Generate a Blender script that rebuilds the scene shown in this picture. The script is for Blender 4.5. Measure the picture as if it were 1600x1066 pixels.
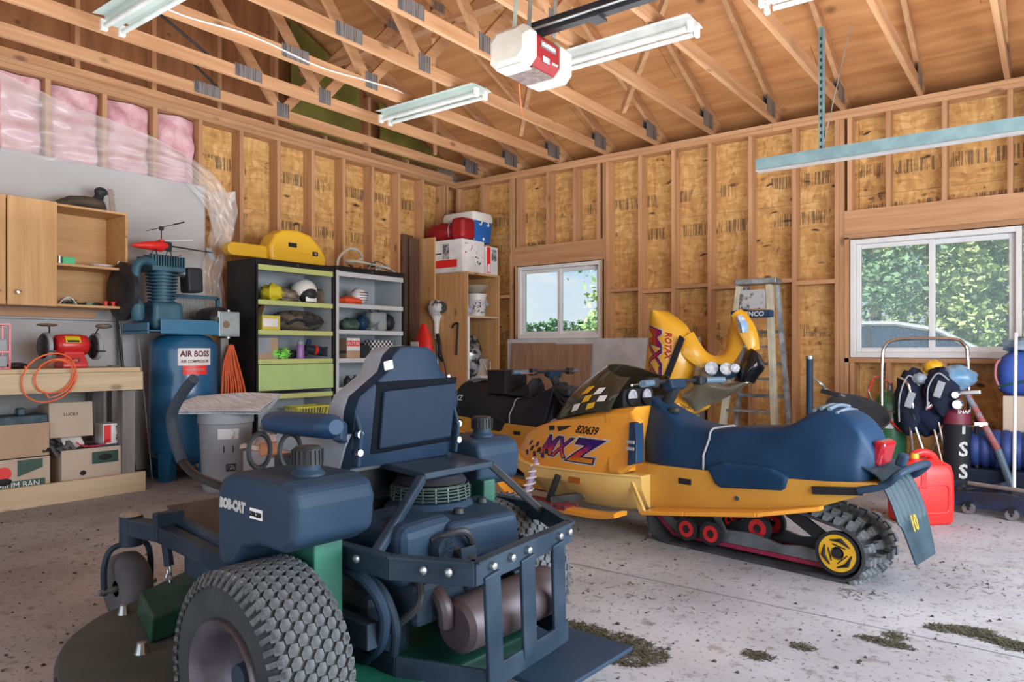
import bpy, math, random
from mathutils import Vector, Matrix
from mathutils.bvhtree import BVHTree
random.seed(7)
for o in list(bpy.data.objects): bpy.data.objects.remove(o)
SC=bpy.context.scene; COL=SC.collection
R=math.radians; PI=math.pi
F=1124.0; HZ=548.0; CX,CY,CZ=6.15,-6.94,1.05
YAW=math.atan2(850.0,1124.0)
FW=(-math.sin(YAW),math.cos(YAW)); RT=(math.cos(YAW),math.sin(YAW))
def ray(px,py):
    u=(px-800.0)/F; w=(HZ-py)/F
    return (FW[0]+u*RT[0],FW[1]+u*RT[1],w)
def at_s(px,py,s):
    d=ray(px,py); return (CX+s*d[0],CY+s*d[1],CZ+s*d[2])
def atx(px,py,X): return at_s(px,py,(X-CX)/ray(px,py)[0])
def aty(px,py,Y): return at_s(px,py,(Y-CY)/ray(px,py)[1])
def atz(px,py,Z): return at_s(px,py,(Z-CZ)/ray(px,py)[2])
def pix(x,y,z):
    dx,dy=x-CX,y-CY
    s=dx*FW[0]+dy*FW[1]; l=dx*RT[0]+dy*RT[1]
    return (800+F*l/s, HZ-F*(z-CZ)/s)
class Frame:
    def __init__(s,ox,oy,deg,oz=0.0):
        s.o=(ox,oy,oz); a=math.radians(deg); s.deg=deg
        s.f=(math.cos(a),math.sin(a)); s.l=(-math.sin(a),math.cos(a))
    def loc(s,w):
        dx,dy=w[0]-s.o[0],w[1]-s.o[1]
        return (dx*s.f[0]+dy*s.f[1],dx*s.l[0]+dy*s.l[1],w[2]-s.o[2])
    def wld(s,x,y,z):
        return (s.o[0]+x*s.f[0]+y*s.l[0],s.o[1]+x*s.f[1]+y*s.l[1],s.o[2]+z)
    def _hit(s,px,py,axis,val):
        d=ray(px,py); a=s.loc((CX,CY,CZ)); b=s.loc((CX+d[0],CY+d[1],CZ+d[2]))
        k=(val-a[axis])/(b[axis]-a[axis])
        return tuple(a[i]+k*(b[i]-a[i]) for i in range(3))
    def onx(s,px,py,v): return s._hit(px,py,0,v)
    def ony(s,px,py,v): return s._hit(px,py,1,v)
    def onz(s,px,py,v): return s._hit(px,py,2,v)
    def pix(s,x,y,z): return pix(*s.wld(x,y,z))
# ---------- camera, sky, sun, added fill lamps, exposure
cam=bpy.data.objects.new('camera',bpy.data.cameras.new('camera')); COL.objects.link(cam)
cam.location=(CX,CY,CZ); cam.rotation_euler=(R(90),0,YAW)
cam.data.sensor_width=36; cam.data.lens=F/1600*36; cam.data.shift_y=15/1600.0
cam.data.clip_start=.05; cam.data.clip_end=500
SC.camera=cam
SC.view_settings.view_transform='Standard'; SC.view_settings.look='None'
SC.view_settings.gamma=1; SC.view_settings.use_curve_mapping=False
SC.view_settings.exposure=-0.05
W=bpy.data.worlds.new('sky'); SC.world=W; W.use_nodes=True
nt=W.node_tree; nt.nodes.clear()
def wn(t,**k):
    n=nt.nodes.new(t)
    for a,b in k.items(): setattr(n,a,b)
    return n
tc=wn('ShaderNodeTexCoord'); sp=wn('ShaderNodeSeparateXYZ'); nt.links.new(tc.outputs['Generated'],sp.inputs[0])
cr=wn('ShaderNodeValToRGB'); nt.links.new(sp.outputs['Z'],cr.inputs[0])
e=cr.color_ramp.elements; e[0].position=0.0; e[0].color=(.80,.86,.90,1); e[1].position=.5; e[1].color=(.16,.36,.72,1)
a=cr.color_ramp.elements.new(.12); a.color=(.42,.64,.90,1)
mp=wn('ShaderNodeMapping'); mp.inputs['Scale'].default_value=(2.2,2.2,7.0); nt.links.new(tc.outputs['Generated'],mp.inputs[0])
nz=wn('ShaderNodeTexNoise'); nz.inputs['Scale'].default_value=1.6; nz.inputs['Detail'].default_value=7; nz.inputs['Roughness'].default_value=.55
nt.links.new(mp.outputs[0],nz.inputs['Vector'])
c2=wn('ShaderNodeValToRGB'); nt.links.new(nz.outputs['Fac'],c2.inputs[0]); c2.color_ramp.elements[0].position=.44; c2.color_ramp.elements[1].position=.62
mx=wn('ShaderNodeMix',data_type='RGBA'); nt.links.new(c2.outputs[0],mx.inputs[0]); nt.links.new(cr.outputs[0],mx.inputs[6]); mx.inputs[7].default_value=(.86,.89,.93,1)
bg=wn('ShaderNodeBackground'); bg.inputs[1].default_value=1.15; nt.links.new(mx.outputs[2],bg.inputs[0])
wo=wn('ShaderNodeOutputWorld'); nt.links.new(bg.outputs[0],wo.inputs[0])
def area(name,loc,rot,sx,sy,power,col=(1,1,1)):
    l=bpy.data.lights.new(name,'AREA'); l.shape='RECTANGLE'; l.size=sx; l.size_y=sy; l.energy=power; l.color=col
    o=bpy.data.objects.new(name,l); o.location=loc; o.rotation_euler=rot; COL.objects.link(o); return o
# fill lamps added at two unseen wall openings, beside and behind the camera
area('side_fill',(7.6,-4.2,1.35),(0,R(90),0),2.0,4.6,300,(.90,.95,1.0))
area('rear_fill',(4.6,-9.4,1.5),(R(90),0,0),5.6,2.4,65,(.92,.96,1.0))
# broad upward fill lamp, added to brighten the roof and the room
area('roof_fill',(3.9,-3.7,1.95),(R(180),0,0),6.0,5.5,200,(.93,.97,1.0))
sun=bpy.data.lights.new('sun','SUN'); sun.energy=12; sun.angle=R(1.0); sun.color=(1,.95,.87)
so=bpy.data.objects.new('sun',sun); so.rotation_euler=(R(48),0,R(-30)); COL.objects.link(so)

# ---------- helpers
def tag(o,label=None,cat=None,group=None,kind=None):
    if label: o['label']=label
    if cat: o['category']=cat
    if group: o['group']=group
    if kind: o['kind']=kind
    return o
def thing(name,label,cat,loc=(0,0,0),rz=0,group=None,rot=None,parent=None):
    o=bpy.data.objects.new(name,None); COL.objects.link(o); o.empty_display_size=.1
    o.location=loc; o.rotation_euler=rot or (0,0,rz)
    return tag(o,label,cat,group)
def copy_tree(o,parent=None):
    c=o.copy(); COL.objects.link(c)
    if parent: c.parent=parent
    for ch in list(o.children): copy_tree(ch,c)
    return c
class MB:
    def __init__(s): s.v=[]; s.f=[]; s.m=[]; s.mi=0
    def add(s,vs,fs):
        b=len(s.v); s.v+=[tuple(v) for v in vs]
        for f in fs: s.f.append(tuple(i+b for i in f)); s.m.append(s.mi)
        return s
    def hexa(s,p):  # 8 points: bottom 4 ccw, top 4 ccw
        return s.add(p,[(3,2,1,0),(4,5,6,7),(0,1,5,4),(1,2,6,5),(2,3,7,6),(3,0,4,7)])
    def box(s,x0,x1,y0,y1,z0,z1):
        return s.hexa([(x0,y0,z0),(x1,y0,z0),(x1,y1,z0),(x0,y1,z0),(x0,y0,z1),(x1,y0,z1),(x1,y1,z1),(x0,y1,z1)])
    def rbox(s,c,d,rot=(0,0,0)):
        from mathutils import Euler
        m=Euler(rot).to_matrix(); c=Vector(c); a,b,h=d[0]/2,d[1]/2,d[2]/2
        return s.hexa([c+m@Vector(q) for q in ((-a,-b,-h),(a,-b,-h),(a,b,-h),(-a,b,-h),(-a,-b,h),(a,-b,h),(a,b,h),(-a,b,h))])
    def beam(s,p,q,w,h,up=(0,0,1)):
        p=Vector(p);q=Vector(q); d=(q-p).normalized(); u=Vector(up); sd=d.cross(u)
        if sd.length<1e-4: sd=d.cross(Vector((1,0,0)))
        sd.normalize(); u=sd.cross(d).normalized(); a=sd*w/2; b=u*h/2
        return s.hexa([p-a-b,p+a-b,q+a-b,q-a-b,p-a+b,p+a+b,q+a+b,q-a+b])
    def loft(s,rings,cap=True,closed=True):
        n=len(rings[0]); vs=[v for r in rings for v in r]; fs=[]
        for i in range(len(rings)-1):
            for j in range(n if closed else n-1):
                k=(j+1)%n; fs.append((i*n+j,i*n+k,(i+1)*n+k,(i+1)*n+j))
        if cap and closed:
            fs.append(tuple(range(n-1,-1,-1))); fs.append(tuple((len(rings)-1)*n+j for j in range(n)))
        return s.add(vs,fs)
    def tube(s,pts,r,n=8,closed=False,cap=True):
        P=[Vector(p) for p in pts]; N=len(P); rs=r if isinstance(r,(list,tuple)) else [r]*N
        T=[]
        for i in range(N):
            a=P[(i-1)%N] if closed or i>0 else P[i]; b=P[(i+1)%N] if closed or i<N-1 else P[i]
            t=b-a; T.append(t.normalized() if t.length>1e-9 else Vector((0,0,1)))
        u=T[0].cross(Vector((0,0,1)))
        if u.length<1e-3: u=T[0].cross(Vector((1,0,0)))
        u.normalize(); rings=[]
        for i in range(N):
            u=(u-T[i]*u.dot(T[i])); u.normalize(); w=T[i].cross(u)
            rings.append([P[i]+(u*math.cos(2*PI*j/n)+w*math.sin(2*PI*j/n))*rs[i] for j in range(n)])
        if closed: rings.append(rings[0]); return s.loft(rings,False)
        return s.loft(rings,cap)
    def cyl(s,p,q,r0,r1=None,n=20,cap=True): return s.tube([p,q],[r0,r0 if r1 is None else r1],n,cap=cap)
    def lathe(s,prof,c=(0,0,0),axis='z',n=24,cap=False,rot=None):
        rings=[]
        for r,z in prof:
            ring=[]
            for j in range(n):
                a=2*PI*j/n; x,y=r*math.cos(a),r*math.sin(a)
                p={'z':(x,y,z),'y':(y,z,x),'x':(z,x,y)}[axis]
                p=Vector(p)
                if rot: p=rot@p
                ring.append(p+Vector(c))
            rings.append(ring)
        return s.loft(rings,cap)
    def prism(s,poly,axis,a,b):
        # polygon in the two other axes (cyclic order), extruded along axis from a to b
        def P(u,v,w): return {'x':(w,u,v),'y':(u,w,v),'z':(u,v,w)}[axis]
        n=len(poly); vs=[P(u,v,a) for u,v in poly]+[P(u,v,b) for u,v in poly]
        fs=[tuple(range(n-1,-1,-1)),tuple(range(n,2*n))]+[(i,(i+1)%n,n+(i+1)%n,n+i) for i in range(n)]
        return s.add(vs,fs)
    def ell(s,c,r,nu=16,nv=10,fn=None):
        rings=[]
        for i in range(nv+1):
            t=PI*i/nv; t=min(max(t,.02),PI-.02)
            ring=[]
            for j in range(nu):
                a=2*PI*j/nu; d=Vector((math.sin(t)*math.cos(a),math.sin(t)*math.sin(a),math.cos(t)))
                k=fn(d) if fn else 1
                ring.append((c[0]+d.x*r[0]*k,c[1]+d.y*r[1]*k,c[2]+d.z*r[2]*k))
            rings.append(ring)
        return s.loft(rings,True)
    def sheet(s,fn,nu,nv,th=0.0):
        g=[[Vector(fn(i/nu,j/nv)) for j in range(nv+1)] for i in range(nu+1)]
        n=nv+1; vs=[p for r in g for p in r]
        fs=[(i*n+j,(i+1)*n+j,(i+1)*n+j+1,i*n+j+1) for i in range(nu) for j in range(nv)]
        if th:
            N=len(vs); back=[]
            for i in range(nu+1):
                for j in range(nv+1):
                    a=g[min(i+1,nu)][j]-g[max(i-1,0)][j]; b=g[i][min(j+1,nv)]-g[i][max(j-1,0)]
                    nn=a.cross(b); nn=nn.normalized() if nn.length>1e-9 else Vector((0,0,1)); back.append(g[i][j]-nn*th)
            vs+=back; fs+=[tuple(N+k for k in reversed(f)) for f in list(fs)]
            rim=[(i,0) for i in range(nu+1)]+[(nu,j) for j in range(1,nv+1)]+[(i,nv) for i in range(nu-1,-1,-1)]+[(0,j) for j in range(nv-1,0,-1)]
            for k in range(len(rim)):
                a=rim[k][0]*n+rim[k][1]; c=rim[(k+1)%len(rim)]; b=c[0]*n+c[1]; fs.append((b,a,N+a,N+b))
        return s.add(vs,fs)
    def build(s,name,mat,parent=None,smooth=30,bevel=0,seg=2,loc=None,rot=None,sub=0,kind=None,label=None,fix=True):
        me=bpy.data.meshes.new(name); me.from_pydata(s.v,[],s.f)
        for m in (mat if isinstance(mat,(list,tuple)) else [mat]): me.materials.append(m)
        for p,i in zip(me.polygons,s.m): p.material_index=i
        if fix:
            import bmesh
            b=bmesh.new(); b.from_mesh(me); bmesh.ops.recalc_face_normals(b,faces=b.faces); b.to_mesh(me); b.free()
        if smooth:
            me.shade_smooth(); me.set_sharp_from_angle(angle=R(smooth))
        o=bpy.data.objects.new(name,me); COL.objects.link(o)
        if parent: o.parent=parent
        if loc: o.location=loc
        if rot: o.rotation_euler=rot
        if bevel:
            bv=o.modifiers.new('bevel','BEVEL'); bv.width=bevel; bv.segments=seg; bv.limit_method='ANGLE'; bv.angle_limit=R(40); bv.harden_normals=False
            if smooth: me.shade_smooth(); me.set_sharp_from_angle(angle=R(180)); wnm=o.modifiers.new('wn','WEIGHTED_NORMAL'); wnm.keep_sharp=False
        if sub:
            sm=o.modifiers.new('sub','SUBSURF'); sm.levels=sub; sm.render_levels=sub; me.shade_smooth(); me.set_sharp_from_angle(angle=R(180))
        if kind: o['kind']=kind
        if label: o['label']=label
        return o
def cat_pts(pts,n=6,closed=False):
    P=[Vector(p) for p in pts]; out=[]; N=len(P)
    for i in range(N if closed else N-1):
        p0=P[(i-1)%N] if closed or i>0 else P[i]; p1=P[i]; p2=P[(i+1)%N]; p3=P[(i+2)%N] if closed or i<N-2 else P[(i+1)%N]
        for k in range(n):
            t=k/n; out.append(.5*((2*p1)+(p2-p0)*t+(2*p0-5*p1+4*p2-p3)*t*t+(3*p1-p0-3*p2+p3)*t**3))
    if not closed: out.append(P[-1])
    return out
def rrect(w,h,r,n=4,cx=0,cy=0):
    out=[]
    for sx,sy,a0 in ((1,1,0),(-1,1,90),(-1,-1,180),(1,-1,270)):
        for k in range(n+1):
            a=R(a0+90*k/n); out.append((cx+sx*(w/2-r)+r*math.cos(a),cy+sy*(h/2-r)+r*math.sin(a)))
    return out
def text(name,body,size,mat,parent,loc,rot,ext=.0015,shear=0,bold=0,sx=1.0,proj=None,align='CENTER',res=2,off=.002,label=None):
    cu=bpy.data.curves.new(name,'FONT'); cu.body=body; cu.size=size; cu.extrude=ext; cu.shear=shear; cu.offset=bold; cu.align_x=align; cu.align_y='CENTER'; cu.resolution_u=res
    t=bpy.data.objects.new(name,cu); COL.objects.link(t)
    dg=bpy.context.evaluated_depsgraph_get(); me=bpy.data.meshes.new_from_object(t.evaluated_get(dg)); bpy.data.objects.remove(t)
    me.name=name; me.materials.clear(); me.materials.append(mat)
    from mathutils import Euler
    m=Matrix.Translation(loc)@Euler(rot).to_matrix().to_4x4()@Matrix.Diagonal((sx,1,1,1))
    me.transform(m)
    if proj:
        import bmesh
        b=bmesh.new(); b.from_mesh(me); bmesh.ops.remove_doubles(b,verts=b.verts,dist=1e-5); bmesh.ops.triangulate(b,faces=b.faces)
        lim=size*.12
        for _ in range(3):
            ed=[e for e in b.edges if e.calc_length()>lim]
            if not ed: break
            bmesh.ops.subdivide_edges(b,edges=ed,cuts=1); bmesh.ops.triangulate(b,faces=b.faces)
        b.to_mesh(me); b.free()
        bvh,d=proj; d=Vector(d)
        for v in me.vertices:
            # keep the letter's own thickness while following the surface
            h=bvh.ray_cast(v.co-d*1.0,d)
            if h[0] is not None: v.co=h[0]-d*(off+ (ext if False else 0))
    o=bpy.data.objects.new(name,me); COL.objects.link(o); o.parent=parent
    if label: o['label']=label
    return o
def bvh_of(o):
    dg=bpy.context.evaluated_depsgraph_get(); return BVHTree.FromObject(o,dg)
# ---------- materials
def mat(name,col,rough=.5,metal=0,col2=None,sc=6,st=(1,1,1),lo=.35,hi=.65,bump=0,bsc=None,rand=0,coat=0,detail=4,spec=.5,emit=0,trans=0,alpha=1,dist=0):
    m=bpy.data.materials.new(name); m.use_nodes=True; t=m.node_tree; b=t.nodes['Principled BSDF']
    L=t.links.new; N=t.nodes.new
    if max(col)<.06 and spec==.5: spec=.22
    b.inputs['Roughness'].default_value=rough; b.inputs['Metallic'].default_value=metal
    b.inputs['Coat Weight'].default_value=coat; b.inputs['Specular IOR Level'].default_value=spec
    if coat: b.inputs['Coat Roughness'].default_value=.12
    if trans: b.inputs['Transmission Weight'].default_value=trans
    if alpha<1: b.inputs['Alpha'].default_value=alpha
    b.inputs['Base Color'].default_value=(*col,1); outc=None
    c2=col2 or tuple(c*.8 for c in col)
    tcn=N('ShaderNodeTexCoord'); mpn=N('ShaderNodeMapping'); mpn.inputs['Scale'].default_value=st; L(tcn.outputs['Object'],mpn.inputs[0])
    vec=mpn.outputs[0]
    if rand:
        oi=N('ShaderNodeObjectInfo'); vm=N('ShaderNodeVectorMath'); vm.operation='SCALE'; vm.inputs[0].default_value=(13,7,5); L(oi.outputs['Random'],vm.inputs[3])
        va=N('ShaderNodeVectorMath'); L(vec,va.inputs[0]); L(vm.outputs[0],va.inputs[1]); vec=va.outputs[0]
    n=N('ShaderNodeTexNoise'); n.inputs['Scale'].default_value=sc; n.inputs['Detail'].default_value=detail; n.inputs['Distortion'].default_value=dist; L(vec,n.inputs['Vector'])
    r=N('ShaderNodeValToRGB'); r.color_ramp.elements[0].position=lo; r.color_ramp.elements[1].position=hi
    r.color_ramp.elements[0].color=(*c2,1); r.color_ramp.elements[1].color=(*col,1); L(n.outputs['Fac'],r.inputs[0]); outc=r.outputs[0]
    if rand:
        hs=N('ShaderNodeHueSaturation'); mr=N('ShaderNodeMapRange'); mr.inputs[3].default_value=1-rand; mr.inputs[4].default_value=1+rand
        L(oi.outputs['Random'],mr.inputs[0]); L(mr.outputs[0],hs.inputs['Value']); L(outc,hs.inputs['Color']); outc=hs.outputs[0]
    L(outc,b.inputs['Base Color'])
    if emit: L(outc,b.inputs['Emission Color']); b.inputs['Emission Strength'].default_value=emit
    if bump:
        bp=N('ShaderNodeBump'); bp.inputs['Strength'].default_value=bump; bp.inputs['Distance'].default_value=.01
        if bsc:
            n2=N('ShaderNodeTexNoise'); n2.inputs['Scale'].default_value=bsc; n2.inputs['Detail'].default_value=3; L(vec,n2.inputs['Vector']); L(n2.outputs['Fac'],bp.inputs['Height'])
        else: L(n.outputs['Fac'],bp.inputs['Height'])
        L(bp.outputs[0],b.inputs['Normal'])
    m['p']=1
    return m
def wood(name,col,col2,axis='z',knots=True,rand=.12,sc=5,stretch=.06,dark=None,rough=.6,ksc=4.5):
    st=[1,1,1]; st['xyz'.index(axis)]=stretch
    m=mat(name,col,rough,col2=col2,sc=sc*4,st=st,lo=.3,hi=.7,rand=rand,detail=5,bump=.08,dist=.6)
    t=m.node_tree; L=t.links.new; N=t.nodes.new; b=t.nodes['Principled BSDF']
    if knots:
        src=b.inputs['Base Color'].links[0].from_socket
        vec=[n for n in t.nodes if n.type=='TEX_NOISE'][0].inputs['Vector'].links[0].from_socket
        mp2=N('ShaderNodeMapping'); s2=[1,1,1]; s2['xyz'.index(axis)]=8; mp2.inputs['Scale'].default_value=s2; L(vec,mp2.inputs[0])
        v=N('ShaderNodeTexVoronoi'); v.inputs['Scale'].default_value=ksc; L(mp2.outputs[0],v.inputs['Vector'])
        rr=N('ShaderNodeValToRGB'); rr.color_ramp.elements[0].position=.05; rr.color_ramp.elements[1].position=.13; rr.color_ramp.elements[0].color=(1,1,1,1); rr.color_ramp.elements[1].color=(0,0,0,1); L(v.outputs['Distance'],rr.inputs[0])
        ml=N('ShaderNodeMath'); ml.operation='MULTIPLY'; ml.inputs[1].default_value=.75; L(rr.outputs[0],ml.inputs[0])
        mxn=N('ShaderNodeMix'); mxn.data_type='RGBA'; L(ml.outputs[0],mxn.inputs[0]); L(src,mxn.inputs[6]); mxn.inputs[7].default_value=(*(dark or tuple(c*.35 for c in col2)),1); L(mxn.outputs[2],b.inputs['Base Color'])
    return m
def osb(name,bands=()):
    # strand board in the y-z or x-z plane; bands: heights (m) of rows of stamped print
    m=bpy.data.materials.new(name); m.use_nodes=True; t=m.node_tree; b=t.nodes['Principled BSDF']; L=t.links.new; N=t.nodes.new
    b.inputs['Roughness'].default_value=.65
    tcn=N('ShaderNodeTexCoord'); g=N('ShaderNodeNewGeometry'); cm=N('ShaderNodeSeparateXYZ'); L(g.outputs['Position'],cm.inputs[0])
    hh=N('ShaderNodeMath'); L(cm.outputs[0],hh.inputs[0]); L(cm.outputs[1],hh.inputs[1])
    cv=N('ShaderNodeCombineXYZ'); L(hh.outputs[0],cv.inputs[0]); L(cm.outputs[2],cv.inputs[1])
    wob=N('ShaderNodeTexNoise'); wob.inputs['Scale'].default_value=5; L(cv.outputs[0],wob.inputs['Vector'])
    vs=N('ShaderNodeVectorMath'); vs.operation='SCALE'; vs.inputs[3].default_value=.12; L(wob.outputs['Color'],vs.inputs[0])
    base=N('ShaderNodeVectorMath'); L(cv.outputs[0],base.inputs[0]); L(vs.outputs[0],base.inputs[1])
    cols=[]
    for ang,sc in ((20,(9,34,1)),(-35,(30,9,1))):
        mp=N('ShaderNodeMapping'); mp.inputs['Rotation'].default_value=(0,0,R(ang)); mp.inputs['Scale'].default_value=sc; L(base.outputs[0],mp.inputs[0])
        v=N('ShaderNodeTexVoronoi'); v.inputs['Scale'].default_value=1; L(mp.outputs[0],v.inputs['Vector'])
        sx=N('ShaderNodeSeparateColor'); L(v.outputs['Color'],sx.inputs[0]); cols.append(sx.outputs[0])
    mix=N('ShaderNodeMath'); mix.operation='ADD'; L(cols[0],mix.inputs[0]); L(cols[1],mix.inputs[1])
    big=N('ShaderNodeTexNoise'); big.inputs['Scale'].default_value=2.2; big.inputs['Detail'].default_value=3; L(cv.outputs[0],big.inputs['Vector'])
    ad=N('ShaderNodeMath'); ad.operation='MULTIPLY_ADD'; L(mix.outputs[0],ad.inputs[0]); ad.inputs[1].default_value=.46; 
    sh=N('ShaderNodeMath'); sh.operation='MULTIPLY_ADD'; L(big.outputs['Fac'],sh.inputs[0]); sh.inputs[1].default_value=.6; sh.inputs[2].default_value=-.25; L(sh.outputs[0],ad.inputs[2])
    r=N('ShaderNodeValToRGB'); E=r.color_ramp.elements; E[0].position=.02; E[0].color=(.17,.075,.024,1); E[1].position=1; E[1].color=(.74,.47,.20,1)
    for p,c in ((.12,(.42,.21,.065,1)),(.4,(.53,.285,.09,1)),(.7,(.62,.36,.125,1))):
        x=E.new(p); x.color=c
    L(ad.outputs[0],r.inputs[0]); out=r.outputs[0]
    # rare dark strands
    mp=N('ShaderNodeMapping'); mp.inputs['Rotation'].default_value=(0,0,R(-30)); mp.inputs['Scale'].default_value=(4,12,1); L(base.outputs[0],mp.inputs[0])
    v=N('ShaderNodeTexVoronoi'); v.inputs['Scale'].default_value=1; L(mp.outputs[0],v.inputs['Vector'])
    r3=N('ShaderNodeValToRGB'); r3.color_ramp.elements[0].position=.10; r3.color_ramp.elements[1].position=.2; r3.color_ramp.elements[0].color=(1,1,1,1); r3.color_ramp.elements[1].color=(0,0,0,1); L(v.outputs['Distance'],r3.inputs[0])
    sx=N('ShaderNodeSeparateColor'); L(v.outputs['Color'],sx.inputs[0]); gt=N('ShaderNodeMath'); gt.operation='GREATER_THAN'; gt.inputs[1].default_value=.74; L(sx.outputs[1],gt.inputs[0])
    mu=N('ShaderNodeMath'); mu.operation='MULTIPLY'; L(r3.outputs[0],mu.inputs[0]); L(gt.outputs[0],mu.inputs[1])
    mxn=N('ShaderNodeMix'); mxn.data_type='RGBA'; L(mu.outputs[0],mxn.inputs[0]); L(out,mxn.inputs[6]); mxn.inputs[7].default_value=(.05,.025,.012,1); out=mxn.outputs[2]
    # stamped print rows
    mask=None
    for z in bands:
        d=N('ShaderNodeMath'); d.operation='SUBTRACT'; d.inputs[1].default_value=z; L(cm.outputs[2],d.inputs[0])
        ab=N('ShaderNodeMath'); ab.operation='ABSOLUTE'; L(d.outputs[0],ab.inputs[0])
        lt=N('ShaderNodeMath'); lt.operation='LESS_THAN'; lt.inputs[1].default_value=.06; L(ab.outputs[0],lt.inputs[0])
        if mask is None: mask=lt.outputs[0]
        else:
            am=N('ShaderNodeMath'); am.operation='MAXIMUM'; L(mask,am.inputs[0]); L(lt.outputs[0],am.inputs[1]); mask=am.outputs[0]
    if mask is not None:
        mp=N('ShaderNodeMapping'); mp.inputs['Scale'].default_value=(95,2.4,1); L(cv.outputs[0],mp.inputs[0])
        nn=N('ShaderNodeTexNoise'); nn.inputs['Scale'].default_value=1; nn.inputs['Detail'].default_value=1; L(mp.outputs[0],nn.inputs['Vector'])
        g2=N('ShaderNodeMath'); g2.operation='GREATER_THAN'; g2.inputs[1].default_value=.505; L(nn.outputs['Fac'],g2.inputs[0])
        mp3=N('ShaderNodeMapping'); mp3.inputs['Scale'].default_value=(2.6,1.7,1); L(cv.outputs[0],mp3.inputs[0])
        n3=N('ShaderNodeTexNoise'); n3.inputs['Scale'].default_value=1; L(mp3.outputs[0],n3.inputs['Vector'])
        g3=N('ShaderNodeMath'); g3.operation='GREATER_THAN'; g3.inputs[1].default_value=.47; L(n3.outputs['Fac'],g3.inputs[0])
        k=N('ShaderNodeMath'); k.operation='MULTIPLY'; L(g2.outputs[0],k.inputs[0]); L(g3.outputs[0],k.inputs[1])
        k2=N('ShaderNodeMath'); k2.operation='MULTIPLY'; L(k.outputs[0],k2.inputs[0]); L(mask,k2.inputs[1])
        k3=N('ShaderNodeMath'); k3.operation='MULTIPLY'; k3.inputs[1].default_value=.72; L(k2.outputs[0],k3.inputs[0])
        mxn=N('ShaderNodeMix'); mxn.data_type='RGBA'; L(k3.outputs[0],mxn.inputs[0]); L(out,mxn.inputs[6]); mxn.inputs[7].default_value=(.06,.04,.03,1); out=mxn.outputs[2]
    L(out,b.inputs['Base Color'])
    bp=N('ShaderNodeBump'); bp.inputs['Strength'].default_value=.15; bp.inputs['Distance'].default_value=.004; L(ad.outputs[0],bp.inputs['Height']); L(bp.outputs[0],b.inputs['Normal'])
    return m
LUM=(.56,.315,.165); LUM2=(.40,.20,.09)
K={}
for ax in 'xyz': K['lum'+ax]=wood('lumber_'+ax,LUM,LUM2,ax)
for ax in 'xyz': K['pal'+ax]=wood('pale_pine_'+ax,(.62,.50,.33),(.50,.38,.23),ax,rand=.06)
for ax in 'xyz': K['pine'+ax]=wood('honey_pine_'+ax,(.62,.37,.17),(.50,.27,.10),ax,rand=.05)
K['grey_wood']=wood('weathered_wood',(.26,.25,.24),(.15,.14,.135),'z',rand=.05)
K['osbl']=osb('osb_left',(2.82,2.32)); K['osbr']=osb('osb_right',(2.62,1.25,2.78))
K['osbr']=osb('osb_right',(2.66,1.24,2.30))
K['ply']=wood('roof_plywood',(.58,.285,.115),(.40,.165,.055),'x',rand=.08,stretch=.12,sc=2.5,ksc=2.2)
K['gable']=wood('gable_board',(.34,.15,.06),(.22,.09,.035),'z',rand=.08,stretch=.15,sc=3)
K['galv']=mat('galvanised_steel',(.42,.46,.47),.38,.85,col2=(.30,.33,.34),sc=14)
K['steelb']=mat('bluish_galvanised',(.23,.36,.39),.35,.4,col2=(.17,.28,.31),sc=10)
K['plate']=mat('gusset_steel',(.33,.34,.35),.45,.7,col2=(.10,.10,.11),st=(1,60,1),sc=2,lo=.42,hi=.5)
K['drywall']=mat('drywall_paper',(.47,.47,.475),.8,col2=(.42,.42,.425),sc=1.6)
K['pink']=mat('pink_fibreglass',(.72,.47,.51),.95,col2=(.58,.29,.34),sc=9,bump=.9,bsc=22)
K['white_vinyl']=mat('white_vinyl',(.78,.79,.80),.35,col2=(.72,.73,.74),sc=3)
K['black']=mat('black_plastic',(.018,.02,.024),.45,col2=(.03,.034,.04),sc=9)
K['blackm']=mat('black_metal',(.02,.02,.022),.35,.2,col2=(.035,.035,.04),sc=8)
K['navy']=mat('navy_vinyl',(.010,.036,.085),.42,col2=(.018,.05,.11),sc=4,spec=.25)
K['navyp']=mat('dusty_blue_black_plastic',(.010,.027,.055),.5,col2=(.026,.050,.085),sc=3,lo=.3,hi=.75,bump=.05,bsc=60,spec=.16)
K['rubber']=mat('tyre_rubber',(.022,.028,.034),.8,col2=(.045,.05,.055),sc=7,bump=.2,bsc=80)
K['yellow']=mat('yellow_paint',(.74,.40,.03),.3,col2=(.70,.35,.02),sc=3,coat=.3)
K['orangey']=mat('orange_yellow_paint',(.74,.32,.035),.28,col2=(.68,.28,.025),sc=3,coat=.4)
K['yplastic']=mat('yellow_plastic',(.74,.43,.02),.4,col2=(.68,.38,.02),sc=3)
K['cream']=mat('faded_cream_plastic',(.72,.52,.20),.4,col2=(.66,.44,.13),sc=3)
K['red']=mat('red_paint',(.62,.02,.025),.32,col2=(.55,.015,.02),sc=4,coat=.3)
K['redp']=mat('red_plastic',(.80,.03,.025),.38,col2=(.70,.02,.02),sc=3)
K['chrome']=mat('chrome',(.75,.76,.78),.15,1,col2=(.62,.63,.65),sc=4)
K['alu']=mat('aluminium',(.60,.61,.62),.35,.8,col2=(.48,.49,.5),sc=7)
K['white']=mat('white_plastic',(.80,.79,.76),.4,col2=(.74,.73,.70),sc=3)
K['print']=mat('printed_white',(.82,.82,.82),.6)
K['ink']=mat('black_ink',(.02,.02,.025),.6)
K['grey']=mat('grey_plastic',(.33,.36,.40),.5,col2=(.28,.31,.35),sc=5)
K['card']=mat('cardboard',(.47,.33,.22),.8,col2=(.41,.28,.18),sc=4)
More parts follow.
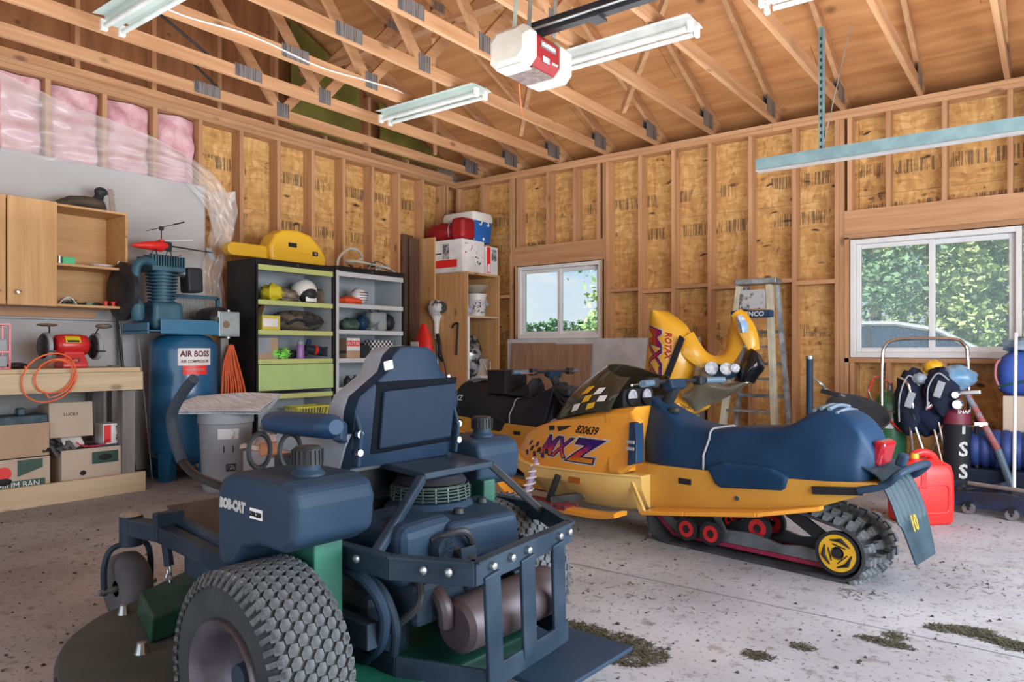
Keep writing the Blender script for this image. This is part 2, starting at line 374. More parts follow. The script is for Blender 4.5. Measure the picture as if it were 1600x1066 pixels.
K['cardp']=mat('pale_cardboard',(.52,.43,.34),.8,col2=(.47,.38,.29),sc=4)
K['orange']=mat('orange_rubber',(.85,.16,.05),.45,col2=(.75,.13,.04),sc=5)
K['blue']=mat('blue_paint',(.014,.10,.22),.3,col2=(.018,.125,.27),sc=4,coat=.4)
K['teal']=mat('teal_cast_iron',(.035,.13,.19),.5,col2=(.02,.08,.12),sc=9)
K['green']=mat('green_paint',(.012,.10,.06),.4,col2=(.02,.06,.04),sc=6)
# ---------- setting
H=3.21; HL=.22; PT=.42
def roof_z(y):
    return H+HL+PT*(-y) if y>-4.5 else H+HL+PT*(9.0+y)
XW=7.7; YB=-9.0; SD=.14
# floor: slabs with sawn joints
fl=MB().box(-.2,XW+.6,YB-.6,.2,-.25,-.06).build('floor',mat('floor_base',(.12,.12,.12),.9),smooth=0); tag(fl,'dusty grey concrete garage floor in large slabs','floor',kind='structure')
def concrete():
    m=mat('concrete',(.37,.38,.415),.75,col2=(.235,.235,.26),sc=1.3,lo=.30,hi=.62,detail=8)
    t=m.node_tree; L=t.links.new; N=t.nodes.new; b=t.nodes['Principled BSDF']
    src=b.inputs['Base Color'].links[0].from_socket
    g=N('ShaderNodeNewGeometry')
    def layer(src,scale,lo,hi,col,fac,det=6,st=(1,1,1)):
        mp=N('ShaderNodeMapping'); mp.inputs['Scale'].default_value=st; L(g.outputs['Position'],mp.inputs[0])
        n=N('ShaderNodeTexNoise'); n.inputs['Scale'].default_value=scale; n.inputs['Detail'].default_value=det; n.inputs['Roughness'].default_value=.65; L(mp.outputs[0],n.inputs['Vector'])
        r=N('ShaderNodeValToRGB'); r.color_ramp.elements[0].position=lo; r.color_ramp.elements[1].position=hi; r.color_ramp.elements[0].color=(fac,)*3+(1,); r.color_ramp.elements[1].color=(0,0,0,1); L(n.outputs['Fac'],r.inputs[0])
        mx=N('ShaderNodeMix'); mx.data_type='RGBA'; L(r.outputs[0],mx.inputs[0]); L(src,mx.inputs[6]); mx.inputs[7].default_value=(*col,1); return mx.outputs[2],n
    o,n=layer(src,13,.33,.44,(.14,.13,.125),.75)
    o,_=layer(o,42,.36,.42,(.07,.065,.06),.85)
    o,_=layer(o,3.1,.30,.42,(.22,.21,.20),.7)
    o,_=layer(o,.9,.28,.40,(.40,.33,.30),.5)
    L(o,b.inputs['Base Color'])
    bp=N('ShaderNodeBump'); bp.inputs['Strength'].default_value=.25; bp.inputs['Distance'].default_value=.004; L(n.outputs['Fac'],bp.inputs['Height']); L(bp.outputs[0],b.inputs['Normal'])
    return m
K['conc']=concrete()
xs=[-.2,XW+.6]; ys=[YB-.6,-6.9,-3.93,.2]
for i in range(1):
    for j in range(3):
        g=.006
        MB().box(xs[i]+g,xs[i+1]-g,ys[j]+g,ys[j+1]-g,-.06,0).build('concrete_slab',K['conc'],fl,smooth=0)
# walls -------------------------------------------------
def rects_minus(r,holes):
    out=[r]
    for h in holes:
        nx=[]
        for (a,b,c,d) in out:
            if h[0]>=b or h[1]<=a or h[2]>=d or h[3]<=c: nx.append((a,b,c,d)); continue
            if h[0]>a: nx.append((a,h[0],c,d))
            if h[1]<b: nx.append((h[1],b,c,d))
            a2,b2=max(a,h[0]),min(b,h[1])
            if h[2]>c: nx.append((a2,b2,c,h[2]))
            if h[3]<d: nx.append((a2,b2,h[3],d))
        out=nx
    return out
WIN=[(.965,2.135,1.185,2.06),(4.675,5.945,.985,2.045)]
mb=MB()
for a,b,c,d in rects_minus((-.2,XW+.2,0,H),WIN): mb.box(a,b,SD+.012,SD+.03,c,d)
wr=mb.build('wall_back',mat('siding',(.5,.5,.48),.7),smooth=0); tag(wr,'open stud wall of strand board with two white windows','wall',kind='structure')
mb=MB().box(-SD-.03,-SD-.012,YB-.1,SD+.03,0,H)
wl=mb.build('wall_left',mat('siding2',(.5,.5,.48),.7),smooth=0); tag(wl,'stud wall with strand board, grey drywall and pink insulation','wall',kind='structure')
def sheets(par,m,u0,u1,holes,side):
    u=u0
    while u<u1-.01:
        for z0,z1 in ((0,1.22),(1.22,2.44),(2.44,H)):
            mb=MB(); k=0
            for a,b,c,d in rects_minus((u+.002,min(u+2.44,u1)-.002,z0+.002,z1-.002),holes):
                k=1
                if side=='r': mb.box(a,b,SD,SD+.012,c,d)
                else: mb.box(-SD-.012,-SD,a,b,c,d)
            if k: mb.build('osb_sheet',m,par,smooth=0)
        u+=2.44
sheets(wr,K['osbr'],-.15,XW+.1,WIN,'r'); sheets(wl,K['osbl'],YB,.14,[],'l')
def stud(x,z0,z1,par,w=.038,depth=SD,name='stud'):
    me=MB().box(-w/2,w/2,0.001,depth-.001,z0+.001,z1-.001).build(name,K['lumz'],par,smooth=0,loc=(x,0,0)); return me
FULL=[.02,.42,.885,.925,2.175,2.215,2.61,2.99,3.38,3.79,4.2,4.575,4.615,5.99,6.03,6.42,6.83,7.24,7.65]
for x in FULL: stud(x,.04,3.13,wr)
for x in (.965-.02,2.155,4.655,5.965): stud(x,.04,2.06,wr,.036,name='trimmer_stud')
for x in (.985,1.42,1.79,2.10): stud(x,2.29,3.13,wr,name='cripple_stud')
for x in (4.68,4.99,5.41,5.86): stud(x,2.30,3.13,wr,name='cripple_stud')
for x in (1.0,1.42,1.79,2.10): stud(x,.04,1.145,wr,name='cripple_stud')
for x in (4.70,4.99,5.41,5.86): stud(x,.04,.945,wr,name='cripple_stud')
def hbar(x0,x1,z0,z1,par,name,y0=0,y1=SD,m='lumx'):
    return MB().box(x0+.001,x1-.001,y0+.001,y1-.001,z0,z1).build(name,K[m],par,smooth=0)
for z in (3.131,3.171): 
    hbar(-.14,4.0,z,z+.038,wr,'top_plate'); hbar(4.0,XW,z,z+.038,wr,'top_plate')
hbar(-.14,XW,.001,.039,wr,'bottom_plate')
hbar(.945,2.155,2.10,2.29,wr,'window_header'); hbar(.945,2.155,2.062,2.10,wr,'head_plate')
hbar(4.635,5.985,2.09,2.30,wr,'window_header'); hbar(4.635,5.985,2.048,2.088,wr,'head_plate')
hbar(.945,2.155,1.146,1.184,wr,'rough_sill'); hbar(4.635,5.985,.946,.984,wr,'rough_sill')
for i,(a,b) in enumerate(zip(FULL,FULL[1:])):
    if b-a>.5 and a in (.925,4.615): continue
    if b-a<.1: continue
    z=1.66+(.03 if i%2 else 0); hbar(a+.019,b-.019,z,z+.038,wr,'blocking')
# left wall framing
def lstud(y,z0,z1,name='stud',w=.038): return MB().box(-SD+.001,-.001,-w/2,w/2,z0,z1).build(name,K['lumz'],wl,smooth=0,loc=(0,y,0))
LY=[-.16,-.22,-.60,-1.0,-1.41,-1.82,-2.23,-2.64,-3.05,-3.46]+[-3.46-.41*k for k in range(1,14)]
for y in LY: lstud(y,.04,3.13)
def lbar(y0,y1,z0,z1,name): return MB().box(-SD+.001,-.001,y0+.001,y1-.001,z0,z1).build(name,K['lumy'],wl,smooth=0)
for z in (3.131,3.171): lbar(-2.0,-.001,z,z+.038,'top_plate'); lbar(YB,-2.0,z,z+.038,'top_plate')
lbar(YB,-.001,.001,.039,'bottom_plate')
lbar(-1.8,-1.43,1.3,1.338,'blocking')
# drywall
for y0,y1 in ((-5.86,-3.425),(-8.3,-5.864)):
    for z0,z1 in ((.05,1.285),(1.289,2.53)):
        MB().box(.001,.014,y0,y1-.003,z0,z1).build('drywall_panel',K['drywall'],wl,smooth=0)
# insulation batts
for k in range(6):
    y1=-3.46-.41*k-.022; y0=y1-.366
    rr=random.Random(k)
    def fn(u,v,y0=y0,y1=y1,k=k):
        y=y0+(y1-y0)*u; z=2.30+.82*v
        b=math.sin(PI*u)**.45*min(1,math.sin(PI*min(v*.98+.01,1))**.3)
        x=-.09+.088*b+.018*math.sin(9*u+3*k)*math.sin(11*v+k*2)+.012*math.sin(23*v+5*u)
        return (x,y,z)
    MB().sheet(fn,14,26,.03).build('insulation_batt',K['pink'],wl)
# plastic film hanging over the insulation
fm=bpy.data.materials.new('clear_film'); fm.use_nodes=True; t=fm.node_tree; b=t.nodes['Principled BSDF']
b.inputs['Base Color'].default_value=(.86,.86,.86,1); b.inputs['Roughness'].default_value=.12; b.inputs['Alpha'].default_value=.3; b.inputs['Specular IOR Level'].default_value=.8
top=[(0,112),(60,140),(110,165),(180,190),(240,215),(290,240),(330,268),(352,298),(366,330)]
bot=[(0,236),(60,246),(110,255),(180,266),(240,276),(290,285),(325,330),(338,380),(356,400)]
def filmp(u,v):
    i=min(int(u*8),7); f=u*8-i
    a=[top[i][k]*(1-f)+top[i+1][k]*f for k in (0,1)]; c=[bot[i][k]*(1-f)+bot[i+1][k]*f for k in (0,1)]
    px=a[0]*(1-v)+c[0]*v; py=a[1]*(1-v)+c[1]*v
    p=atx(px,py,.05); fold=.016*math.sin(17*u+9*v)+.012*math.sin(25*v+13*u+3)+.006*math.sin(40*u-20*v)
    return (.05+fold*(.4+.8*v)+.02*math.sin(PI*v),p[1],p[2])
MB().sheet(filmp,96,30).build('vapour_barrier_film',fm,wl,smooth=60,fix=False)
def film2(u,v):
    px=322+ (44-14*v)*u+6*math.sin(v*7); py=300+190*v
    p=atx(px,py,.05); return (.05+.02*math.sin(14*u+5*v)+.012*math.sin(30*v+u*9),p[1],p[2])
MB().sheet(film2,14,40).build('vapour_barrier_film',fm,wl,smooth=60,fix=False)
# gable wall above the left wall
gb=MB(); gb.prism([(YB-.1,H),(.5,H),(.5,roof_z(.5)),(-4.5,roof_z(-4.5)),(YB-.1,roof_z(YB-.1))],'x',-.19,-.16)
wg=gb.build('wall_gable',mat('gable_outer',(.4,.35,.3),.8),smooth=0); tag(wg,'dark brown board gable above the stud wall','wall',kind='structure')
y=-.2
while y>YB:
    y0=max(y-1.216,YB); MB().hexa([(-.158,y0,H),(-.145,y0,H),(-.145,y,H),(-.158,y,H),(-.158,y0,roof_z(y0)-.02),(-.145,y0,roof_z(y0)-.02),(-.145,y,roof_z(y)-.02),(-.158,y,roof_z(y)-.02)]).build('gable_board',K['gable'],wg,smooth=0); y-=1.22
y=-.8
while y>YB+.2:
    MB().box(-.144,-.055,-.019,.019,H+.09,roof_z(y)-.1).build('gable_stud',K['lumz'],wg,smooth=0,loc=(0,y,0)); y-=.61
MB().box(-.144,-.055,YB,0,H+.001,H+.089).build('gable_chord',K['lumy'],wg,smooth=0)
# other two walls (behind and beside the camera, unseen, with openings put in for the fill lamps)
mb=MB()
for a,b,c,d in rects_minus((YB,0.14,0,H),[(-6.8,-1.6,-.1,2.35)]): mb.box(XW,XW+.12,a,b,c,d)
w3=mb.build('wall_right',K['osbl'],smooth=0); tag(w3,'strand board wall with wide vehicle door opening','wall',kind='structure')
mb=MB()
for a,b,c,d in rects_minus((-.17,XW+.12,0,H),[(1.6,7.4,-.1,2.6)]): mb.box(a,b,YB-.12,YB,c,d)
w4=mb.build('wall_front',K['osbl'],smooth=0); tag(w4,'unseen strand board wall with a wide opening added for light','wall',kind='structure')
mb=MB().prism([(YB-.1,H),(.2,H),(.2,roof_z(.2)),(-4.5,roof_z(-4.5)),(YB-.1,roof_z(YB-.1))],'x',XW+.02,XW+.1); mb.build('gable_board',K['gable'],w3,smooth=0)
# ceiling: roof deck and trusses
cm=MB()
cm.hexa([(-.5,.62,roof_z(.62)+.014),(XW+.5,.62,roof_z(.62)+.014),(XW+.5,-4.5,roof_z(-4.5)+.014),(-.5,-4.5,roof_z(-4.5)+.014),(-.5,.62,roof_z(.62)+.05),(XW+.5,.62,roof_z(.62)+.05),(XW+.5,-4.5,roof_z(-4.5)+.05),(-.5,-4.5,roof_z(-4.5)+.05)])
cm.hexa([(-.5,-4.5,roof_z(-4.5)+.014),(XW+.5,-4.5,roof_z(-4.5)+.014),(XW+.5,YB-.6,roof_z(YB-.6)+.014),(-.5,YB-.6,roof_z(YB-.6)+.014),(-.5,-4.5,roof_z(-4.5)+.05),(XW+.5,-4.5,roof_z(-4.5)+.05),(XW+.5,YB-.6,roof_z(YB-.6)+.05),(-.5,YB-.6,roof_z(YB-.6)+.05)])
ce=cm.build('ceiling',mat('roof_cover',(.1,.1,.1),.9),smooth=0); tag(ce,'open plywood roof on rows of timber trusses','ceiling',kind='structure')
sl=math.sqrt(1+PT*PT)
def deck(s0,s1,x0,x1,side):
    d=1/sl
    f=(lambda s:.6-s*d) if side>0 else (lambda s:-4.5-s*d)
    a,b=f(s0+.002),f(s1-.002)
    p=[(x0,b,roof_z(b)),(x1,b,roof_z(b)),(x1,a,roof_z(a)),(x0,a,roof_z(a))]
    MB().hexa(p+[(x,y,z+.012) for x,y,z in p]).build('plywood_sheet',K['ply'],ce,smooth=0)
for side,smax in ((1,5.1*sl),(-1,5.0*sl)):
    s=0; row=0
    while s<smax:
        x=-.4-(1.22 if row%2 else 0)
        while x<XW+.4: deck(s,min(s+1.22,smax),max(x+.002,-.4),min(x+2.438,XW+.4),side); x+=2.44
        s+=1.22; row+=1
# eave blocking seen as the dark strip behind the heels
MB().box(-.2,XW,.30,.318,H-.02,roof_z(.32)-.01).build('eave_board',K['gable'],ce,smooth=0)
MB().box(-.2,XW,.06,.32,H+.002,H+.012).build('soffit_board',K['gable'],ce,smooth=0)
CH=.095
def truss(x):
    t=MB().box(-.019,.019,YB+.0,0.12,H+.001,H+CH).build('roof_truss',K['lumy'],ce,smooth=0,loc=(x,0,0))
    o1=-.005
    MB().beam((0,.32,roof_z(.32)-.055),(0,-4.5,roof_z(-4.5)-.055),.038,.089).build('top_chord',K['lumy'],t,smooth=0)
    MB().beam((0,YB-.3,roof_z(YB-.3)-.055),(0,-4.5,roof_z(-4.5)-.055),.038,.089).build('top_chord',K['lumy'],t,smooth=0)
    for a,b in (((-2.87,H+.08),(-2.05,roof_z(-2.05)-.1)),((-2.90,H+.08),(-4.45,roof_z(-4.45)-.1)),((-6.13,H+.08),(-6.95,roof_z(-6.95)-.1)),((-6.1,H+.08),(-4.55,roof_z(-4.55)-.1))):
        MB().beam((0,a[0],a[1]),(0,b[0],b[1]),.037,.086,up=(1,0,0) if 0 else (0,0,1)).build('web',K['lumy'],t,smooth=0)
    for y,z,w,h in ((-2.87,H+.085,.13,.13),(-3.62,H+.062,.24,.10),(-6.13,H+.085,.13,.13),(-5.4,H+.062,.24,.10),(-2.05,roof_z(-2.05)-.07,.15,.08),(-4.5,roof_z(-4.5)-.12,.16,.13)):
        for sx in (-1,1): MB().box(sx*.0195,sx*.0215,y-w/2,y+w/2,z-h/2,z+h/2).build('gusset_plate',K['plate'],t,smooth=0)
    for sx in (-1,1): MB().hexa([(sx*.0195,-.27,H+.03),(sx*.0215,-.27,H+.03),(sx*.0215,-.03,H+.03),(sx*.0195,-.03,H+.03),(sx*.0195,-.27,H+.20),(sx*.0215,-.27,H+.20),(sx*.0215,-.03,H+.17),(sx*.0195,-.03,H+.17)]).build('gusset_plate',K['plate'],t,smooth=0)
    return t
t0=truss(.37)
for k in range(1,12):
    c=copy_tree(t0,ce); c.location=(.37+.608*k,0,0)
for y,z in ((-2.5,H+.55),(-3.7,H+1.0)):
    for a,b in ((.2,3.6),(2.9,6.6)): MB().box(a,b,y-.045,y+.045,z,z+.038).build('lateral_brace',K['lumx'],ce,smooth=0)
for x in (.98,2.2,3.4):
    MB().beam((x-.5,-.9,H+CH+.02),(x+.7,-2.2,H+CH+.6),.038,.086).build('diagonal_brace',K['lumx'],ce,smooth=0)
# windows
def glass(name,dust):
    m=bpy.data.materials.new(name); m.use_nodes=True; t=m.node_tree; t.nodes.clear(); N=t.nodes.new; L=t.links.new
    tr=N('ShaderNodeBsdfTransparent'); tr.inputs[0].default_value=(.95,.97,.96,1); gl=N('ShaderNodeBsdfGlossy'); gl.inputs['Roughness'].default_value=.02
    f=N('ShaderNodeFresnel'); f.inputs[0].default_value=1.25; a=N('ShaderNodeMixShader'); L(f.outputs[0],a.inputs[0]); L(tr.outputs[0],a.inputs[1]); L(gl.outputs[0],a.inputs[2])
    d=N('ShaderNodeBsdfTranslucent'); d.inputs[0].default_value=(.85,.9,.92,1); n=N('ShaderNodeTexNoise'); n.inputs['Scale'].default_value=120; n.inputs['Detail'].default_value=2
    tc=N('ShaderNodeTexCoord'); L(tc.outputs['Object'],n.inputs['Vector']); r=N('ShaderNodeValToRGB'); r.color_ramp.elements[0].position=.5; r.color_ramp.elements[1].position=.68; r.color_ramp.elements[0].color=(dust*.35,)*3+(1,); r.color_ramp.elements[1].color=(dust,)*3+(1,); L(n.outputs['Fac'],r.inputs[0])
    e=N('ShaderNodeMixShader'); L(r.outputs[0],e.inputs[0]); L(a.outputs[0],e.inputs[1]); L(d.outputs[0],e.inputs[2]); o=N('ShaderNodeOutputMaterial'); L(e.outputs[0],o.inputs[0]); return m
K['glass1']=glass('clean_glass',.04); K['glass2']=glass('speckled_glass',.5)
def window(n,x0,x1,z0,z1,g,lab):
    def frame(a,b,c,d,w,y0,y1,name,par):
        mb=MB(); mb.box(a,a+w,y0,y1,c,d); mb.box(b-w,b,y0,y1,c,d); mb.box(a+w,b-w,y0,y1,c,c+w); mb.box(a+w,b-w,y0,y1,d-w,d)
        return mb.build(name,K['white_vinyl'],par,smooth=0,bevel=.004)
    w=frame(x0,x1,z0,z1,.045,.02,.15,'window_%d'%n,None); tag(w,lab,'window',kind='structure')
    m=(x0+x1)/2
    for a,b,y in ((x0+.046,m+.02,.045),(m-.02,x1-.046,.075)):
        s=frame(a,b,z0+.046,z1-.046,.04 if y<.06 else .045,y,y+.028,'sash',w)
        MB().box(a+.036,b-.036,y+.011,y+.016,z0+.08,z1-.08).build('pane',g,s,smooth=0)
    MB().box(m-.012,m+.012,.03,.045,z0+.2,z0+.24).build('latch',K['white_vinyl'],w,smooth=0)
window(1,.97,2.13,1.19,2.055,K['glass1'],'white sliding window with view of sky and a far tree line')
window(2,4.68,5.94,.99,2.04,K['glass2'],'large white sliding window with view of shrubs and a parked car')
# ---------- along the left wall
def yX(px,X): return atx(px,500,X)[1]
def zX(px,py,X): return atx(px,py,X)[2]
def rX(px0,px1,py0,py1,X):
    m=(px0+px1)/2; return yX(px0,X),yX(px1,X),zX(m,py1,X),zX(m,py0,X)
def one(mb,name,m,label,cat,group=None,kind=None,**k):
    return tag(mb.build(name,m,**k),label,cat,group,kind)
# wall cabinet
X=.35; y1=-4.26; yd=-4.765; z0,z1=1.375,2.125
c=thing('wall_cabinet','honey pine wall cabinet with two doors and one open shelf bay','cabinet',(0,0,0))
mb=MB(); yb=-5.62
mb.box(.016,X,yb,y1,z1-.018,z1); mb.box(.016,X,yb,y1,z0,z0+.018)
for yy in (yb,-5.19,yd-.018,y1-.018): mb.box(.016,X,yy,yy+.018,z0+.018,z1-.018)
mb.box(.016,.024,yb+.018,y1-.018,z0+.018,z1-.018); mb.build('body',K['piney'],c,smooth=0,bevel=.002)
zs=zX(145,415,X); MB().box(.03,X-.015,yd+.001,y1-.019,zs-.018,zs).build('shelf',K['piney'],c,smooth=0)
for a,b in ((yb,-5.085),(-5.08,yd)):
    d=MB().box(X+.001,X+.02,a+.002,b-.002,z0-.005,z1+.004).build('door',K['pinez'],c,smooth=0,bevel=.003)
    ky=b-.06 if a<-5.3 else a+.06
    MB().lathe([(.0,.045),(.014,.043),(.017,.034),(.012,.022),(.006,.018),(.006,.0)],(X+.019,ky,z0+.085),'x',14).build('knob',K['chrome'],d)
one(MB().box(.016,.05,-6.0,-4.37,z0-.07,z0-.008),'ledger_strip',K['lumy'],'thin timber strip screwed to drywall beneath the pine wall cabinet','strip',smooth=0)
# duck decoy and blade on cabinet
duck=thing('duck_decoy','dark brown duck decoy sitting on the pine wall cabinet','decoy',(.2,-4.53,z1))
prof=[(-.20,.015,.012),(-.17,.05,.05),(-.10,.085,.085),(0,.10,.10),(.09,.095,.10),(.14,.07,.085),(.17,.02,.05)]
mb=MB(); mb.loft([[(w*math.cos(2*PI*j/14),yy,max(.001,h*.55+h*.55*math.sin(2*PI*j/14))) for j in range(14)] for yy,w,h in prof])
mb.build('body',mat('decoy_brown',(.05,.038,.028),.6,col2=(.09,.07,.05),sc=14),duck,smooth=60)
mb=MB(); mb.tube(cat_pts([(0,.10,.08),(0,.125,.13),(0,.12,.155)],4),[.042,.04,.038,.036,.034,.033,.034,.035,.036]); mb.ell((0,.135,.165),(.036,.05,.036),12,8)
mb.build('head',K['black'],duck,smooth=60)
mb=MB(); mb.rbox((0,.195,.155),(.03,.07,.012)); mb.build('bill',mat('bill_grey',(.10,.10,.09),.5),duck,smooth=0,bevel=.004)
one(MB().hexa([(.24,-4.345,z1),(.25,-4.345,z1),(.25,-4.30,z1),(.24,-4.30,z1),(.2,-4.345,z1+.2),(.206,-4.345,z1+.2),(.206,-4.31,z1+.2),(.2,-4.31,z1+.2)]),'metal_blade',K['alu'],'thin grey metal blade standing upright beside the duck decoy','blade',smooth=0)
# things in cabinet
yA=lambda px:yX(px,.28)
one(MB().box(.2,.28,yA(98),yA(118),zs,zs+.055),'small_box',mat('mint',(.08,.55,.25),.5),'small bright green box on the upper cabinet shelf','box',smooth=0,bevel=.003)
mb=MB(); mb.cyl((.26,yA(94),zs),(.26,yA(94),zs+.06),.018); one(mb,'small_jar',K['alu'],'little grey jar beside the green box in the cabinet','jar')
mb=MB(); mb.lathe([(.001,.003),(.05,.003),(.085,.018),(.088,.022),(.05,.008),(.001,.008)],(.22,yA(163),zs),'z',24); one(mb,'plate',K['white'],'white shallow plate on the upper cabinet shelf','plate',smooth=40)
one(MB().tube(cat_pts([(.27,yA(184),zs+.005),(.27,yA(186),zs+.06),(.27,yA(190),zs+.03),(.27,yA(188),zs+.004),(.27,yA(194),zs+.004)],6),.003,6),'cable_loop',K['white'],'thin white cable loop at the end of the upper cabinet shelf','cable')
rr=random.Random(3)
zb=z0+.018
one(MB().sheet(lambda u,v:(.2+.1*v,yA(92)+(yA(118)-yA(92))*u,zb+.004+.045*math.sin(PI*u)*(1+.3*math.sin(9*v))),8,5,.004),'rag',K['white'],'crumpled white rag on the bottom of the open cabinet','rag')
for i,(px,m,l,cn) in enumerate(((100,'black','black plastic clamp lying behind the white rag','clamp'),(116,'green','dark green spool nearest the white rag','spool'),(128,'black','black coiled cable in middle of the cabinet bottom','cable'),(141,'green','dark green tool handle in the cabinet bottom','tool'),(152,'black','small black adaptor near the red spools','adaptor'),(166,'redp','red spool at the end of the cabinet bottom','spool'),(178,'redp','dull red tape roll against the cabinet side','tape'))):
    mb=MB()
    if cn in('spool','tape'): mb.lathe([(.006,0),(.022,0),(.022,.006),(.014,.008),(.014,.03),(.022,.032),(.022,.038),(.006,.038),(.006,0)],(.27,yA(px),zb),'z',14)
    elif cn=='cable': mb.tube([(.26+.035*math.cos(a*.7),yA(px)+.035*math.sin(a*.7),zb+.006+.004*(a//9)) for a in range(27)],.005,6)
    else:
        mb.rbox((.26,yA(px),zb+.013),(.05,.05,.026),(0,0,i)); mb.cyl((.26,yA(px),zb+.012),(.30,yA(px)+.03,zb+.012),.009,.006,10)
    one(mb,cn if cn!='tool' else 'screwdriver',K[m],l,cn)
# workbench
BX=.66
b=thing('workbench','long pale pine workbench with lower shelf and grey posts','workbench')
ye=-4.31; zt=.925
for i in range(3):
    MB().box(.02+.215*i,.02+.215*i+.212,-6.4,ye,zt-.03,zt).build('top_board',K['paly'],b,smooth=0,bevel=.002)
MB().box(BX,BX+.038,-6.4,ye,zt-.165,zt-.031).build('apron',K['paly'],b,smooth=0,bevel=.003)
MB().box(.06,BX,ye-.04,ye-.002,zt-.165,zt-.031).build('end_apron',K['palx'],b,smooth=0,bevel=.003)
MB().box(BX,BX+.038,-6.4,ye+.02,-.0,.145).build('lower_beam',K['paly'],b,smooth=0,bevel=.003)
for i in range(3): MB().box(.06+.2*i,.06+.2*i+.196,-6.4,ye,.085,.105).build('shelf_board',K['grey_wood'],b,smooth=0)
for y in (ye-.13,-5.9):
    for xx in (BX-.092,.06): MB().box(xx,xx+.09,y,y+.09,0,zt-.031).build('post',K['grey_wood'],b,smooth=0,bevel=.003)
# bench grinder
gy=yX(113,.45); g=thing('bench_grinder','red bench grinder with black wheel guards on the pine workbench','grinder',(.42,gy,zt))
mb=MB(); mb.loft([[(x*.09,y*.085,z) for x,y in ((-1,-1),(1,-1),(1,1),(-1,1))] for z in (0,.03)]+[[(x*.07,y*.07,z) for x,y in ((-1,-1),(1,-1),(1,1),(-1,1))] for z in (.09,.12)]); mb.build('base',K['red'],g,smooth=30,bevel=.01)
MB().lathe([(.001,-.115),(.05,-.115),(.072,-.10),(.078,-.06),(.08,0),(.078,.06),(.072,.10),(.05,.115),(.001,.115)],(0,0,.165),'y',24).build('motor',K['red'],g,smooth=50)
o=MB().box(.0,.004,-.03,.03,-.016,.016).build('switch_plate',K['blackm'],g,smooth=0,loc=(.082,0,.055)); MB().box(.004,.01,-.014,.014,-.008,.008).build('switch',K['redp'],o,smooth=0)
o=MB().sheet(lambda u,v:(.0815*math.cos(.2+.7*v),-.06+.1*u,.165+.0815*math.sin(.2+.7*v)),2,8).build('label',mat('label_yellow',(.75,.6,.02),.4),g); MB().sheet(lambda u,v:(.083*math.cos(.25+.2*v),-.05+.08*u,.165+.083*math.sin(.25+.2*v)),2,3).build('stripe',K['ink'],o)
for s in (-1,1):
    w=MB().lathe([(.001,-.03),(.075,-.03),(.088,-.02),(.09,0),(.088,.02),(.075,.03),(.001,.03)],(0,s*.165,.155),'y',26).build('wheel_guard',K['blackm'],g,smooth=40)
    MB().lathe([(.02,-.012),(.1,-.012),(.1,.012),(.02,.012)],(.012,s*.165,.155),'y',26).build('grinding_wheel',K['grey'],w)
    MB().cyl((0,s*.10,.165),(0,s*.14,.165),.03).build('shaft',K['blackm'],g)
    MB().rbox((.10,s*.165,.12),(.05,.05,.012)).build('tool_rest',K['blackm'],g,smooth=0)
    q=MB().tube([(.03,s*.15,.23),(.06,s*.16,.28),(.08,s*.17,.30)],.005,6).build('shield_arm',K['blackm'],g)
    MB().ell((.09,s*.185 if s<0 else s*.19,.305),(.05,.07,.012) if s<0 else (.045,.06,.02),16,6).build('eye_shield',K['galv'],q)
# orange air hose draped over the bench front
mb=MB(); hx=BX+.05
pl=[]
for i in range(61):
    a=i/60*2*PI*2.5; rad=.125+.03*math.sin(a*.37)
    pl.append((hx+.006*math.sin(a*3)+.002*i/10,yX(82,hx)-.02+rad*math.sin(a)*1.15+.0006*i,zt-.06-rad*1.1*math.cos(a+.2)*1.0))
pl=[(p[0],p[1],p[2]) for p in pl]
mb.tube([(.45,yX(45,.5),zt+.012),(.55,yX(40,.5),zt+.012),(.64,yX(45,hx),zt+.02)]+pl+[(.62,yX(70,.6),zt+.014),(.5,yX(60,.5),zt+.012)],.0055,6)
one(mb,'air_hose',K['orange'],'thin orange air hose looped over the workbench front edge','hose')
# parts organiser with orange-red frame
og=thing('parts_organiser','red framed wire parts organiser at the end of the workbench','organiser',(0,0,0))
a,bb,c0,c1=rX(-30,17,505,580,.5); c0=zt
mb=MB()
for yy in (a,bb-.012):
    for xx in (.35,.49): mb.box(xx,xx+.012,yy,yy+.012,c0,c1)
for zz in (c0,c0+.11,c1-.012):
    for xx in (.35,.49): mb.box(xx,xx+.012,a+.012,bb-.012,zz,zz+.012)
    mb.box(.362,.49,bb-.012,bb,zz,zz+.012)
mb.build('frame',K['red'],og,smooth=0)
for zz in (c0+.015,c0+.125): MB().box(.365,.485,a+.02,bb-.016,zz,zz+.075).build('drawer',K['grey'],og,smooth=0,bevel=.004)
one(MB().ell((.46,yX(30,.5),zt+.022),(.045,.06,.022),14,7,lambda d:1+.12*math.sin(9*d.x+7*d.y)),'work_glove',K['black'],'dark crumpled work glove beside the organiser on the bench','glove')
# poles leaning by the bench end
for p0,p1,r,m,l in (((.22,yX(212,.22),0),(.05,yX(181,.05),1.40),.012,'blackm','black pipe leaning on drywall at the workbench end'),((.3,yX(238,.3),0),(.06,yX(214,.06),1.32),.005,'alu','thin bright metal rod leaning by the compressor'),((.16,yX(203,.16),0),(.04,yX(186,.04),1.36),.011,'galv','grey steel tube leaning next to the black pipe'),((.05,yX(232,.05),0.0),(.03,yX(240,.03),1.05),.007,'blackm','short black bar leaning behind the blue air tank')):
    one(MB().cyl(p0,p1,r,r,10),'leaning_pole',K[m],l,'pole',group=None)
one(MB().box(.03,.10,-4.27,-4.2,0,.93).box(.03,.10,-4.18,-4.13,0,.88),'timber_offcut',K['grey_wood'],'grey weathered timber offcut standing at the workbench end','timber',smooth=0)
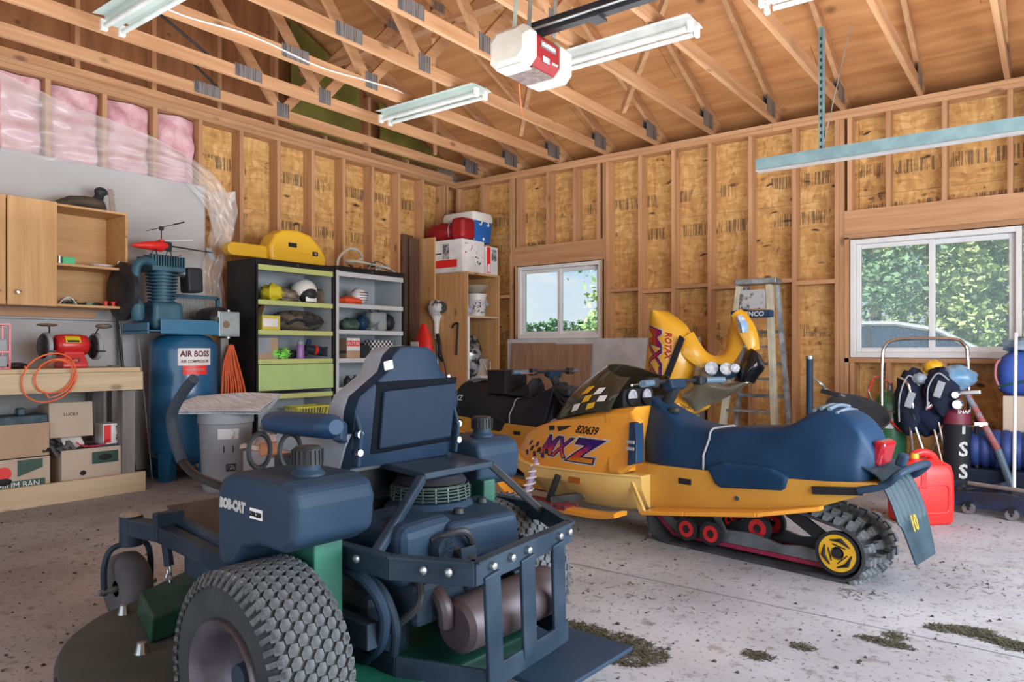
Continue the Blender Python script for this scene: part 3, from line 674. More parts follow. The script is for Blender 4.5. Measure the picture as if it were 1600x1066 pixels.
# boxes under the bench
def carton(name,y0,y1,z0,h,x0,x1,m,label,flaps=True,cat='box',group='cartons under the workbench'):
    t=thing(name,label,cat,((x0+x1)/2,(y0+y1)/2,z0),0,group); w=(x1-x0)/2; l=(y1-y0)/2
    mb=MB(); th=.004
    mb.box(-w,w,-l,l,0,th)
    mb.box(-w,-w+th,-l,l,th,h); mb.box(w-th,w,-l,l,th,h); mb.box(-w+th,w-th,-l,-l+th,th,h); mb.box(-w+th,w-th,l-th,l,th,h)
    mb.build('body',m,t,smooth=0)
    return t
zs2=.105
A=rX(-40,22,700,768,.6); t=carton('banana_box',A[0],yX(78,.62),zs2,.22,.22,.62,K['cardp'],'green and tan banana carton lettered PREMIUM on the lower shelf')
l=(yX(78,.62)-A[0])/2
MB().box(.2005,.2025,-l+.01,l-.03,.015,.075).build('green_band',K['green'],t,smooth=0)
text('lettering','PREMIUM BAN',.058,K['print'],t,(.204,l-.23,.045),(PI/2,0,PI/2),sx=.9)
MB().prism([(.02,.1),(.17,.15),(.17,.21),(.02,.21)],'x',.2005,.2015).build('green_corner',K['green'],t,smooth=0)
MB().cyl((.2005,-.06,.13),(.203,-.06,.13),.045).build('red_badge',K['redp'],t)
MB().ell((.2,-.06,.075),(.012,.05,.026),12,6).build('hand_hole',K['ink'],t)
B0,B1=yX(95,.62),yX(205,.62); t=carton('banana_box',B0,B1,zs2,.245,.2,.63,K['cardp'],'tan banana carton with green panel and holes beside the grey post')
l=(B1-B0)/2
o=MB().box(.2155,.2175,-.04,.14,.13,.215).build('green_panel',K['green'],t,smooth=0); MB().ell((.2185,.05,.172),(.003,.05,.022),14,6).build('hand_hole',K['ink'],o)
for yy in (-.10,.19): MB().ell((.216,yy,.075),(.003,.022,.018),12,6).build('vent_hole',K['ink'],t)
MB().box(-.215,.213,l+.0005,l+.002,.02,.24).build('green_side',K['green'],t,smooth=0)
A0,A1=yX(-40,.6),yX(77,.6); t=carton('open_carton',A0,A1,zs2+.225,.225,.2,.6,K['card'],'open brown carton stacked on the lettered banana box')
B0,B1=yX(85,.58),yX(150,.58); tt=thing('closed_carton','plain pale carton standing behind the junk on the lower shelf','box',((.25+.58)/2,(B0+B1)/2,.42),0,'cartons under the workbench',rot=(R(0),R(-6),R(-8)))
w,l=.165,(B1-B0)/2; MB().box(-w,w,-l,l,0,.245).build('body',K['cardp'],tt,smooth=0,bevel=.004)
MB().box(-w,w,-l+.001,l-.001,.2455,.2475).build('flap',K['card'],tt,smooth=0)
text('lettering','LUCKY',.03,K['ink'],tt,(w+.001,0,.16),(PI/2,0,PI/2))
# junk on the boxes
one(MB().rbox((.42,(A0+A1)/2+.02,zs2+.225+.225),(.22,.46,.10),(0,0,.05)).rbox((.47,A1-.13,zs2+.525),(.06,.05,.05)),'power_tool_case',mat('dark_teal',(.02,.05,.07),.5,col2=(.05,.09,.12),sc=20),'dark blue tool case poking out of the open brown carton','case',smooth=0,bevel=.01)
one(MB().sheet(lambda u,v:(.35+.27*v,yX(66,.6)+.28*u,.345+.055*math.sin(PI*u)*math.sin(PI*v)+.02*math.sin(13*u+7*v)+.012*math.sin(31*u-17*v)),24,16,.004),'plastic_bag',mat('shiny_black_bag',(.02,.022,.026),.25,col2=(.16,.17,.19),sc=16,lo=.45,hi=.6),'shiny black plastic bag lying on the banana cartons','bag',smooth=60)
one(MB().sheet(lambda u,v:(.56+.03*u-.08*v,yX(104,.6)+.12*u,.37+.07*v+.01*math.sin(8*u)),6,6,.003),'paper_bag',K['white'],'small white paper packet on top of the panelled banana box','packet')
hb=thing('hardware_box','small black red and white hardware box on the carton','box',(.5,yX(176,.55),.36))
MB().box(-.07,.07,-.075,.075,0,.15).build('body',K['print'],hb,smooth=0,bevel=.003); MB().box(.0705,.0715,-.07,-.02,.01,.14).build('red_panel',K['redp'],hb,smooth=0); text('lettering','LINE',.055,K['ink'],hb,(.072,.03,.08),(PI/2,PI/2,PI/2))
one(MB().box(.36,.6,yX(150,.6),yX(193,.6),.352,.358),'blue_tray',mat('tray_blue',(.04,.07,.12),.4),'flat dark blue tray under the hardware box','tray',smooth=0)
one(MB().tube(cat_pts([(.61,yX(118,.6),.40),(.62,yX(128,.6),.37),(.62,yX(145,.6),.362),(.62,yX(160,.6),.37),(.6,yX(172,.6),.40)],5),.006,6),'cord',mat('crimson',(.5,.02,.07),.4),'crimson cord curled over the blue tray','cord')
# ---------- air compressor
cy=-3.80; cx=.34; q=thing('air_compressor','tall blue upright air compressor with white name plate','compressor',(cx,cy,0))
TR=.265
tk=MB().lathe([(.001,.10),(.12,.11),(.21,.145),(.255,.20),(TR,.25),(TR,1.05),(.255,1.11),(.2,1.165),(.1,1.195),(.001,1.2)],(0,0,0),'z',40).build('tank',K['blue'],q,smooth=50)
for a in (20,140,-60,-140):
    ca,sa=math.cos(R(a)),math.sin(R(a)); MB().hexa([(ca*.19-sa*.05,sa*.19+ca*.05,.0),(ca*.19+sa*.05,sa*.19-ca*.05,.0),(ca*.29+sa*.04,sa*.29-ca*.04,.0),(ca*.29-sa*.04,sa*.29+ca*.04,.0),(ca*.2-sa*.06,sa*.2+ca*.06,.22),(ca*.2+sa*.06,sa*.2-ca*.06,.22),(ca*.265+sa*.06,sa*.265-ca*.06,.22),(ca*.265-sa*.06,sa*.265+ca*.06,.22)]).build('foot',K['blue'],q,smooth=0)
def on_front(px,py): # hits the vertical plane x = cx+TR in local coordinates
    p=atx(px,py,cx+TR); return p[1]-cy,p[2]
# name plate wraps the tank, facing the room
pa=R(-8)
def plate(a0,a1,z0,z1,rad,m,name):
    return MB().sheet(lambda u,v:(rad*math.cos(a0+(a1-a0)*u),rad*math.sin(a0+(a1-a0)*u),z0+(z1-z0)*v),12,1).build(name,m,q)
am=math.atan2(-.814,.58)+R(45)  # centre direction of the label
pp=plate(am-.50,am+.50,.93,1.07,TR+.003,K['print'],'name_plate')
pr=plate(am-.36,am+.36,.855,.93,TR+.002,K['redp'],'warning_label')
bv=bvh_of(pp); d=Vector((-math.cos(am),-math.sin(am),0))
text('lettering','AIR BOSS',.064,mat('maroon',(.22,.01,.05),.5),pp,(math.cos(am)*.4,math.sin(am)*.4,1.022),(PI/2,0,am+PI/2),bold=.002,sx=.86,proj=(bv,d),off=.002)
text('lettering','AIR COMPRESSOR',.032,mat('maroon2',(.22,.01,.05),.5),pp,(math.cos(am)*.4,math.sin(am)*.4,.962),(PI/2,0,am+PI/2),bold=.0006,sx=.84,proj=(bv,d),off=.002)
bv=bvh_of(pr); text('lettering','WARNING',.03,K['print'],pr,(math.cos(am)*.4,math.sin(am)*.4,.895),(PI/2,0,am+PI/2),proj=(bv,d))
PZ=1.20
pf=MB(); pf.box(-.22,.20,-.40,.36,PZ,PZ+.012); pf.box(.195,.21,-.30,.36,PZ-.02,PZ+.10); pf.box(-.21,.2,-.40,-.385,PZ-.02,PZ+.07); pf.build('platform',mat('bright_blue',(.04,.19,.34),.35,col2=(.03,.15,.28),sc=5),q,smooth=0,bevel=.004)
# pump
pu=MB(); pyc=-.20
pu.box(-.10,.12,pyc-.10,pyc+.10,PZ+.013,PZ+.20); pu.build('crankcase',K['teal'],q,smooth=0,bevel=.03,seg=3)
mb=MB()
for k in range(9): mb.lathe([(.055,PZ+.20+.022*k),(.085+.002*k,PZ+.20+.022*k),(.085+.002*k,PZ+.209+.022*k),(.055,PZ+.209+.022*k)],(.02,pyc,0),'z',20)
mb.cyl((.02,pyc,PZ+.19),(.02,pyc,PZ+.41),.062); mb.build('finned_cylinder',K['teal'],q,smooth=40)
mb=MB(); mb.box(-.09,.12,pyc-.11,pyc+.11,PZ+.40,PZ+.43)
for k in range(13): mb.box(-.09,.12,pyc-.11+.0175*k,pyc-.102+.0175*k,PZ+.43,PZ+.50)
mb.build('finned_head',K['teal'],q,smooth=0)
MB().tube(cat_pts([(.09,pyc-.09,PZ+.45),(.11,pyc-.17,PZ+.45),(.11,pyc-.21,PZ+.40),(.11,pyc-.215,PZ+.25),(.11,pyc-.2,PZ+.12)],5),.028,12).build('intercooler_pipe',K['teal'],q,smooth=50)
MB().lathe([(.03,PZ+.07),(.04,PZ+.09),(.04,PZ+.17),(.028,PZ+.19)],(.11,pyc-.2,0),'z',14,cap=True).build('valve',K['teal'],q)
mb=MB(); mb.lathe([(.001,0),(.16,0),(.19,.02),(.19,.05),(.14,.06),(.001,.06)],(-.03,pyc-.26,PZ+.26),'y',28); mb.build('flywheel',K['black'],q,smooth=40)
MB().rbox((.03,pyc+.20,PZ+.36),(.12,.11,.17),(0.05,0,0)).build('air_filter',K['black'],q,smooth=0,bevel=.015)
MB().cyl((.03,pyc+.10,PZ+.42),(.03,pyc+.16,PZ+.40),.03).build('filter_neck',K['galv'],q)
def grow(o,c,k): o.scale=(k,k,k); o.location=tuple(v*(1-k) for v in c)
for o in list(q.children):
    if o.name.split('.')[0] in ('crankcase','finned_cylinder','finned_head','intercooler_pipe','valve','flywheel','air_filter','filter_neck'): grow(o,(.0,pyc,PZ+.013),1.22)
# belt guard frame with mesh behind
mb=MB(); 
for a,b2 in (((-.2,.0,PZ+.32),(-.2,.42,PZ+.32)),((-.2,.42,PZ+.32),(-.2,.42,PZ+.02)),((-.2,0,PZ+.32),(-.2,0,PZ+.02))): mb.beam(a,b2,.03,.03)
bg_=mb.build('belt_guard',K['teal'],q,smooth=0)
mb=MB()
for k in range(14): mb.box(-.203,-.199,.02+.028*k,.026+.028*k,PZ+.02,PZ+.31)
for k in range(10): mb.box(-.203,-.199,.02,.40,PZ+.03+.028*k,PZ+.035+.028*k)
o=mb.build('guard_mesh',K['galv'],bg_,smooth=0); o['kind']='stuff'
mo=MB().lathe([(.001,-.14),(.07,-.14),(.095,-.12),(.1,-.05),(.1,.10),(.09,.13),(.05,.15),(.001,.15)],(.06,.22,PZ+.12),'x',26).build('motor',K['blackm'],q,smooth=45)
MB().box(.21,.213,.18,.27,PZ+.13,PZ+.18).build('motor_label',K['print'],mo,smooth=0,rot=(R(0),0,0))
MB().box(.08,.2,.0,.11,PZ+.02,PZ+.035).build('instruction_card',K['print'],q,smooth=0)
mb=MB(); mb.cyl((.2,.27,PZ+.02),(.2,.27,PZ+.07),.02); mb.cyl((.2,.24,PZ+.07),(.24,.24,PZ+.07),.03); mb.build('pressure_gauge',K['chrome'],q)
mb=MB()
for k in range(4): mb.tube(cat_pts([(.18,.2+.03*k,PZ+.06),(.22,.22+.03*k,PZ+.12-.02*k),(.21,.30,PZ+.03),(.2,.33+.01*k,PZ+.1)],4),.006,6)
o=mb.build('wiring',K['black'],q); o['kind']='stuff'
# toy helicopter on top of the pump
hz=PZ+.013+.487*1.22; hh=thing('toy_helicopter','red and black toy helicopter parked on the compressor pump','toy',(cx+.02,cy+pyc,hz))
mb=MB()
for s in (-1,1):
    mb.tube([(s*.05,-.12,.01),(s*.05,.1,.01),(s*.05,.14,.025)],.004,6)
    for yy in (-.06,.06): mb.tube([(s*.05,yy,.01),(s*.02,yy,.06)],.004,6)
mb.build('skid',K['black'],hh)
MB().loft([[(w*math.cos(2*PI*j/12),yy,zc+h*math.sin(2*PI*j/12)) for j in range(12)] for yy,w,h,zc in ((-.24,.005,.005,.07),(-.2,.025,.02,.075),(-.1,.04,.035,.085),(0,.035,.045,.09),(.05,.02,.03,.1))]).build('canopy',K['redp'],hh,smooth=60)
MB().box(-.02,.02,-.05,.08,.06,.13).build('frame',K['black'],hh,smooth=0,bevel=.006)
MB().cyl((0,.05,.1),(0,.44,.085),.007,.005).build('tail_boom',K['black'],hh)
MB().tube([(.0,.04,.05),(.0,.28,.086)],.004,6).build('boom_strut',K['alu'],hh)
MB().hexa([(-.002,.42,.02),(.002,.42,.02),(.002,.47,.02),(-.002,.47,.02),(-.002,.38,.12),(.002,.38,.12),(.002,.43,.12),(-.002,.43,.12)]).build('tail_fin',K['grey'],hh,smooth=0)
MB().cyl((0,0,.12),(0,0,.24),.004).build('mast',K['black'],hh)
mb=MB(); mb.rbox((0,-.14,.165),(.028,.3,.004),(.25,0,.1)); mb.rbox((0,.12,.148),(.026,.26,.004),(.1,0,-.4)); mb.build('rotor_blade',K['alu'],hh,smooth=0)
mb=MB(); mb.cyl((0,-.12,.2),(0,.16,.30),.003); mb.cyl((0,.1,.28),(0,.19,.312),.006); mb.rbox((0,.0,.235),(.02,.03,.03)); mb.build('flybar',K['black'],hh)
MB().rbox((0,0,.13),(.03,.04,.03)).build('rotor_hub',K['redp'],hh,smooth=0,bevel=.004)
# switch box and orange cord
y=yX(353,.5); sb=thing('switch_box','grey electrical switch box beside the blue compressor','electrical box',(.5,y,1.12))
MB().box(-.06,.06,-.095,.095,.05,.26).build('body',mat('box_grey',(.33,.40,.43),.4,.3),sb,smooth=0,bevel=.006)
MB().box(.061,.066,-.08,.08,.065,.245).build('cover',mat('box_grey2',(.38,.45,.47),.4,.3),sb,smooth=0,bevel=.004)
MB().cyl((.066,.02,.2),(.07,.02,.2),.025).build('badge',K['grey'],sb)
for zz in (.045,.265): MB().cyl((0,.02,zz-.012),(0,.02,zz+.012),.022).build('conduit_fitting',K['galv'],sb)
MB().box(-.05,-.01,-.04,.03,-1.119,.035).build('stand_post',K['grey_wood'],sb,smooth=0)
mb=MB(); rr=random.Random(2)
for k in range(9):
    o=(k-4)*.012; w=.03+.004*k
    pts=[(.545+.01*rr.random(),y+.02+o*.3,1.10),(.55+.02*rr.random(),y+.02+o*1.4-w*.3,.95),(.55+.03*rr.random(),y+.03+o*2.0,.75),(.56,y+.035+o*2.4,.63+.03*rr.random()),(.545,y+.045+o*2.4,.64),(.535,y+.03+o*1.2,.9),(.53,y+.02+o*.3,1.1)]
    mb.tube(cat_pts(pts,4),.006,5)
one(mb,'extension_cord',mat('cord_orange',(.75,.14,.05),.5),'orange extension cord bundle hanging under the switch box','cord')
# ---------- grey bin with newspaper
by=at_s(353,700,5.45); bw=thing('trash_can','grey plastic trash can with torn labels beside the compressor','bin',(by[0],by[1],0))
MB().lathe([(.001,.0),(.155,.0),(.165,.02),(.19,.50),(.192,.505),(.20,.51),(.20,.585),(.185,.585),(.185,.51),(.15,.03),(.001,.03)],(0,0,0),'z',36).build('body',K['grey'],bw,smooth=35)
am2=math.atan2(CY-by[1],CX-by[0])
def lab(a0,a1,z0,z1,m,n):
    f=lambda z:.165+(.19-.165)*(z-.02)/.48+.002
    return MB().sheet(lambda u,v:(f(z0+(z1-z0)*v)*math.cos(am2+a0+(a1-a0)*u),f(z0+(z1-z0)*v)*math.sin(am2+a0+(a1-a0)*u),z0+(z1-z0)*v),8,2).build(n,m,bw)
lab(-.3,.5,.40,.475,mat('torn_label',(.7,.72,.74),.7,col2=(.35,.38,.42),sc=18,lo=.4,hi=.5),'torn_label'); o=lab(0,.4,.16,.215,K['ink'],'black_label'); 
o=lab(.03,.37,.168,.207,mat('label_grey',(.4,.42,.44),.7,col2=(.05,.05,.05),sc=60,lo=.45,hi=.5),'label_print')
for a in (-.1,.25): lab(a,a+.04,.30,.35,K['ink'],'scuff')
np_=MB()
n0=[at_s(297,635,5.1),at_s(450,650,4.75),at_s(405,622,5.2)]
ztp=.59
for k in range(3):
    np_.sheet(lambda u,v,k=k:(by[0]+(-.33+.66*u)*RT[0]+(-.21+.42*v)*FW[0]+.05*RT[0]*v,by[1]+(-.33+.66*u)*RT[1]+(-.21+.42*v)*FW[1],ztp+.012*k+.09*v+.012*math.sin(5*u+k)*math.sin(4*v)+.03*max(0,v-.5)*u),14,8,.003)
one(np_,'newspaper',mat('newsprint',(.70,.74,.80),.85,col2=(.48,.51,.56),st=(1,14,1),sc=8,lo=.42,hi=.55),'folded newspapers spread over the grey trash can','newspaper',smooth=40)
# ---------- steel cabinets
def steel_cab(name,label,y0,y1,zt,x0,x1,fronts,mi,mf,mo,flip=None):
    t=thing(name,label,'cabinet',(0,0,0)); th=.02
    MB().box(x0,x1,y0,y0+th,.0,zt).build('side_panel',mo,t,smooth=0,bevel=.002); MB().box(x0,x1,y1-th,y1,.0,zt).build('side_panel',mo,t,smooth=0,bevel=.002)
    MB().box(x0,x1,y0+th,y1-th,zt-.05,zt).build('top_panel',mo,t,smooth=0,bevel=.002)
    MB().box(x0,x0+.012,y0+th,y1-th,0,zt-.05).build('back_panel',mi,t,smooth=0)
    MB().box(x0+.012,x1-.03,y0+th,y0+th+.004,.05,zt-.05).box(x0+.012,x1-.03,y1-th-.004,y1-th,.05,zt-.05).build('inner_lining',mi,t,smooth=0)
    MB().box(x1-.012,x1+.002,y0,y0+.018,.0,zt-.05).box(x1-.012,x1+.002,y1-.018,y1,.0,zt-.05).build('edge_trim',mo,t,smooth=0)
    MB().box(x1-.02,x1-.002,y0+th,y1-th,zt-.10,zt-.051).build('header_lip',mf,t,smooth=0,bevel=.003)
    MB().box(x1+.001,x1+.006,(y0+y1)/2-.004,(y0+y1)/2+.004,zt-.045,zt-.02).build('latch',K['chrome'],t,smooth=0)
    for z in fronts:
        MB().box(x0+.012,x1-.022,y0+th,y1-th,z-.012,z).build('shelf',mi,t,smooth=0)
        MB().box(x1-.022,x1-.002,y0+th,y1-th,z-.045,z).build('shelf_lip',mf,t,smooth=0,bevel=.006)
    if flip:
        for a,b in flip: MB().box(x1-.018,x1+.003,y0+th+.003,y1-th-.003,a,b).build('flip_door',mf,t,smooth=0,bevel=.004)
    MB().box(x0+.012,x1-.01,y0+th,y1-th,.03,.06).build('bottom_panel',mi,t,smooth=0)
    return t
lime=mat('lime_enamel',(.44,.60,.24),.4,col2=(.39,.55,.21),sc=4); limey=mat('olive_lime_enamel',(.52,.58,.22),.4,col2=(.46,.52,.18),sc=4)
lin=mat('grey_enamel',(.42,.46,.49),.45,col2=(.36,.40,.43),sc=3); gtrim=mat('light_grey_enamel',(.55,.58,.6),.4,col2=(.48,.5,.52),sc=4)
cabk=mat('black_enamel',(.012,.012,.014),.35,col2=(.02,.02,.022),sc=5)
BZ=[1.50,1.235,.975,.66,.30]
bc=steel_cab('steel_cabinet','black steel cabinet with lime green shelf edges and flip door',-3.29,-2.435,1.86,.14,.6,BZ,lin,limey,cabk)
MB().box(.58,.606,-3.268,-2.457,.695,.925).build('flip_door',lime,bc,smooth=0,bevel=.004)
gc=steel_cab('steel_cabinet','black and light grey steel cabinet with open shelves','',0,0,0,0,[],lin,gtrim,cabk) if 0 else steel_cab('steel_cabinet','black and light grey steel cabinet next to the tall pine cabinet',-2.425,-1.50,1.875,.14,.6,[1.515,1.255,.975,.69,.36],lin,gtrim,cabk)
MB().box(.602,.612,-2.425,-2.395,.1,1.83).build('edge_trim',gtrim,gc,smooth=0); 
def Bx(px): return yX(px,.45)
def blob(c,r,f=.15,seed=0,nu=18,nv=12):
    return MB().ell(c,r,nu,nv,lambda d:1+f*(math.sin(5*d.x+seed)*math.sin(6*d.y+2*seed)+.6*math.sin(11*d.z+9*d.x+seed)))
S0,S1,S2,S4=BZ[0],BZ[1],BZ[2],BZ[4]
one(blob((.45,Bx(424),S0+.075),(.09,.10,.077),.18,1),'rubber_gloves',mat('glove_yellow',(.72,.62,.03),.45),'bright yellow rubber gloves on top shelf of the lime cabinet','gloves',smooth=60)
one(blob((.42,Bx(448),S0+.062),(.09,.12,.064),.2,3),'work_gloves',mat('tan_cloth',(.30,.24,.17),.9,col2=(.12,.10,.08),sc=20),'tan and black work gloves beside the white helmet','gloves',smooth=60)
hm=thing('open_face_helmet','white open face helmet with dark lining on a steel shelf','helmet',(.42,Bx(478),S0))
MB().ell((0,0,.115),(.125,.12,.12),24,16,lambda d:1 if d.z>-.55 else .93).build('shell',K['white'],hm,smooth=60)
MB().ell((.045,0,.085),(.098,.094,.084),18,12).build('lining',K['black'],hm,smooth=60)
MB().sheet(lambda u,v:(.128*math.cos(-.5+u),.128*math.sin(-.5+u),.012+.045*v),8,2,.006).build('chin_guard',K['white'],hm)
one(blob((.40,Bx(507),S0+.06),(.08,.09,.10),.1,5),'cloth_hat',mat('khaki_cloth',(.16,.12,.08),.9,col2=(.08,.06,.04),sc=14),'crumpled brown khaki hat beside the white helmet','hat',smooth=60)
yb_=thing('open_box','yellow cardboard box with raised flap on a steel shelf','box',(.45,Bx(416),S1))
MB().box(-.08,.1,-.11,.075,0,.13).build('body',mat('card_yellow',(.66,.53,.08),.7),yb_,smooth=0); MB().box(.101,.102,-.10,.05,.03,.10).build('label',K['print'],yb_,smooth=0)
MB().hexa([(-.08,-.11,.131),(.1,-.11,.131),(.1,-.105,.131),(-.08,-.105,.131),(-.08,-.02,.25),(.1,-.06,.25),(.1,-.055,.25),(-.08,-.015,.25)]).build('flap',K['card'],yb_,smooth=0)
camo=mat('camouflage',(.13,.10,.07),.85,col2=(.03,.028,.024),sc=13,lo=.42,hi=.5)
cb=thing('camouflage_bag','brown and black camouflage bag filling the second steel shelf','bag',(.40,Bx(470),S1))
blob((0,-.01,.095),(.13,.30,.097),.07,2,26,14).build('body',camo,cb,smooth=60); MB().tube(cat_pts([(.13,-.2,.06),(.15,-.1,.1),(.15,.05,.07),(.13,.2,.09)],5),.012,8).build('strap',K['black'],cb); MB().rbox((.145,.02,.06),(.02,.05,.03)).build('buckle',K['black'],cb,smooth=0,bevel=.004)
jb=thing('glass_panel_box','small brown box with greyish glass front','box',(.42,Bx(416),S2)); MB().box(-.06,.06,-.12,.10,0,.19).build('body',K['card'],jb,smooth=0); MB().box(.061,.064,-.115,.02,.05,.185).build('panel',K['grey'],jb,smooth=0)
one(blob((.45,Bx(437),S2+.045),(.07,.11,.047),.3,4),'cleaning_cloth',mat('neon_green',(.25,.75,.10),.8,col2=(.05,.2,.05),sc=40,lo=.42,hi=.5),'bright green woven strap in a loose heap','strap',smooth=60)
pb=thing('drink_bottle','purple drink bottle with clear cap on a steel shelf','bottle',(.48,Bx(466),S2)); MB().lathe([(.001,0),(.034,0),(.036,.01),(.036,.12),(.03,.135),(.001,.136)],(0,0,0),'z',20).build('body',mat('lilac',(.35,.16,.45),.35),pb); MB().lathe([(.028,.136),(.030,.16),(.018,.17),(.012,.185),(.001,.186)],(0,0,0),'z',16).build('cap',K['grey'],pb)
one(blob((.36,Bx(455),S2+.04),(.08,.2,.04),.15,8),'black_case',K['black'],'soft black case lying behind the purple bottle','case',smooth=60)
sh=thing('power_tool','black and blue grinder with red band on a steel shelf','tool',(.43,Bx(494),S2)); MB().tube(cat_pts([(0,-.12,.10),(0,-.03,.08),(0,.03,.075),(0,.12,.06)],5),[.03,.032,.035,.04,.045,.045,.045,.045,.045,.045,.045,.045,.045,.045,.04,.035][:16],14).build('body',K['black'],sh,smooth=60); MB().cyl((0,-.02,.083),(0,.01,.078),.048).build('band',K['redp'],sh); MB().cyl((.02,.12,.065),(.10,.12,.065),.062,n=24).build('disc',mat('slate',(.06,.08,.11),.5),sh); MB().beam((0,-.12,.03),(0,-.06,.18),.03,.05).build('handle',K['navyp'],sh,smooth=0,bevel=.01)
MB().tube([(.05,.16,.06),(.10,.30,.065)],.014,8).build('hose_stub',K['black'],sh)
# lower shelf: basket and jug
ba=thing('plastic_basket','yellow lattice plastic basket on the bottom cabinet shelf','basket',(.47,Bx(478),S4+.09))
mb=MB(); 
def bp_(u,k): # rounded rectangle path
    w,l=(.095+.02*k,.155+.03*k); pts=rrect(2*w,2*l,.03,3); return [(x,y,.13*k) for x,y in pts]
for k in (0,.25,1.0): mb.tube(bp_(0,k),.006 if k<1 else .010,6,closed=True)
a,c2=bp_(0,0),bp_(0,1)
for i in range(0,16):
    mb.tube([a[i],c2[i]],.004,5)
for s in (-1,1):
    for f in range(1,9):
        yy=-.125+.25*f/9; mb.tube([(s*.095,yy,0),(s*.115,yy*1.2,.13)],.0045,5)
    for f in range(1,5): xx=-.07+.14*f/5; mb.tube([(xx,s*.155,0),(xx*1.2,s*.185,.13)],.0045,5)
o=mb.build('lattice',mat('basket_yellow',(.72,.66,.10),.4),ba); MB().prism([(x,y) for x,y in rrect(.19,.31,.03,3)],'z',-.004,.002).build('base',o.data.materials[0],ba,smooth=0)
one(MB().box(.2,.56,Bx(440),Bx(520),S4+.001,S4+.083),'box_under_basket',mat('pale_carton',(.55,.55,.54),.8),'low pale carton under the yellow basket','box',smooth=0,bevel=.003)
ju=thing('plastic_jug','pale yellow plastic jug with blue cap next to the basket','jug',at_s(438,640,5.2)[:2]+(.36,))
MB().loft([[(x,y,z) for x,y in rrect(w,l,.03,3)] for w,l,z in ((.16,.19,0),(.17,.2,.02),(.17,.2,.09),(.14,.15,.14),(.05,.06,.17))]).build('body',mat('jug_yellow',(.72,.68,.16),.4),ju,smooth=50); MB().cyl((0,0,.17),(0,0,.20),.026).build('cap',K['blue'],ju)
MB().tube(cat_pts([(.05,.03,.15),(.08,.06,.16),(.09,.08,.11),(.08,.09,.07)],5),.012,8).build('handle',ju.children[0].data.materials[0],ju)
bxp=at_s(438,640,5.2); one(MB().rbox((bxp[0]-.02,bxp[1]+.03,.18),(.34,.34,.355),(0,0,.3)),'cardboard_box',K['cardp'],'worn carton standing in front of the black cabinet','box',smooth=0,bevel=.004)
# junk heap between bin and mower seat
j0=at_s(440,690,4.9)
one(MB().sheet(lambda u,v:(j0[0]+(-.23+.5*u)*RT[0]+(-.15+.3*v)*FW[0],j0[1]+(-.23+.5*u)*RT[1]+(-.15+.3*v)*FW[1],.40+.09*math.sin(PI*u)*math.sin(PI*v)+.02*math.sin(17*u+9*v)+.015*math.sin(29*v-13*u)),26,16,.004),'crumpled_foil',mat('foil',(.62,.62,.64),.3,.6,col2=(.3,.31,.34),sc=14),'crumpled silver foil heaped beside the grey trash can','foil',smooth=25)
one(MB().rbox((j0[0],j0[1],.195),(.40,.34,.385),(0,0,YAW)),'cardboard_box',mat('grey_carton',(.30,.30,.33),.8),'grey carton under the crumpled foil','box',smooth=0,bevel=.004)
one(blob((j0[0]-.12,j0[1]+.02,.53),(.09,.09,.06),.25,2),'crumpled_wrapper',K['galv'],'grey crumpled wrapper on top of the foil heap','wrapper',smooth=60)
j1=at_s(470,700,4.4); 
wb=MB().prism([(-.25,-.06),(.10,-.03),(.16,-.045),(.27,.05),(.25,.065),(-.25,.02)],'y',-.02,.02)
one(wb,'wooden_stock',mat('red_brown_wood',(.35,.13,.05),.4,col2=(.24,.08,.03),sc=6,st=(.3,2,2)),'red brown wooden stock shaped board propped behind the fuel tank','wood',smooth=0,bevel=.008,loc=(j1[0],j1[1],j1[2]+.01),rot=(0,R(0),math.atan2(RT[1],RT[0])))
one(MB().rbox((j1[0],j1[1]+.05,.20),(.45,.2,.40),(0,0,YAW)),'storage_box',mat('grey_card',(.22,.22,.25),.8),'dark grey box under the red brown stock','box',smooth=0,bevel=.004)
one(MB().rbox((j0[0]+.3*RT[0],j0[1]+.3*RT[1],.43),(.10,.06,.04),(.2,.1,.6)),'yellow_packet',K['yplastic'],'small yellow packet at the end of the foil','packet',smooth=0,bevel=.006)
# second cabinet contents
G0,G1,G2,G3,G4=1.515,1.255,.975,.69,.36
def Gx(px): return yX(px,.45)
one(blob((.45,Gx(546),G0+.04),(.08,.16,.042),.12,3),'folded_vest',mat('orange_red',(.85,.10,.03),.7),'orange red folded vest on the grey cabinet top shelf','vest',smooth=60)
mk=thing('goalie_mask','white painted goalie mask beside the orange vest','mask',(.43,Gx(562),G0)); MB().ell((0,0,.09),(.09,.085,.092),20,14,lambda d:1-.12*(d.z<-.3)*abs(d.y)).build('shell',mat('mask_white',(.75,.74,.73),.35,col2=(.6,.1,.1),sc=9,lo=.3,hi=.36),mk,smooth=60)
for k in range(4): MB().tube([(.088,-.05,.05+.025*k),(.098,0,.05+.025*k),(.088,.05,.05+.025*k)],.004,6).build('cage_bar',K['chrome'],mk)
one(blob((.43,Gx(548),G1+.06),(.09,.12,.062),.12,6),'ski_helmet',mat('dark_green',(.02,.04,.035),.4,col2=(.10,.16,.12),sc=7),'dark green streaked helmet on the grey cabinet shelf','helmet',smooth=60)
lb=thing('lunch_bag','grey and black insulated lunch bag on a cabinet shelf','bag',(.42,Gx(588),G1)); MB().rbox((0,0,.10),(.17,.22,.20)).build('body',mat('bag_grey',(.10,.13,.15),.7,col2=(.3,.32,.33),sc=11,lo=.55,hi=.6),lb,smooth=0,bevel=.03,seg=3); MB().tube(cat_pts([(.0,-.07,.2),(0,-.04,.235),(0,.04,.235),(0,.07,.2)],4),.008,6).build('handle',K['black'],lb)
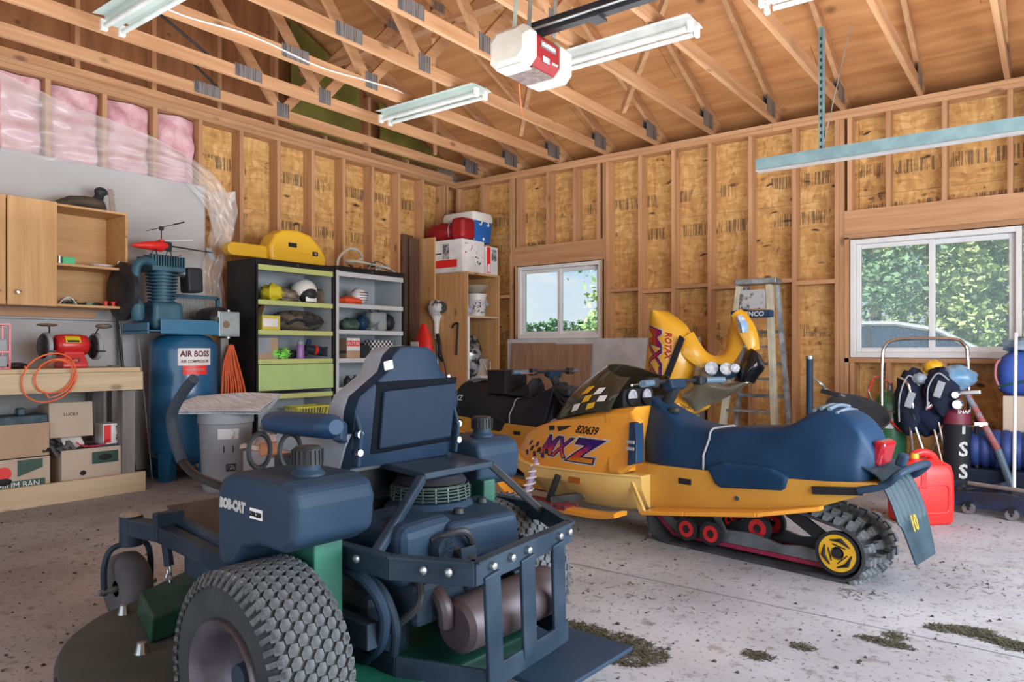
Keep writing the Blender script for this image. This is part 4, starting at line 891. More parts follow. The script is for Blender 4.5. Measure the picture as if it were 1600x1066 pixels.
one(blob((.42,Gx(608),G1+.09),(.08,.07,.09),.1,1),'soft_pouch',K['black'],'black soft pouch beside the lunch bag','pouch',smooth=60)
one(blob((.40,Gx(570),G1+.08),(.07,.06,.08),.1,7),'woollen_hat',K['navy'],'dark navy hat tucked behind the lunch bag','hat',smooth=60)
rb=thing('printed_box','white and red printed box standing on a cabinet shelf','box',(.47,Gx(544),G2)); MB().rbox((0,0,.10),(.12,.17,.20)).build('body',K['card'],rb,smooth=0); o=MB().box(.0605,.062,-.083,.083,.075,.2).build('white_panel',K['print'],rb,smooth=0); MB().box(.0625,.0635,-.08,.08,.12,.175).build('red_panel',K['redp'],o,smooth=0); text('lettering','ROYAL',.05,K['print'],o,(.064,0,.147),(PI/2,0,PI/2),shear=.2)
one(MB().rbox((.44,Gx(563),G2+.065),(.12,.16,.13)).rbox((.505,Gx(563),G2+.09),(.01,.10,.02)),'radio',K['black'],'black box radio between the red box and chequered bag','radio',smooth=0,bevel=.006)
ch=mat('houndstooth',(.5,.5,.5),.8); t=ch.node_tree; ck=t.nodes.new('ShaderNodeTexChecker'); ck.inputs['Scale'].default_value=38; ck.inputs[1].default_value=(.62,.62,.62,1); ck.inputs[2].default_value=(.02,.02,.022,1); tcx=t.nodes.new('ShaderNodeTexCoord'); t.links.new(tcx.outputs['Object'],ck.inputs[0]); t.links.new(ck.outputs[0],t.nodes['Principled BSDF'].inputs['Base Color'])
one(MB().rbox((0,0,.095),(.14,.30,.19)),'chequered_bag',ch,'black and white chequered bag on the grey cabinet shelf','bag',smooth=0,bevel=.02,seg=3,loc=(.45,Gx(592),G2))
for i,(px,zz,m,l,h) in enumerate(((540,G3,'black','small black bottle nearest the cabinet post','bottle'),(552,G3,'black','dark bottle standing second on the low shelf','bottle'),(563,G3,'print','white tub on the low grey cabinet shelf','tub'),(575,G3,'black','dark can at the seat side of the low shelf','can'),(545,G4,'print','white jar on the lowest grey shelf','jar'))):
    mb=MB(); mb.lathe([(.001,0),(.036,0),(.036,.075),(.016,.095),(.016,.11),(.001,.111)],(.48,Gx(px),zz),'z',14); one(mb,h,K[m],l,h)
# chainsaw case
kc=thing('chainsaw_case','yellow chainsaw carrying case lying on the black cabinet','case',(.37,0,1.86))
def kz(px,py): p=atx(px,py,.42); return (p[1],p[2]-1.86)
out=[kz(*p) for p in ((418,404),(416,384),(425,366),(437,359),(459,360),(480,369),(497,389),(505,405),(503,409))]
out=[(y,max(z,.0)) for y,z in out]
out[0]=(out[0][0],0); out[-1]=(out[-1][0],0)
MB().prism(out,'x',-.09,.11).build('body',K['yplastic'],kc,smooth=0,bevel=.03,seg=3)
a=kz(356,376); b2=kz(421,398)
MB().prism([(x,y) for x,y in rrect(b2[0]-a[0]+.1,.115,.055,5,(a[0]+b2[0])/2+.05,.085)],'x',-.045,.05).build('bar_scabbard',K['yplastic'],kc,smooth=0,bevel=.012)
y,z=kz(451,384); MB().box(.108,.114,y-.045,y+.045,z-.02,z+.02).build('latch_recess',K['ink'],kc,smooth=0)
y,z=kz(486,398); o=MB().box(.100,.118,y-.03,y+.03,z-.02,z+.02).build('latch',K['ink'],kc,smooth=0); MB().box(.118,.121,y-.012,y+.012,z-.012,z+.012).build('catch',K['chrome'],o,smooth=0)
y,z=kz(470,397); MB().box(.108,.113,y-.05,y+.06,z-.008,z+.0).build('seam_rib',mat('yellow_dark',(.62,.36,.02),.5),kc,smooth=0)
# things on the grey cabinet
def gp(px,py,X=.4): return atx(px,py,X)
mb=MB(); pts=[gp(527,422),gp(530,402),gp(545,389),gp(560,392),gp(565,404,.36),gp(552,410,.33),gp(540,408,.3),gp(560,409,.4),gp(590,415,.45),gp(609,420,.5)]
pts=[(x,y,max(z,1.892)) for x,y,z in pts]; mb.tube(cat_pts(pts,8),.014,8)
one(mb,'clear_hose',mat('hose_beige',(.50,.45,.38),.4),'stiff beige hose looped on top of the grey cabinet','hose')
lm=thing('work_lamp','folded work lamp with wire stand lying on the grey cabinet','lamp',gp(592,405)[:2]+(1.875,))
MB().rbox((0,0,.05),(.12,.20,.03),(.3,0,0)).build('lamp_head',K['alu'],lm,smooth=0,bevel=.006)
MB().tube(cat_pts([(.05,-.2,.01),(.05,-.12,.10),(.03,0,.11),(.03,.12,.06),(.05,.2,.015)],6),.007,6).build('stand',K['galv'],lm); MB().tube(cat_pts([(0,-.15,.02),(-.03,-.08,.10),(0,0,.07),(.03,.14,.03)],6),.006,6).build('cord',K['black'],lm); MB().rbox((.0,-.1,.08),(.05,.06,.05)).build('ballast',K['ink'],lm,smooth=0)
# ---------- corner: boards and tall pine cabinet
TX=.73; ty0,ty1=-.63,-.02
tc_=thing('tall_cabinet','tall honey pine shelf cabinet in the corner','cabinet')
ztc=1.965
MB().box(.06,TX,ty0,ty0+.02,0,ztc).build('side_panel',K['pinez'],tc_,smooth=0,bevel=.002); MB().box(.06,TX,ty1-.02,ty1,0,ztc).build('side_panel',K['pinez'],tc_,smooth=0,bevel=.002)
MB().box(.06,.075,ty0+.02,ty1-.02,0,ztc).build('back_panel',K['pinez'],tc_,smooth=0)
for z in (ztc,1.46,.68,.12): MB().box(.075,TX-.001,ty0+.02,ty1-.02,z-.025,z).build('shelf',K['piney'] if z>1.9 else K['paly'],tc_,smooth=0)
MB().box(TX,TX+.012,ty0,ty0+.03,.0,1.44).build('face_trim',K['white_vinyl'],tc_,smooth=0)
# boards leaning left of it
def yq(px,py,Y): return aty(px,py,Y)
a=yq(652,375,-.66); b2=yq(681,375,-.66)
one(MB().box(a[0],b2[0],-.68,-.655,0,2.40),'plank',K['pinez'],'wide orange plank standing on end beside the tall cabinet','plank',smooth=0,bevel=.003)
one(MB().box(.02,.045,yX(629,.045),yX(647,.045)-.02,0,2.42),'dark_board',wood('dark_board',(.13,.07,.04),(.07,.035,.02),'z',rand=.05),'dark brown board standing against the studs','board',smooth=0,bevel=.003)
one(MB().box(.06,.085,yX(640,.08),yX(655,.08),0,2.38),'dark_board',bpy.data.materials['dark_board'],'narrow dark board tucked behind the wide orange plank','board',smooth=0,bevel=.003)
# inside the tall cabinet
def Cx(px): return yX(px,.5)
bt=thing('bucket_stack','white bucket with a tan bowl stacked on top','bucket',(.52,-.22,1.46))
MB().lathe([(.001,0),(.11,0),(.125,.26),(.132,.26),(.132,.275),(.115,.275),(.10,.012),(.001,.012)],(0,0,0),'z',26).build('bucket',K['white'],bt,smooth=40)
MB().lathe([(.08,.28),(.17,.36),(.178,.375),(.166,.375),(.075,.29)],(0,-.03,0),'z',28,rot=None).build('bowl',mat('tan_bowl',(.42,.37,.30),.5),bt,smooth=40)
MB().sheet(lambda u,v:(.122*math.cos(-1.2+1.5*u)+.002,.122*math.sin(-1.2+1.5*u),.04+.16*v),10,3,.002).build('printed_label',mat('bucket_print',(.7,.7,.7),.6,col2=(.12,.12,.15),sc=45,lo=.42,hi=.5),bt)
one(MB().tube(cat_pts([(.56,Cx(742),1.475),(.55,Cx(742),1.62),(.52,Cx(741),1.70),(.56,Cx(748),1.66),(.6,Cx(752),1.60)],5),.04,12),'drain_pipe',K['grey'],'grey bent drain pipe beside the white bucket','pipe',smooth=60)
one(blob((.60,-.50,1.525),(.06,.065,.065),.12,2),'blue_bag',mat('royal_blue',(.03,.08,.35),.4,col2=(.4,.5,.8),sc=14,lo=.58,hi=.62),'blue and white bag on the tall cabinet shelf','bag',smooth=60)
one(blob((.48,(ty0+ty1)/2,.965),(.16,.20,.26),.10,4,24,18),'bin_liner',mat('silver_black_bag',(.04,.045,.055),.25,.3,col2=(.45,.47,.50),sc=10,lo=.44,hi=.56),'shiny black and silver bag stuffed on the cabinet shelf','bag',smooth=60)
wbk=thing('waste_bucket','beige plastic bucket with wire handle at the bottom of the tall cabinet','bucket',(.56,-.20,.68)); MB().lathe([(.001,0),(.08,0),(.11,.25),(.12,.25),(.12,.27),(.1,.27),(.07,.01),(.001,.01)],(0,0,0),'z',24).build('body',mat('beige_plastic',(.45,.38,.32),.5),wbk,smooth=40); MB().tube(cat_pts([(.1,-.06,.24),(.14,-.02,.12),(.14,.03,.12),(.1,.08,.24)],5),.004,6).build('handle',K['white'],wbk)
one(MB().rbox((.60,Cx(742),.715),(.16,.2,.07)),'paper_stack',K['print'],'white stack of papers beside the beige bucket','papers',smooth=0,bevel=.004)
# cartons and bags on top
wbx=thing('carton','large white carton with printed pictures on the tall cabinet','box',(0,0,ztc))
bx0,bx1,by0_,by1_=.06,.68,-.66,-.26
wz=.385
MB().box(bx0,bx1,by0_,by1_,0,wz).build('body',K['print'],wbx,smooth=0,bevel=.003)
o=MB().box(bx0+.18,bx1-.08,by0_-.0015,by0_-.0005,.06,.15).build('red_panel',K['redp'],wbx,smooth=0)
o=MB().box(bx0+.32,bx0+.42,by0_-.003,by0_-.001,.16,.34).build('picture',mat('print_grey',(.45,.45,.45),.7,col2=(.12,.12,.12),sc=25,lo=.45,hi=.55),wbx,smooth=0); MB().box(bx0+.02,bx0+.3,by0_-.002,by0_-.001,.22,.235).build('printed_line',K['ink'],wbx,smooth=0)
pm=mat('print_mixed',(.80,.80,.80),.6,col2=(.5,.05,.08),sc=16,lo=.38,hi=.42)
MB().box(bx1+.0005,bx1+.0015,by0_+.03,by1_-.14,.18,.34).build('printed_panel',pm,wbx,smooth=0); MB().box(bx1+.0005,bx1+.0015,by1_-.16,by1_-.03,.10,.2).build('printed_panel',mat('print_line',(.8,.8,.8),.6,col2=(.05,.05,.06),sc=30,lo=.40,hi=.45),wbx,smooth=0)
sbx=thing('carton','small white and red printed carton beside the large one','box',(0,0,ztc))
MB().box(.36,.70,-.245,-.022,0,.34).build('body',K['print'],sbx,smooth=0,bevel=.003); MB().box(.7005,.702,-.235,-.165,.02,.33).build('red_panel',K['redp'],sbx,smooth=0); MB().box(.7005,.702,-.14,-.05,.17,.31).build('picture',bpy.data.materials['print_grey'],sbx,smooth=0)
MB().box(.7025,.7035,-.225,-.175,.03,.13).build('printed_panel',pm,sbx,smooth=0)
zc=ztc+.387
def cool():
    t=thing('cooler','blue cooler with thick white lid on top of the cartons','cooler',(.40,-.235,zc-.0))
    w,l=.20,.19
    MB().loft([[(x,y,z) for x,y in rrect(2*a,2*b_,.03,3)] for a,b_,z in ((.235,.165,.0),(.25,.18,.25))]).build('body',mat('cooler_blue',(.02,.15,.50),.35),t,smooth=40)
    MB().loft([[(x,y,z) for x,y in rrect(2*a,2*b_,.04,3)] for a,b_,z in ((.255,.185,.252),(.26,.19,.30),(.245,.175,.355),(.2,.14,.37))]).build('lid',K['white'],t,smooth=40)
    MB().tube(cat_pts([(.245,-.07,.22),(.27,-.07,.20),(.275,-.05,.245),(.275,.05,.245),(.27,.07,.20),(.245,.07,.22)],4),.008,8).build('handle',K['white'],t)
    MB().ell((.25,.0,.04),(.012,.02,.02),10,6).build('drain_plug',K['white'],t)
    return t
cool()
dm=mat('dark_red_fabric',(.35,.006,.012),.55,col2=(.22,.004,.01),sc=5)
rg=thing('red_bag','dark red fabric bag lying on the white carton','bag',(.40,-.55,zc))
blob((-.14,0.02,.11),(.26,.14,.115),.05,3,22,14).build('body',dm,rg,smooth=60); MB().rbox((.2,.0,.125),(.2,.24,.25)).build('end_pocket',dm,rg,smooth=0,bevel=.05,seg=4); MB().tube([(.08,-.12,.03),(.085,-.14,.12),(.08,-.1,.21)],.006,6).build('zip',K['alu'],rg)
# string trimmer and crowbar hanging on the side of the tall cabinet
def sy(px,py,Y=ty0-.04): return aty(px,py,Y)
st_=thing('string_trimmer','white and black string trimmer hanging upside down on the tall cabinet','trimmer')
p=sy(682,482); q2=sy(685,520); q3=sy(687,575)
blob((p[0],p[1]-.03,p[2]),(.11,.07,.10),.10,2).build('engine_cover',mat('trimmer_white',(.62,.62,.62),.45,col2=(.08,.08,.08),sc=12,lo=.40,hi=.46),st_,smooth=60)
MB().cyl((p[0]+.06,p[1],p[2]+.01),(p[0]+.10,p[1]-.02,p[2]+.01),.07).build('starter_cover',K['black'],st_)
MB().loft([[(p[0]+w*math.cos(2*PI*j/12),p[1]+w*math.sin(2*PI*j/12),z) for j in range(12)] for w,z in ((.07,p[2]-.08),(.035,p[2]-.16),(.025,q2[2]-.08))]).build('clutch_cone',K['white'],st_,smooth=50)
MB().cyl((p[0],p[1],q2[2]),(q3[0]+.01,p[1],.25),.013).build('shaft',K['galv'],st_)
MB().tube(cat_pts([(q2[0],p[1]-.02,q2[2]-.02),(q2[0]+.05,p[1]-.03,q2[2]-.16),(q2[0]+.04,p[1]-.02,q2[2]-.28),(q2[0]+.09,p[1]-.02,q2[2]-.33)],5),.02,8).build('grip',K['black'],st_)
MB().tube(cat_pts([(q2[0],p[1]-.02,q2[2]-.1),(q2[0]+.12,p[1]-.02,q2[2]-.4),(q2[0]+.14,p[1],q2[2]-.75)],6),.006,6).build('cable',K['black'],st_)
MB().lathe([(.001,.20),(.05,.20),(.055,.24),(.02,.28),(.001,.28)],(q3[0]+.01,p[1],0),'z',16).build('line_head',K['black'],st_)
r1=sy(705,510); r2=sy(713,505); r3=sy(710,555)
one(MB().tube(cat_pts([(r1[0],r1[1]+.02,r1[2]-.02),(r1[0]+.02,r1[1]+.02,r1[2]+.02),(r2[0],r2[1]+.02,r2[2]),(r2[0],r2[1]+.02,r2[2]-.06),(r3[0]+.01,r3[1]+.02,r3[2])],6),.011,8),'crowbar',K['blackm'],'small black crowbar hanging on the tall cabinet side','crowbar')
bg2=thing('salt_bag','red and white plastic sack standing beside the trimmer','sack',(.36,-1.0,0))
bs=aty(662,520,-1.0); 
mb=MB(); mb.loft([[(bs[0]+w*math.cos(2*PI*j/16),h*math.sin(2*PI*j/16)*1.0,z) for j in range(16)] for w,h,z in ((.12,.08,.0),(.14,.10,.12),(.15,.10,.6),(.14,.09,1.0),(.11,.05,1.2),(.03,.02,1.36))]); o=mb.build('sack',K['redp'],bg2,smooth=50); bg2.location=(0,-1.0,0)
MB().sheet(lambda u,v:(bs[0]-.10+.12*u,-.108,.95+.2*v),4,4,.004).build('white_panel',K['print'],bg2)
one(blob((bs[0]-.25,-1.02,1.02),(.10,.09,.08),.15,4),'white_bundle',K['white'],'white bundled plastic next to the red sack','bundle',smooth=60,loc=(0,0,0))
one(MB().box(bs[0]-.36,bs[0]-.15,-1.12,-.93,0,.94),'storage_tote',K['grey'],'tall grey tote under the white bundle','tote',smooth=0,bevel=.01)
# boards under the small window
def yb3(px,py,Y=-.10): return aty(px,py,Y)
a=yb3(796,535,-.12); b2=yb3(921,537,-.12)
plyb=wood('brown_plywood',(.36,.22,.14),(.24,.14,.09),'z',rand=.05,stretch=.1)
mid=a[0]+(b2[0]-a[0])*.56
lean=lambda x0,x1,zt,y: [(x0,y-.14,0),(x1,y-.14,0),(x1,y-.125,0),(x0,y-.125,0),(x0,y,zt),(x1,y,zt),(x1,y+.015,zt),(x0,y+.015,zt)]
one(MB().hexa(lean(a[0],mid,1.14,-.075)),'plywood_board',plyb,'brown plywood sheet leaning below the small window sill','board',smooth=0)
one(MB().hexa(lean(mid+.004,b2[0],1.125,-.07)),'plywood_board',plyb,'brown plywood offcut leaning next to the white panel','board',smooth=0)
fo=thing('foam_board','wide white foam board standing below the studs','board')
MB().box(.87,3.30,-.045,-.012,.62,1.185).build('white_sheet',mat('foam_white',(.62,.63,.66),.7),fo,smooth=0); MB().box(.87,3.30,-.05,-.012,.0,.615).build('lower_sheet',mat('foam_brown',(.42,.30,.22),.7,col2=(.38,.27,.19),sc=2),fo,smooth=0)
c0=aty(1040,640,-.3); c1=aty(1092,640,-.3)
one(MB().box(c0[0],c1[0],-.32,-.29,0,.80),'foam_sheet',K['white'],'white flat foam sheet standing between snowmobile hood and ladder','board',smooth=0)
one(MB().box(c1[0]-.0+.01,c1[0]+.06,-.36,-.30,0,.86),'timber_offcut',K['grey_wood'],'grey timber offcut standing beside the step ladder','timber',smooth=0)
# ---------- snowmobiles
S=Frame(4.90,-3.19,171)
def sl(px,py,y): p=S.ony(px,py,y); return p[0],p[2]
grad=bpy.data.materials.new('decal_gradient'); grad.use_nodes=True; t=grad.node_tree; N=t.nodes.new; L=t.links.new
tcx=N('ShaderNodeTexCoord'); sp_=N('ShaderNodeSeparateXYZ'); L(tcx.outputs['Object'],sp_.inputs[0]); mr=N('ShaderNodeMapRange'); mr.inputs[1].default_value=.385; mr.inputs[2].default_value=.53; L(sp_.outputs[2],mr.inputs[0])
nz2=N('ShaderNodeTexNoise'); nz2.inputs['Scale'].default_value=9; L(tcx.outputs['Object'],nz2.inputs['Vector']); ad=N('ShaderNodeMath'); ad.operation='MULTIPLY_ADD'; ad.inputs[1].default_value=.5; L(nz2.outputs[0],ad.inputs[0]); sb2=N('ShaderNodeMath'); sb2.operation='SUBTRACT'; sb2.inputs[1].default_value=.25; L(mr.outputs[0],ad.inputs[2]); L(ad.outputs[0],sb2.inputs[0])
rp=N('ShaderNodeValToRGB'); E_=rp.color_ramp.elements; E_[0].position=.1; E_[0].color=(.85,.55,.03,1); E_[1].position=.95; E_[1].color=(.03,.01,.22,1)
for p_,c_ in ((.35,(.85,.12,.03,1)),(.55,(.55,.02,.12,1)),(.75,(.20,.02,.30,1))): x_=E_.new(p_); x_.color=c_
L(sb2.outputs[0],rp.inputs[0]); L(rp.outputs[0],t.nodes['Principled BSDF'].inputs['Base Color']); t.nodes['Principled BSDF'].inputs['Roughness'].default_value=.35
smoke=mat('smoked_plastic',(.035,.032,.02),.12,col2=(.05,.046,.03),sc=3,coat=.5,alpha=.93)
seatm=mat('seat_vinyl',(.007,.032,.080),.45,col2=(.011,.044,.105),sc=5,spec=.2,bump=.05,bsc=120)
seatb=mat('worn_black_vinyl',(.012,.014,.02),.5,col2=(.02,.024,.032),sc=5)
trackm=mat('track_rubber',(.03,.033,.038),.6,col2=(.06,.066,.075),sc=9)
lugm=mat('worn_lug_rubber',(.20,.22,.24),.5,col2=(.06,.065,.075),sc=9)
railm=mat('suspension_alloy',(.20,.23,.25),.4,.5,col2=(.12,.14,.15),sc=12)
sno_y=mat('tunnel_yellow',(.60,.32,.05),.38,col2=(.52,.26,.04),sc=4)
def ring(x,w,z0,z1,tw,n=5):
    # cross-section with a rounded upper part: w bottom half width, tw top half width
    r=min(.05,(z1-z0)*.4)
    p=[(x,-w,z0),(x,-w,z0+(z1-z0)*.35)]
    for k in range(n+1):
        a=PI-PI/2*k/n; p.append((x,-tw+r+ (r)*math.cos(a)*1.0,z1-r+r*math.sin(a)))
    for k in range(n+1):
        a=PI/2-PI/2*k/n; p.append((x,tw-r+r*math.cos(a),z1-r+r*math.sin(a)))
    p+=[(x,w,z0+(z1-z0)*.35),(x,w,z0)]
    return p
def interp(stations,k=4):
    out=[]
    for i in range(len(stations)-1):
        a,b=stations[i],stations[i+1]; p=stations[max(i-1,0)]; q=stations[min(i+2,len(stations)-1)]
        for j in range(k):
            t=j/k; out.append(tuple(.5*((2*a[m])+(b[m]-p[m])*t+(2*p[m]-5*a[m]+4*b[m]-q[m])*t*t+(3*a[m]-p[m]-3*b[m]+q[m])*t**3) for m in range(len(a))))
    out.append(stations[-1]); return out
HOOD=[(1.66,.06,.40,.455,.05),(1.58,.17,.355,.50,.13),(1.42,.27,.335,.56,.20),(1.2,.33,.335,.62,.25),(.95,.355,.345,.675,.27),(.75,.35,.36,.715,.27),(.60,.33,.38,.735,.25)]
def snowmobile(name,label,loc,rz,full=True):
    t=thing(name,label,'snowmobile',(loc[0],loc[1],0),rz)
    yel=sno_y; seat=seatm if full else seatb
    # tunnel
    mb=MB()
    tb=[(.62,.17),(.2,.23),(-.18,.285),(-.45,.345),(-.68,.445)]
    tt=[(.62,.42),(.2,.43),(-.18,.44),(-.45,.455),(-.68,.475)]
    for s in (-1,1):
        y0,y1=(.205,.22) if s>0 else (-.22,-.205)
        mb.prism(tb+tt[::-1],'y',y0,y1)
    mb.prism([(x,z-.012) for x,z in tt]+[(x,z) for x,z in tt[::-1]],'y',-.205,.205); mb.build('tunnel',yel,t,smooth=0,bevel=.004)
    for s in (-1,1):
        mb=MB()
        for i in range(3):
            (xa,za),(xb,zb)=([(.46,.195)]+tb[1:])[i:i+2]
            ya,yb=[(.37,.36,.34,.26)[i+k] for k in (0,1)]
            v=[(xa,.22,za-.02),(xb,.22,zb-.02),(xb,yb,zb-.02),(xa,ya,za-.02)]; v+=[(x,y,z+.022) for x,y,z in v]; v=[(x,s*y,z) for x,y,z in v]; mb.hexa(v)
        mb.build('running_board',K['orangey'],t,smooth=0,bevel=.006)
        MB().rbox((.28,s*.222,.36),(.075,.004,.03)).build('plate',K['ink'],t,smooth=0)
        MB().cyl((-.02,s*.215,.315),(-.02,s*.225,.315),.013).build('rivet',K['chrome'],t)
    # seat
    se=interp([(.17,.20,.43,.635,.145),(.05,.205,.425,.655,.145),(-.10,.21,.43,.665,.145),(-.24,.21,.435,.69,.15),(-.34,.205,.44,.755,.14),(-.43,.205,.445,.775,.14),(-.52,.20,.455,.745,.14),(-.58,.19,.465,.68,.145),(-.62,.15,.475,.60,.12)])
    so_=MB().loft([ring(*q_) for q_ in se]).build('seat',seat,t,smooth=60)
    fs_=interp([(.60,.13,.42,.79,.07),(.52,.17,.40,.745,.10),(.42,.195,.40,.69,.13),(.32,.20,.405,.652,.14),(.185,.205,.43,.638,.147)])
    MB().loft([ring(*q_) for q_ in fs_]).build('front_seat',seat,t,smooth=60)
    MB().tube([(p[0]-.0,p[1]*1.01,p[2]+.002) for p in ring(.179,.205,.43,.637,.146)],.006,6).build('seam_piping',K['grey'],t)
    for s in (-1,1):
        y0,y1=(.195,.235) if s>0 else (-.235,-.195)
        MB().prism([(.15,.45),(.10,.37),(.07,.355),(-.25,.385),(-.27,.40),(-.285,.455),(-.20,.49),(.05,.49)],'y',y0,y1).build('seat_skirt',seat,t,smooth=0,bevel=.018,seg=3)
    for k in range(4): MB().tube(cat_pts([(-.36-.035*k,-.12,.765+.012*(k in(1,2))-.006*(k==3)),(-.36-.035*k,0,.778+.012*(k in(1,2))-.006*(k==3)),(-.36-.035*k,.12,.765+.012*(k in(1,2))-.006*(k==3))],4),.009,6).build('seat_rib',mat('rib_blue',(.15,.22,.30),.4) if k==0 and full else bpy.data.materials.get('rib_blue',seat),so_)
    # tail lamp and bumper
    MB().rbox((-.625,.0,.585),(.05,.16,.115),(0,R(-14),0)).build('tail_light',mat('tail_red',(.40,.005,.02),.15,coat=.6) if full else bpy.data.materials['tail_red'],t,smooth=0,bevel=.015)
    for s in (-1,1): MB().beam((-.40,s*.23,.41),(-.62,s*.23,.435),.012,.035).build('bumper_strap',K['ink'],t,smooth=0)
    MB().tube(cat_pts([(-.60,.235,.435),(-.70,.20,.47),(-.76,.17,.53),(-.76,-.17,.53),(-.70,-.20,.47),(-.60,-.235,.435)],5),.017,10).build('rear_bumper',K['navyp'],t)
    MB().rbox((-.745,.12,.575),(.04,.05,.06),(0,R(-20),0)).build('bumper_end',K['navyp'],t,smooth=0,bevel=.012)
    # snow flap: ribbed upper part and curved lower sheet
    fp=[(-.60,.53),(-.66,.50),(-.70,.44),(-.735,.36),(-.765,.26),(-.80,.13)]
    fpp=interp(fp,4); n=len(fpp)-1
    def fl_(u,v):
        i=min(int(u*n),n-1); f=u*n-i; x=fpp[i][0]*(1-f)+fpp[i+1][0]*f; z=fpp[i][1]*(1-f)+fpp[i+1][1]*f
        w=.18-.05*max(0,u-.7)/.3; y=-w+2*w*v
        return (x+ (.008*math.cos(2*PI*v*6) if .3<u<.75 else 0),y,z)
    MB().sheet(fl_,n*2,48,.006).build('snow_flap',mat('flap_rubber',(.014,.033,.048),.45,col2=(.03,.06,.08),sc=5) if full else bpy.data.materials['flap_rubber'],t,smooth=40,fix=False)
    if full:
        text('number','10',.10,K['yplastic'],t,(-.785,.09,.30),(R(75),0,-PI/2),sx=.8)
    # track belt
    P=[(.42,.014),(-.47,.014)]
    for k in range(9): a=R(-90-20*k); P.append((-.49+.115*math.cos(a),.128+.115*math.sin(a)))
    P+=[(-.30,.285),(0,.34),(.30,.365),(.52,.36)]
    for k in range(1,6): a=R(80-36*k); P.append((.56+.095*math.cos(a),.26+.095*math.sin(a)))
    P+=[(.52,.06),(.47,.028)]
    # resample
    segs=[];tot=0
    for i in range(len(P)):
        a=Vector((P[i][0],P[i][1]));b=Vector((P[(i+1)%len(P)][0],P[(i+1)%len(P)][1])); segs.append((a,b,(b-a).length)); tot+=(b-a).length
    def at(d):
        d%=tot
        for a,b,l in segs:
            if d<=l: return a+(b-a)*(d/l if l else 0),(b-a).normalized()
            d-=l
        return segs[0][0],Vector((1,0))
    NL=56; W_=.19; mb=MB(); rings=[]
    for i in range(NL*2):
        p,d=at(tot*i/(NL*2)); nrm=Vector((-d.y,d.x))*(1)  # inward/outward
        rings.append([(p.x,-W_,p.y),(p.x,W_,p.y),(p.x+nrm.x*.014,W_,p.y+nrm.y*.014),(p.x+nrm.x*.014,-W_,p.y+nrm.y*.014)])
    rings.append(rings[0]); mb.loft(rings,False)
    tk_=mb.build('track',trackm,t,smooth=0)
    lm_=None
    for i in range(NL):
        p,d=at(tot*i/NL); ang=math.atan2(d.y,d.x); nrm=Vector((-d.y,d.x))
        if p.y<.04 and abs(d.y)<.3: k_=.6
        else: k_=1
        if lm_ is None:
            m_=MB()
            for y0,y1,h in ((-.185,-.10,.022),(-.095,-.01,.03),(.01,.095,.03),(.10,.185,.022)):
                m_.box(-.012,.012,y0,y1,.012,.012+h); m_.box(-.02,.02,(y0+y1)/2-.012,(y0+y1)/2+.012,.012,.018+h)
            lm_=m_.build('track_lug',lugm,tk_,smooth=0); o=lm_
        else:
            o=lm_.copy(); COL.objects.link(o)
        o.location=(p.x,0,p.y); o.rotation_euler=(0,-ang if True else 0,0)
        o.scale=(1,1,.35 if k_<1 else 1)
    # suspension
    for s in (-1,1):
        MB().prism([(.55,.16),(.46,.09),(.40,.055),(-.46,.055),(-.47,.10),(-.30,.115),(-.2,.10),(-.05,.13),(.12,.12),(.40,.12),(.5,.2)],'y',s*.115-.01,s*.115+.01).build('slide_rail',railm,t,smooth=0,bevel=.002)
        MB().prism([(.55,.14),(.46,.07),(.41,.034),(-.46,.034),(-.46,.054),(.405,.054),(.44,.085),(.54,.165)],'y',s*.115-.014,s*.115+.014).build('slider_strip',mat('slider_maroon',(.28,.02,.06),.4) if (full and s<0) else bpy.data.materials['slider_maroon'],t,smooth=0)
        for x,z,r,n_ in ((.30,.098,.062,'idler_wheel'),(.155,.098,.062,'idler_wheel'),(-.06,.15,.068,'idler_wheel')):
            yy=s*(.165 if x>0 else .08)
            w=MB().lathe([(.02,-.014),(r*.7,-.014),(r*.72,-.006),(r*.72,.006),(r*.7,.014),(.02,.014)],(x,yy,z),'y',22).build(n_,K['red'],t,smooth=40)
            MB().lathe([(r*.72,-.014),(r,-.012),(r,.012),(r*.72,.014)],(x,yy,z),'y',22).build('tyre',K['black'],w,smooth=40); MB().cyl((x,yy-.018,z),(x,yy+.018,z),.016).build('hub',K['blackm'],w)
        w=MB().lathe([(.03,-.01),(.084,-.01),(.088,0),(.084,.012),(.03,.012)],(-.49,s*.165,.128),'y',32).build('rear_wheel',K['yplastic'],t,smooth=40)
        MB().lathe([(.086,-.014),(.100,-.013),(.100,.013),(.086,.014)],(-.49,s*.165,.128),'y',32).build('tyre',K['black'],w,smooth=40); MB().cyl((-.49,s*.165-.02,.128),(-.49,s*.165+.02,.128),.02).build('hub',K['blackm'],w)
        for k in range(3):
            a=R(90+120*k+15); c_=Vector((-.49+.058*math.cos(a),s*.165,.128+.058*math.sin(a))); tx=Vector((-math.sin(a),0,math.cos(a)))
            MB().tube([c_-tx*.045+Vector((math.cos(a)*-.012,s*.0125,math.sin(a)*-.012)),c_+Vector((math.cos(a)*.006,s*.0125,math.sin(a)*.006)),c_+tx*.045+Vector((math.cos(a)*-.012,s*.0125,math.sin(a)*-.012))],[.003,.011,.003],6).build('wheel_slot',K['ink'],w)
            MB().tube([c_-tx*.03+Vector((math.cos(a)*-.024,s*.0125,math.sin(a)*-.024)),c_+tx*.03+Vector((math.cos(a)*-.024,s*.0125,math.sin(a)*-.024))],[.003,.003],6).build('wheel_slot',K['ink'],w)
        MB().beam((-.10,s*.14,.37),(-.46,s*.14,.15),.02,.06).build('rear_arm',K['blackm'],t,smooth=0,bevel=.004)
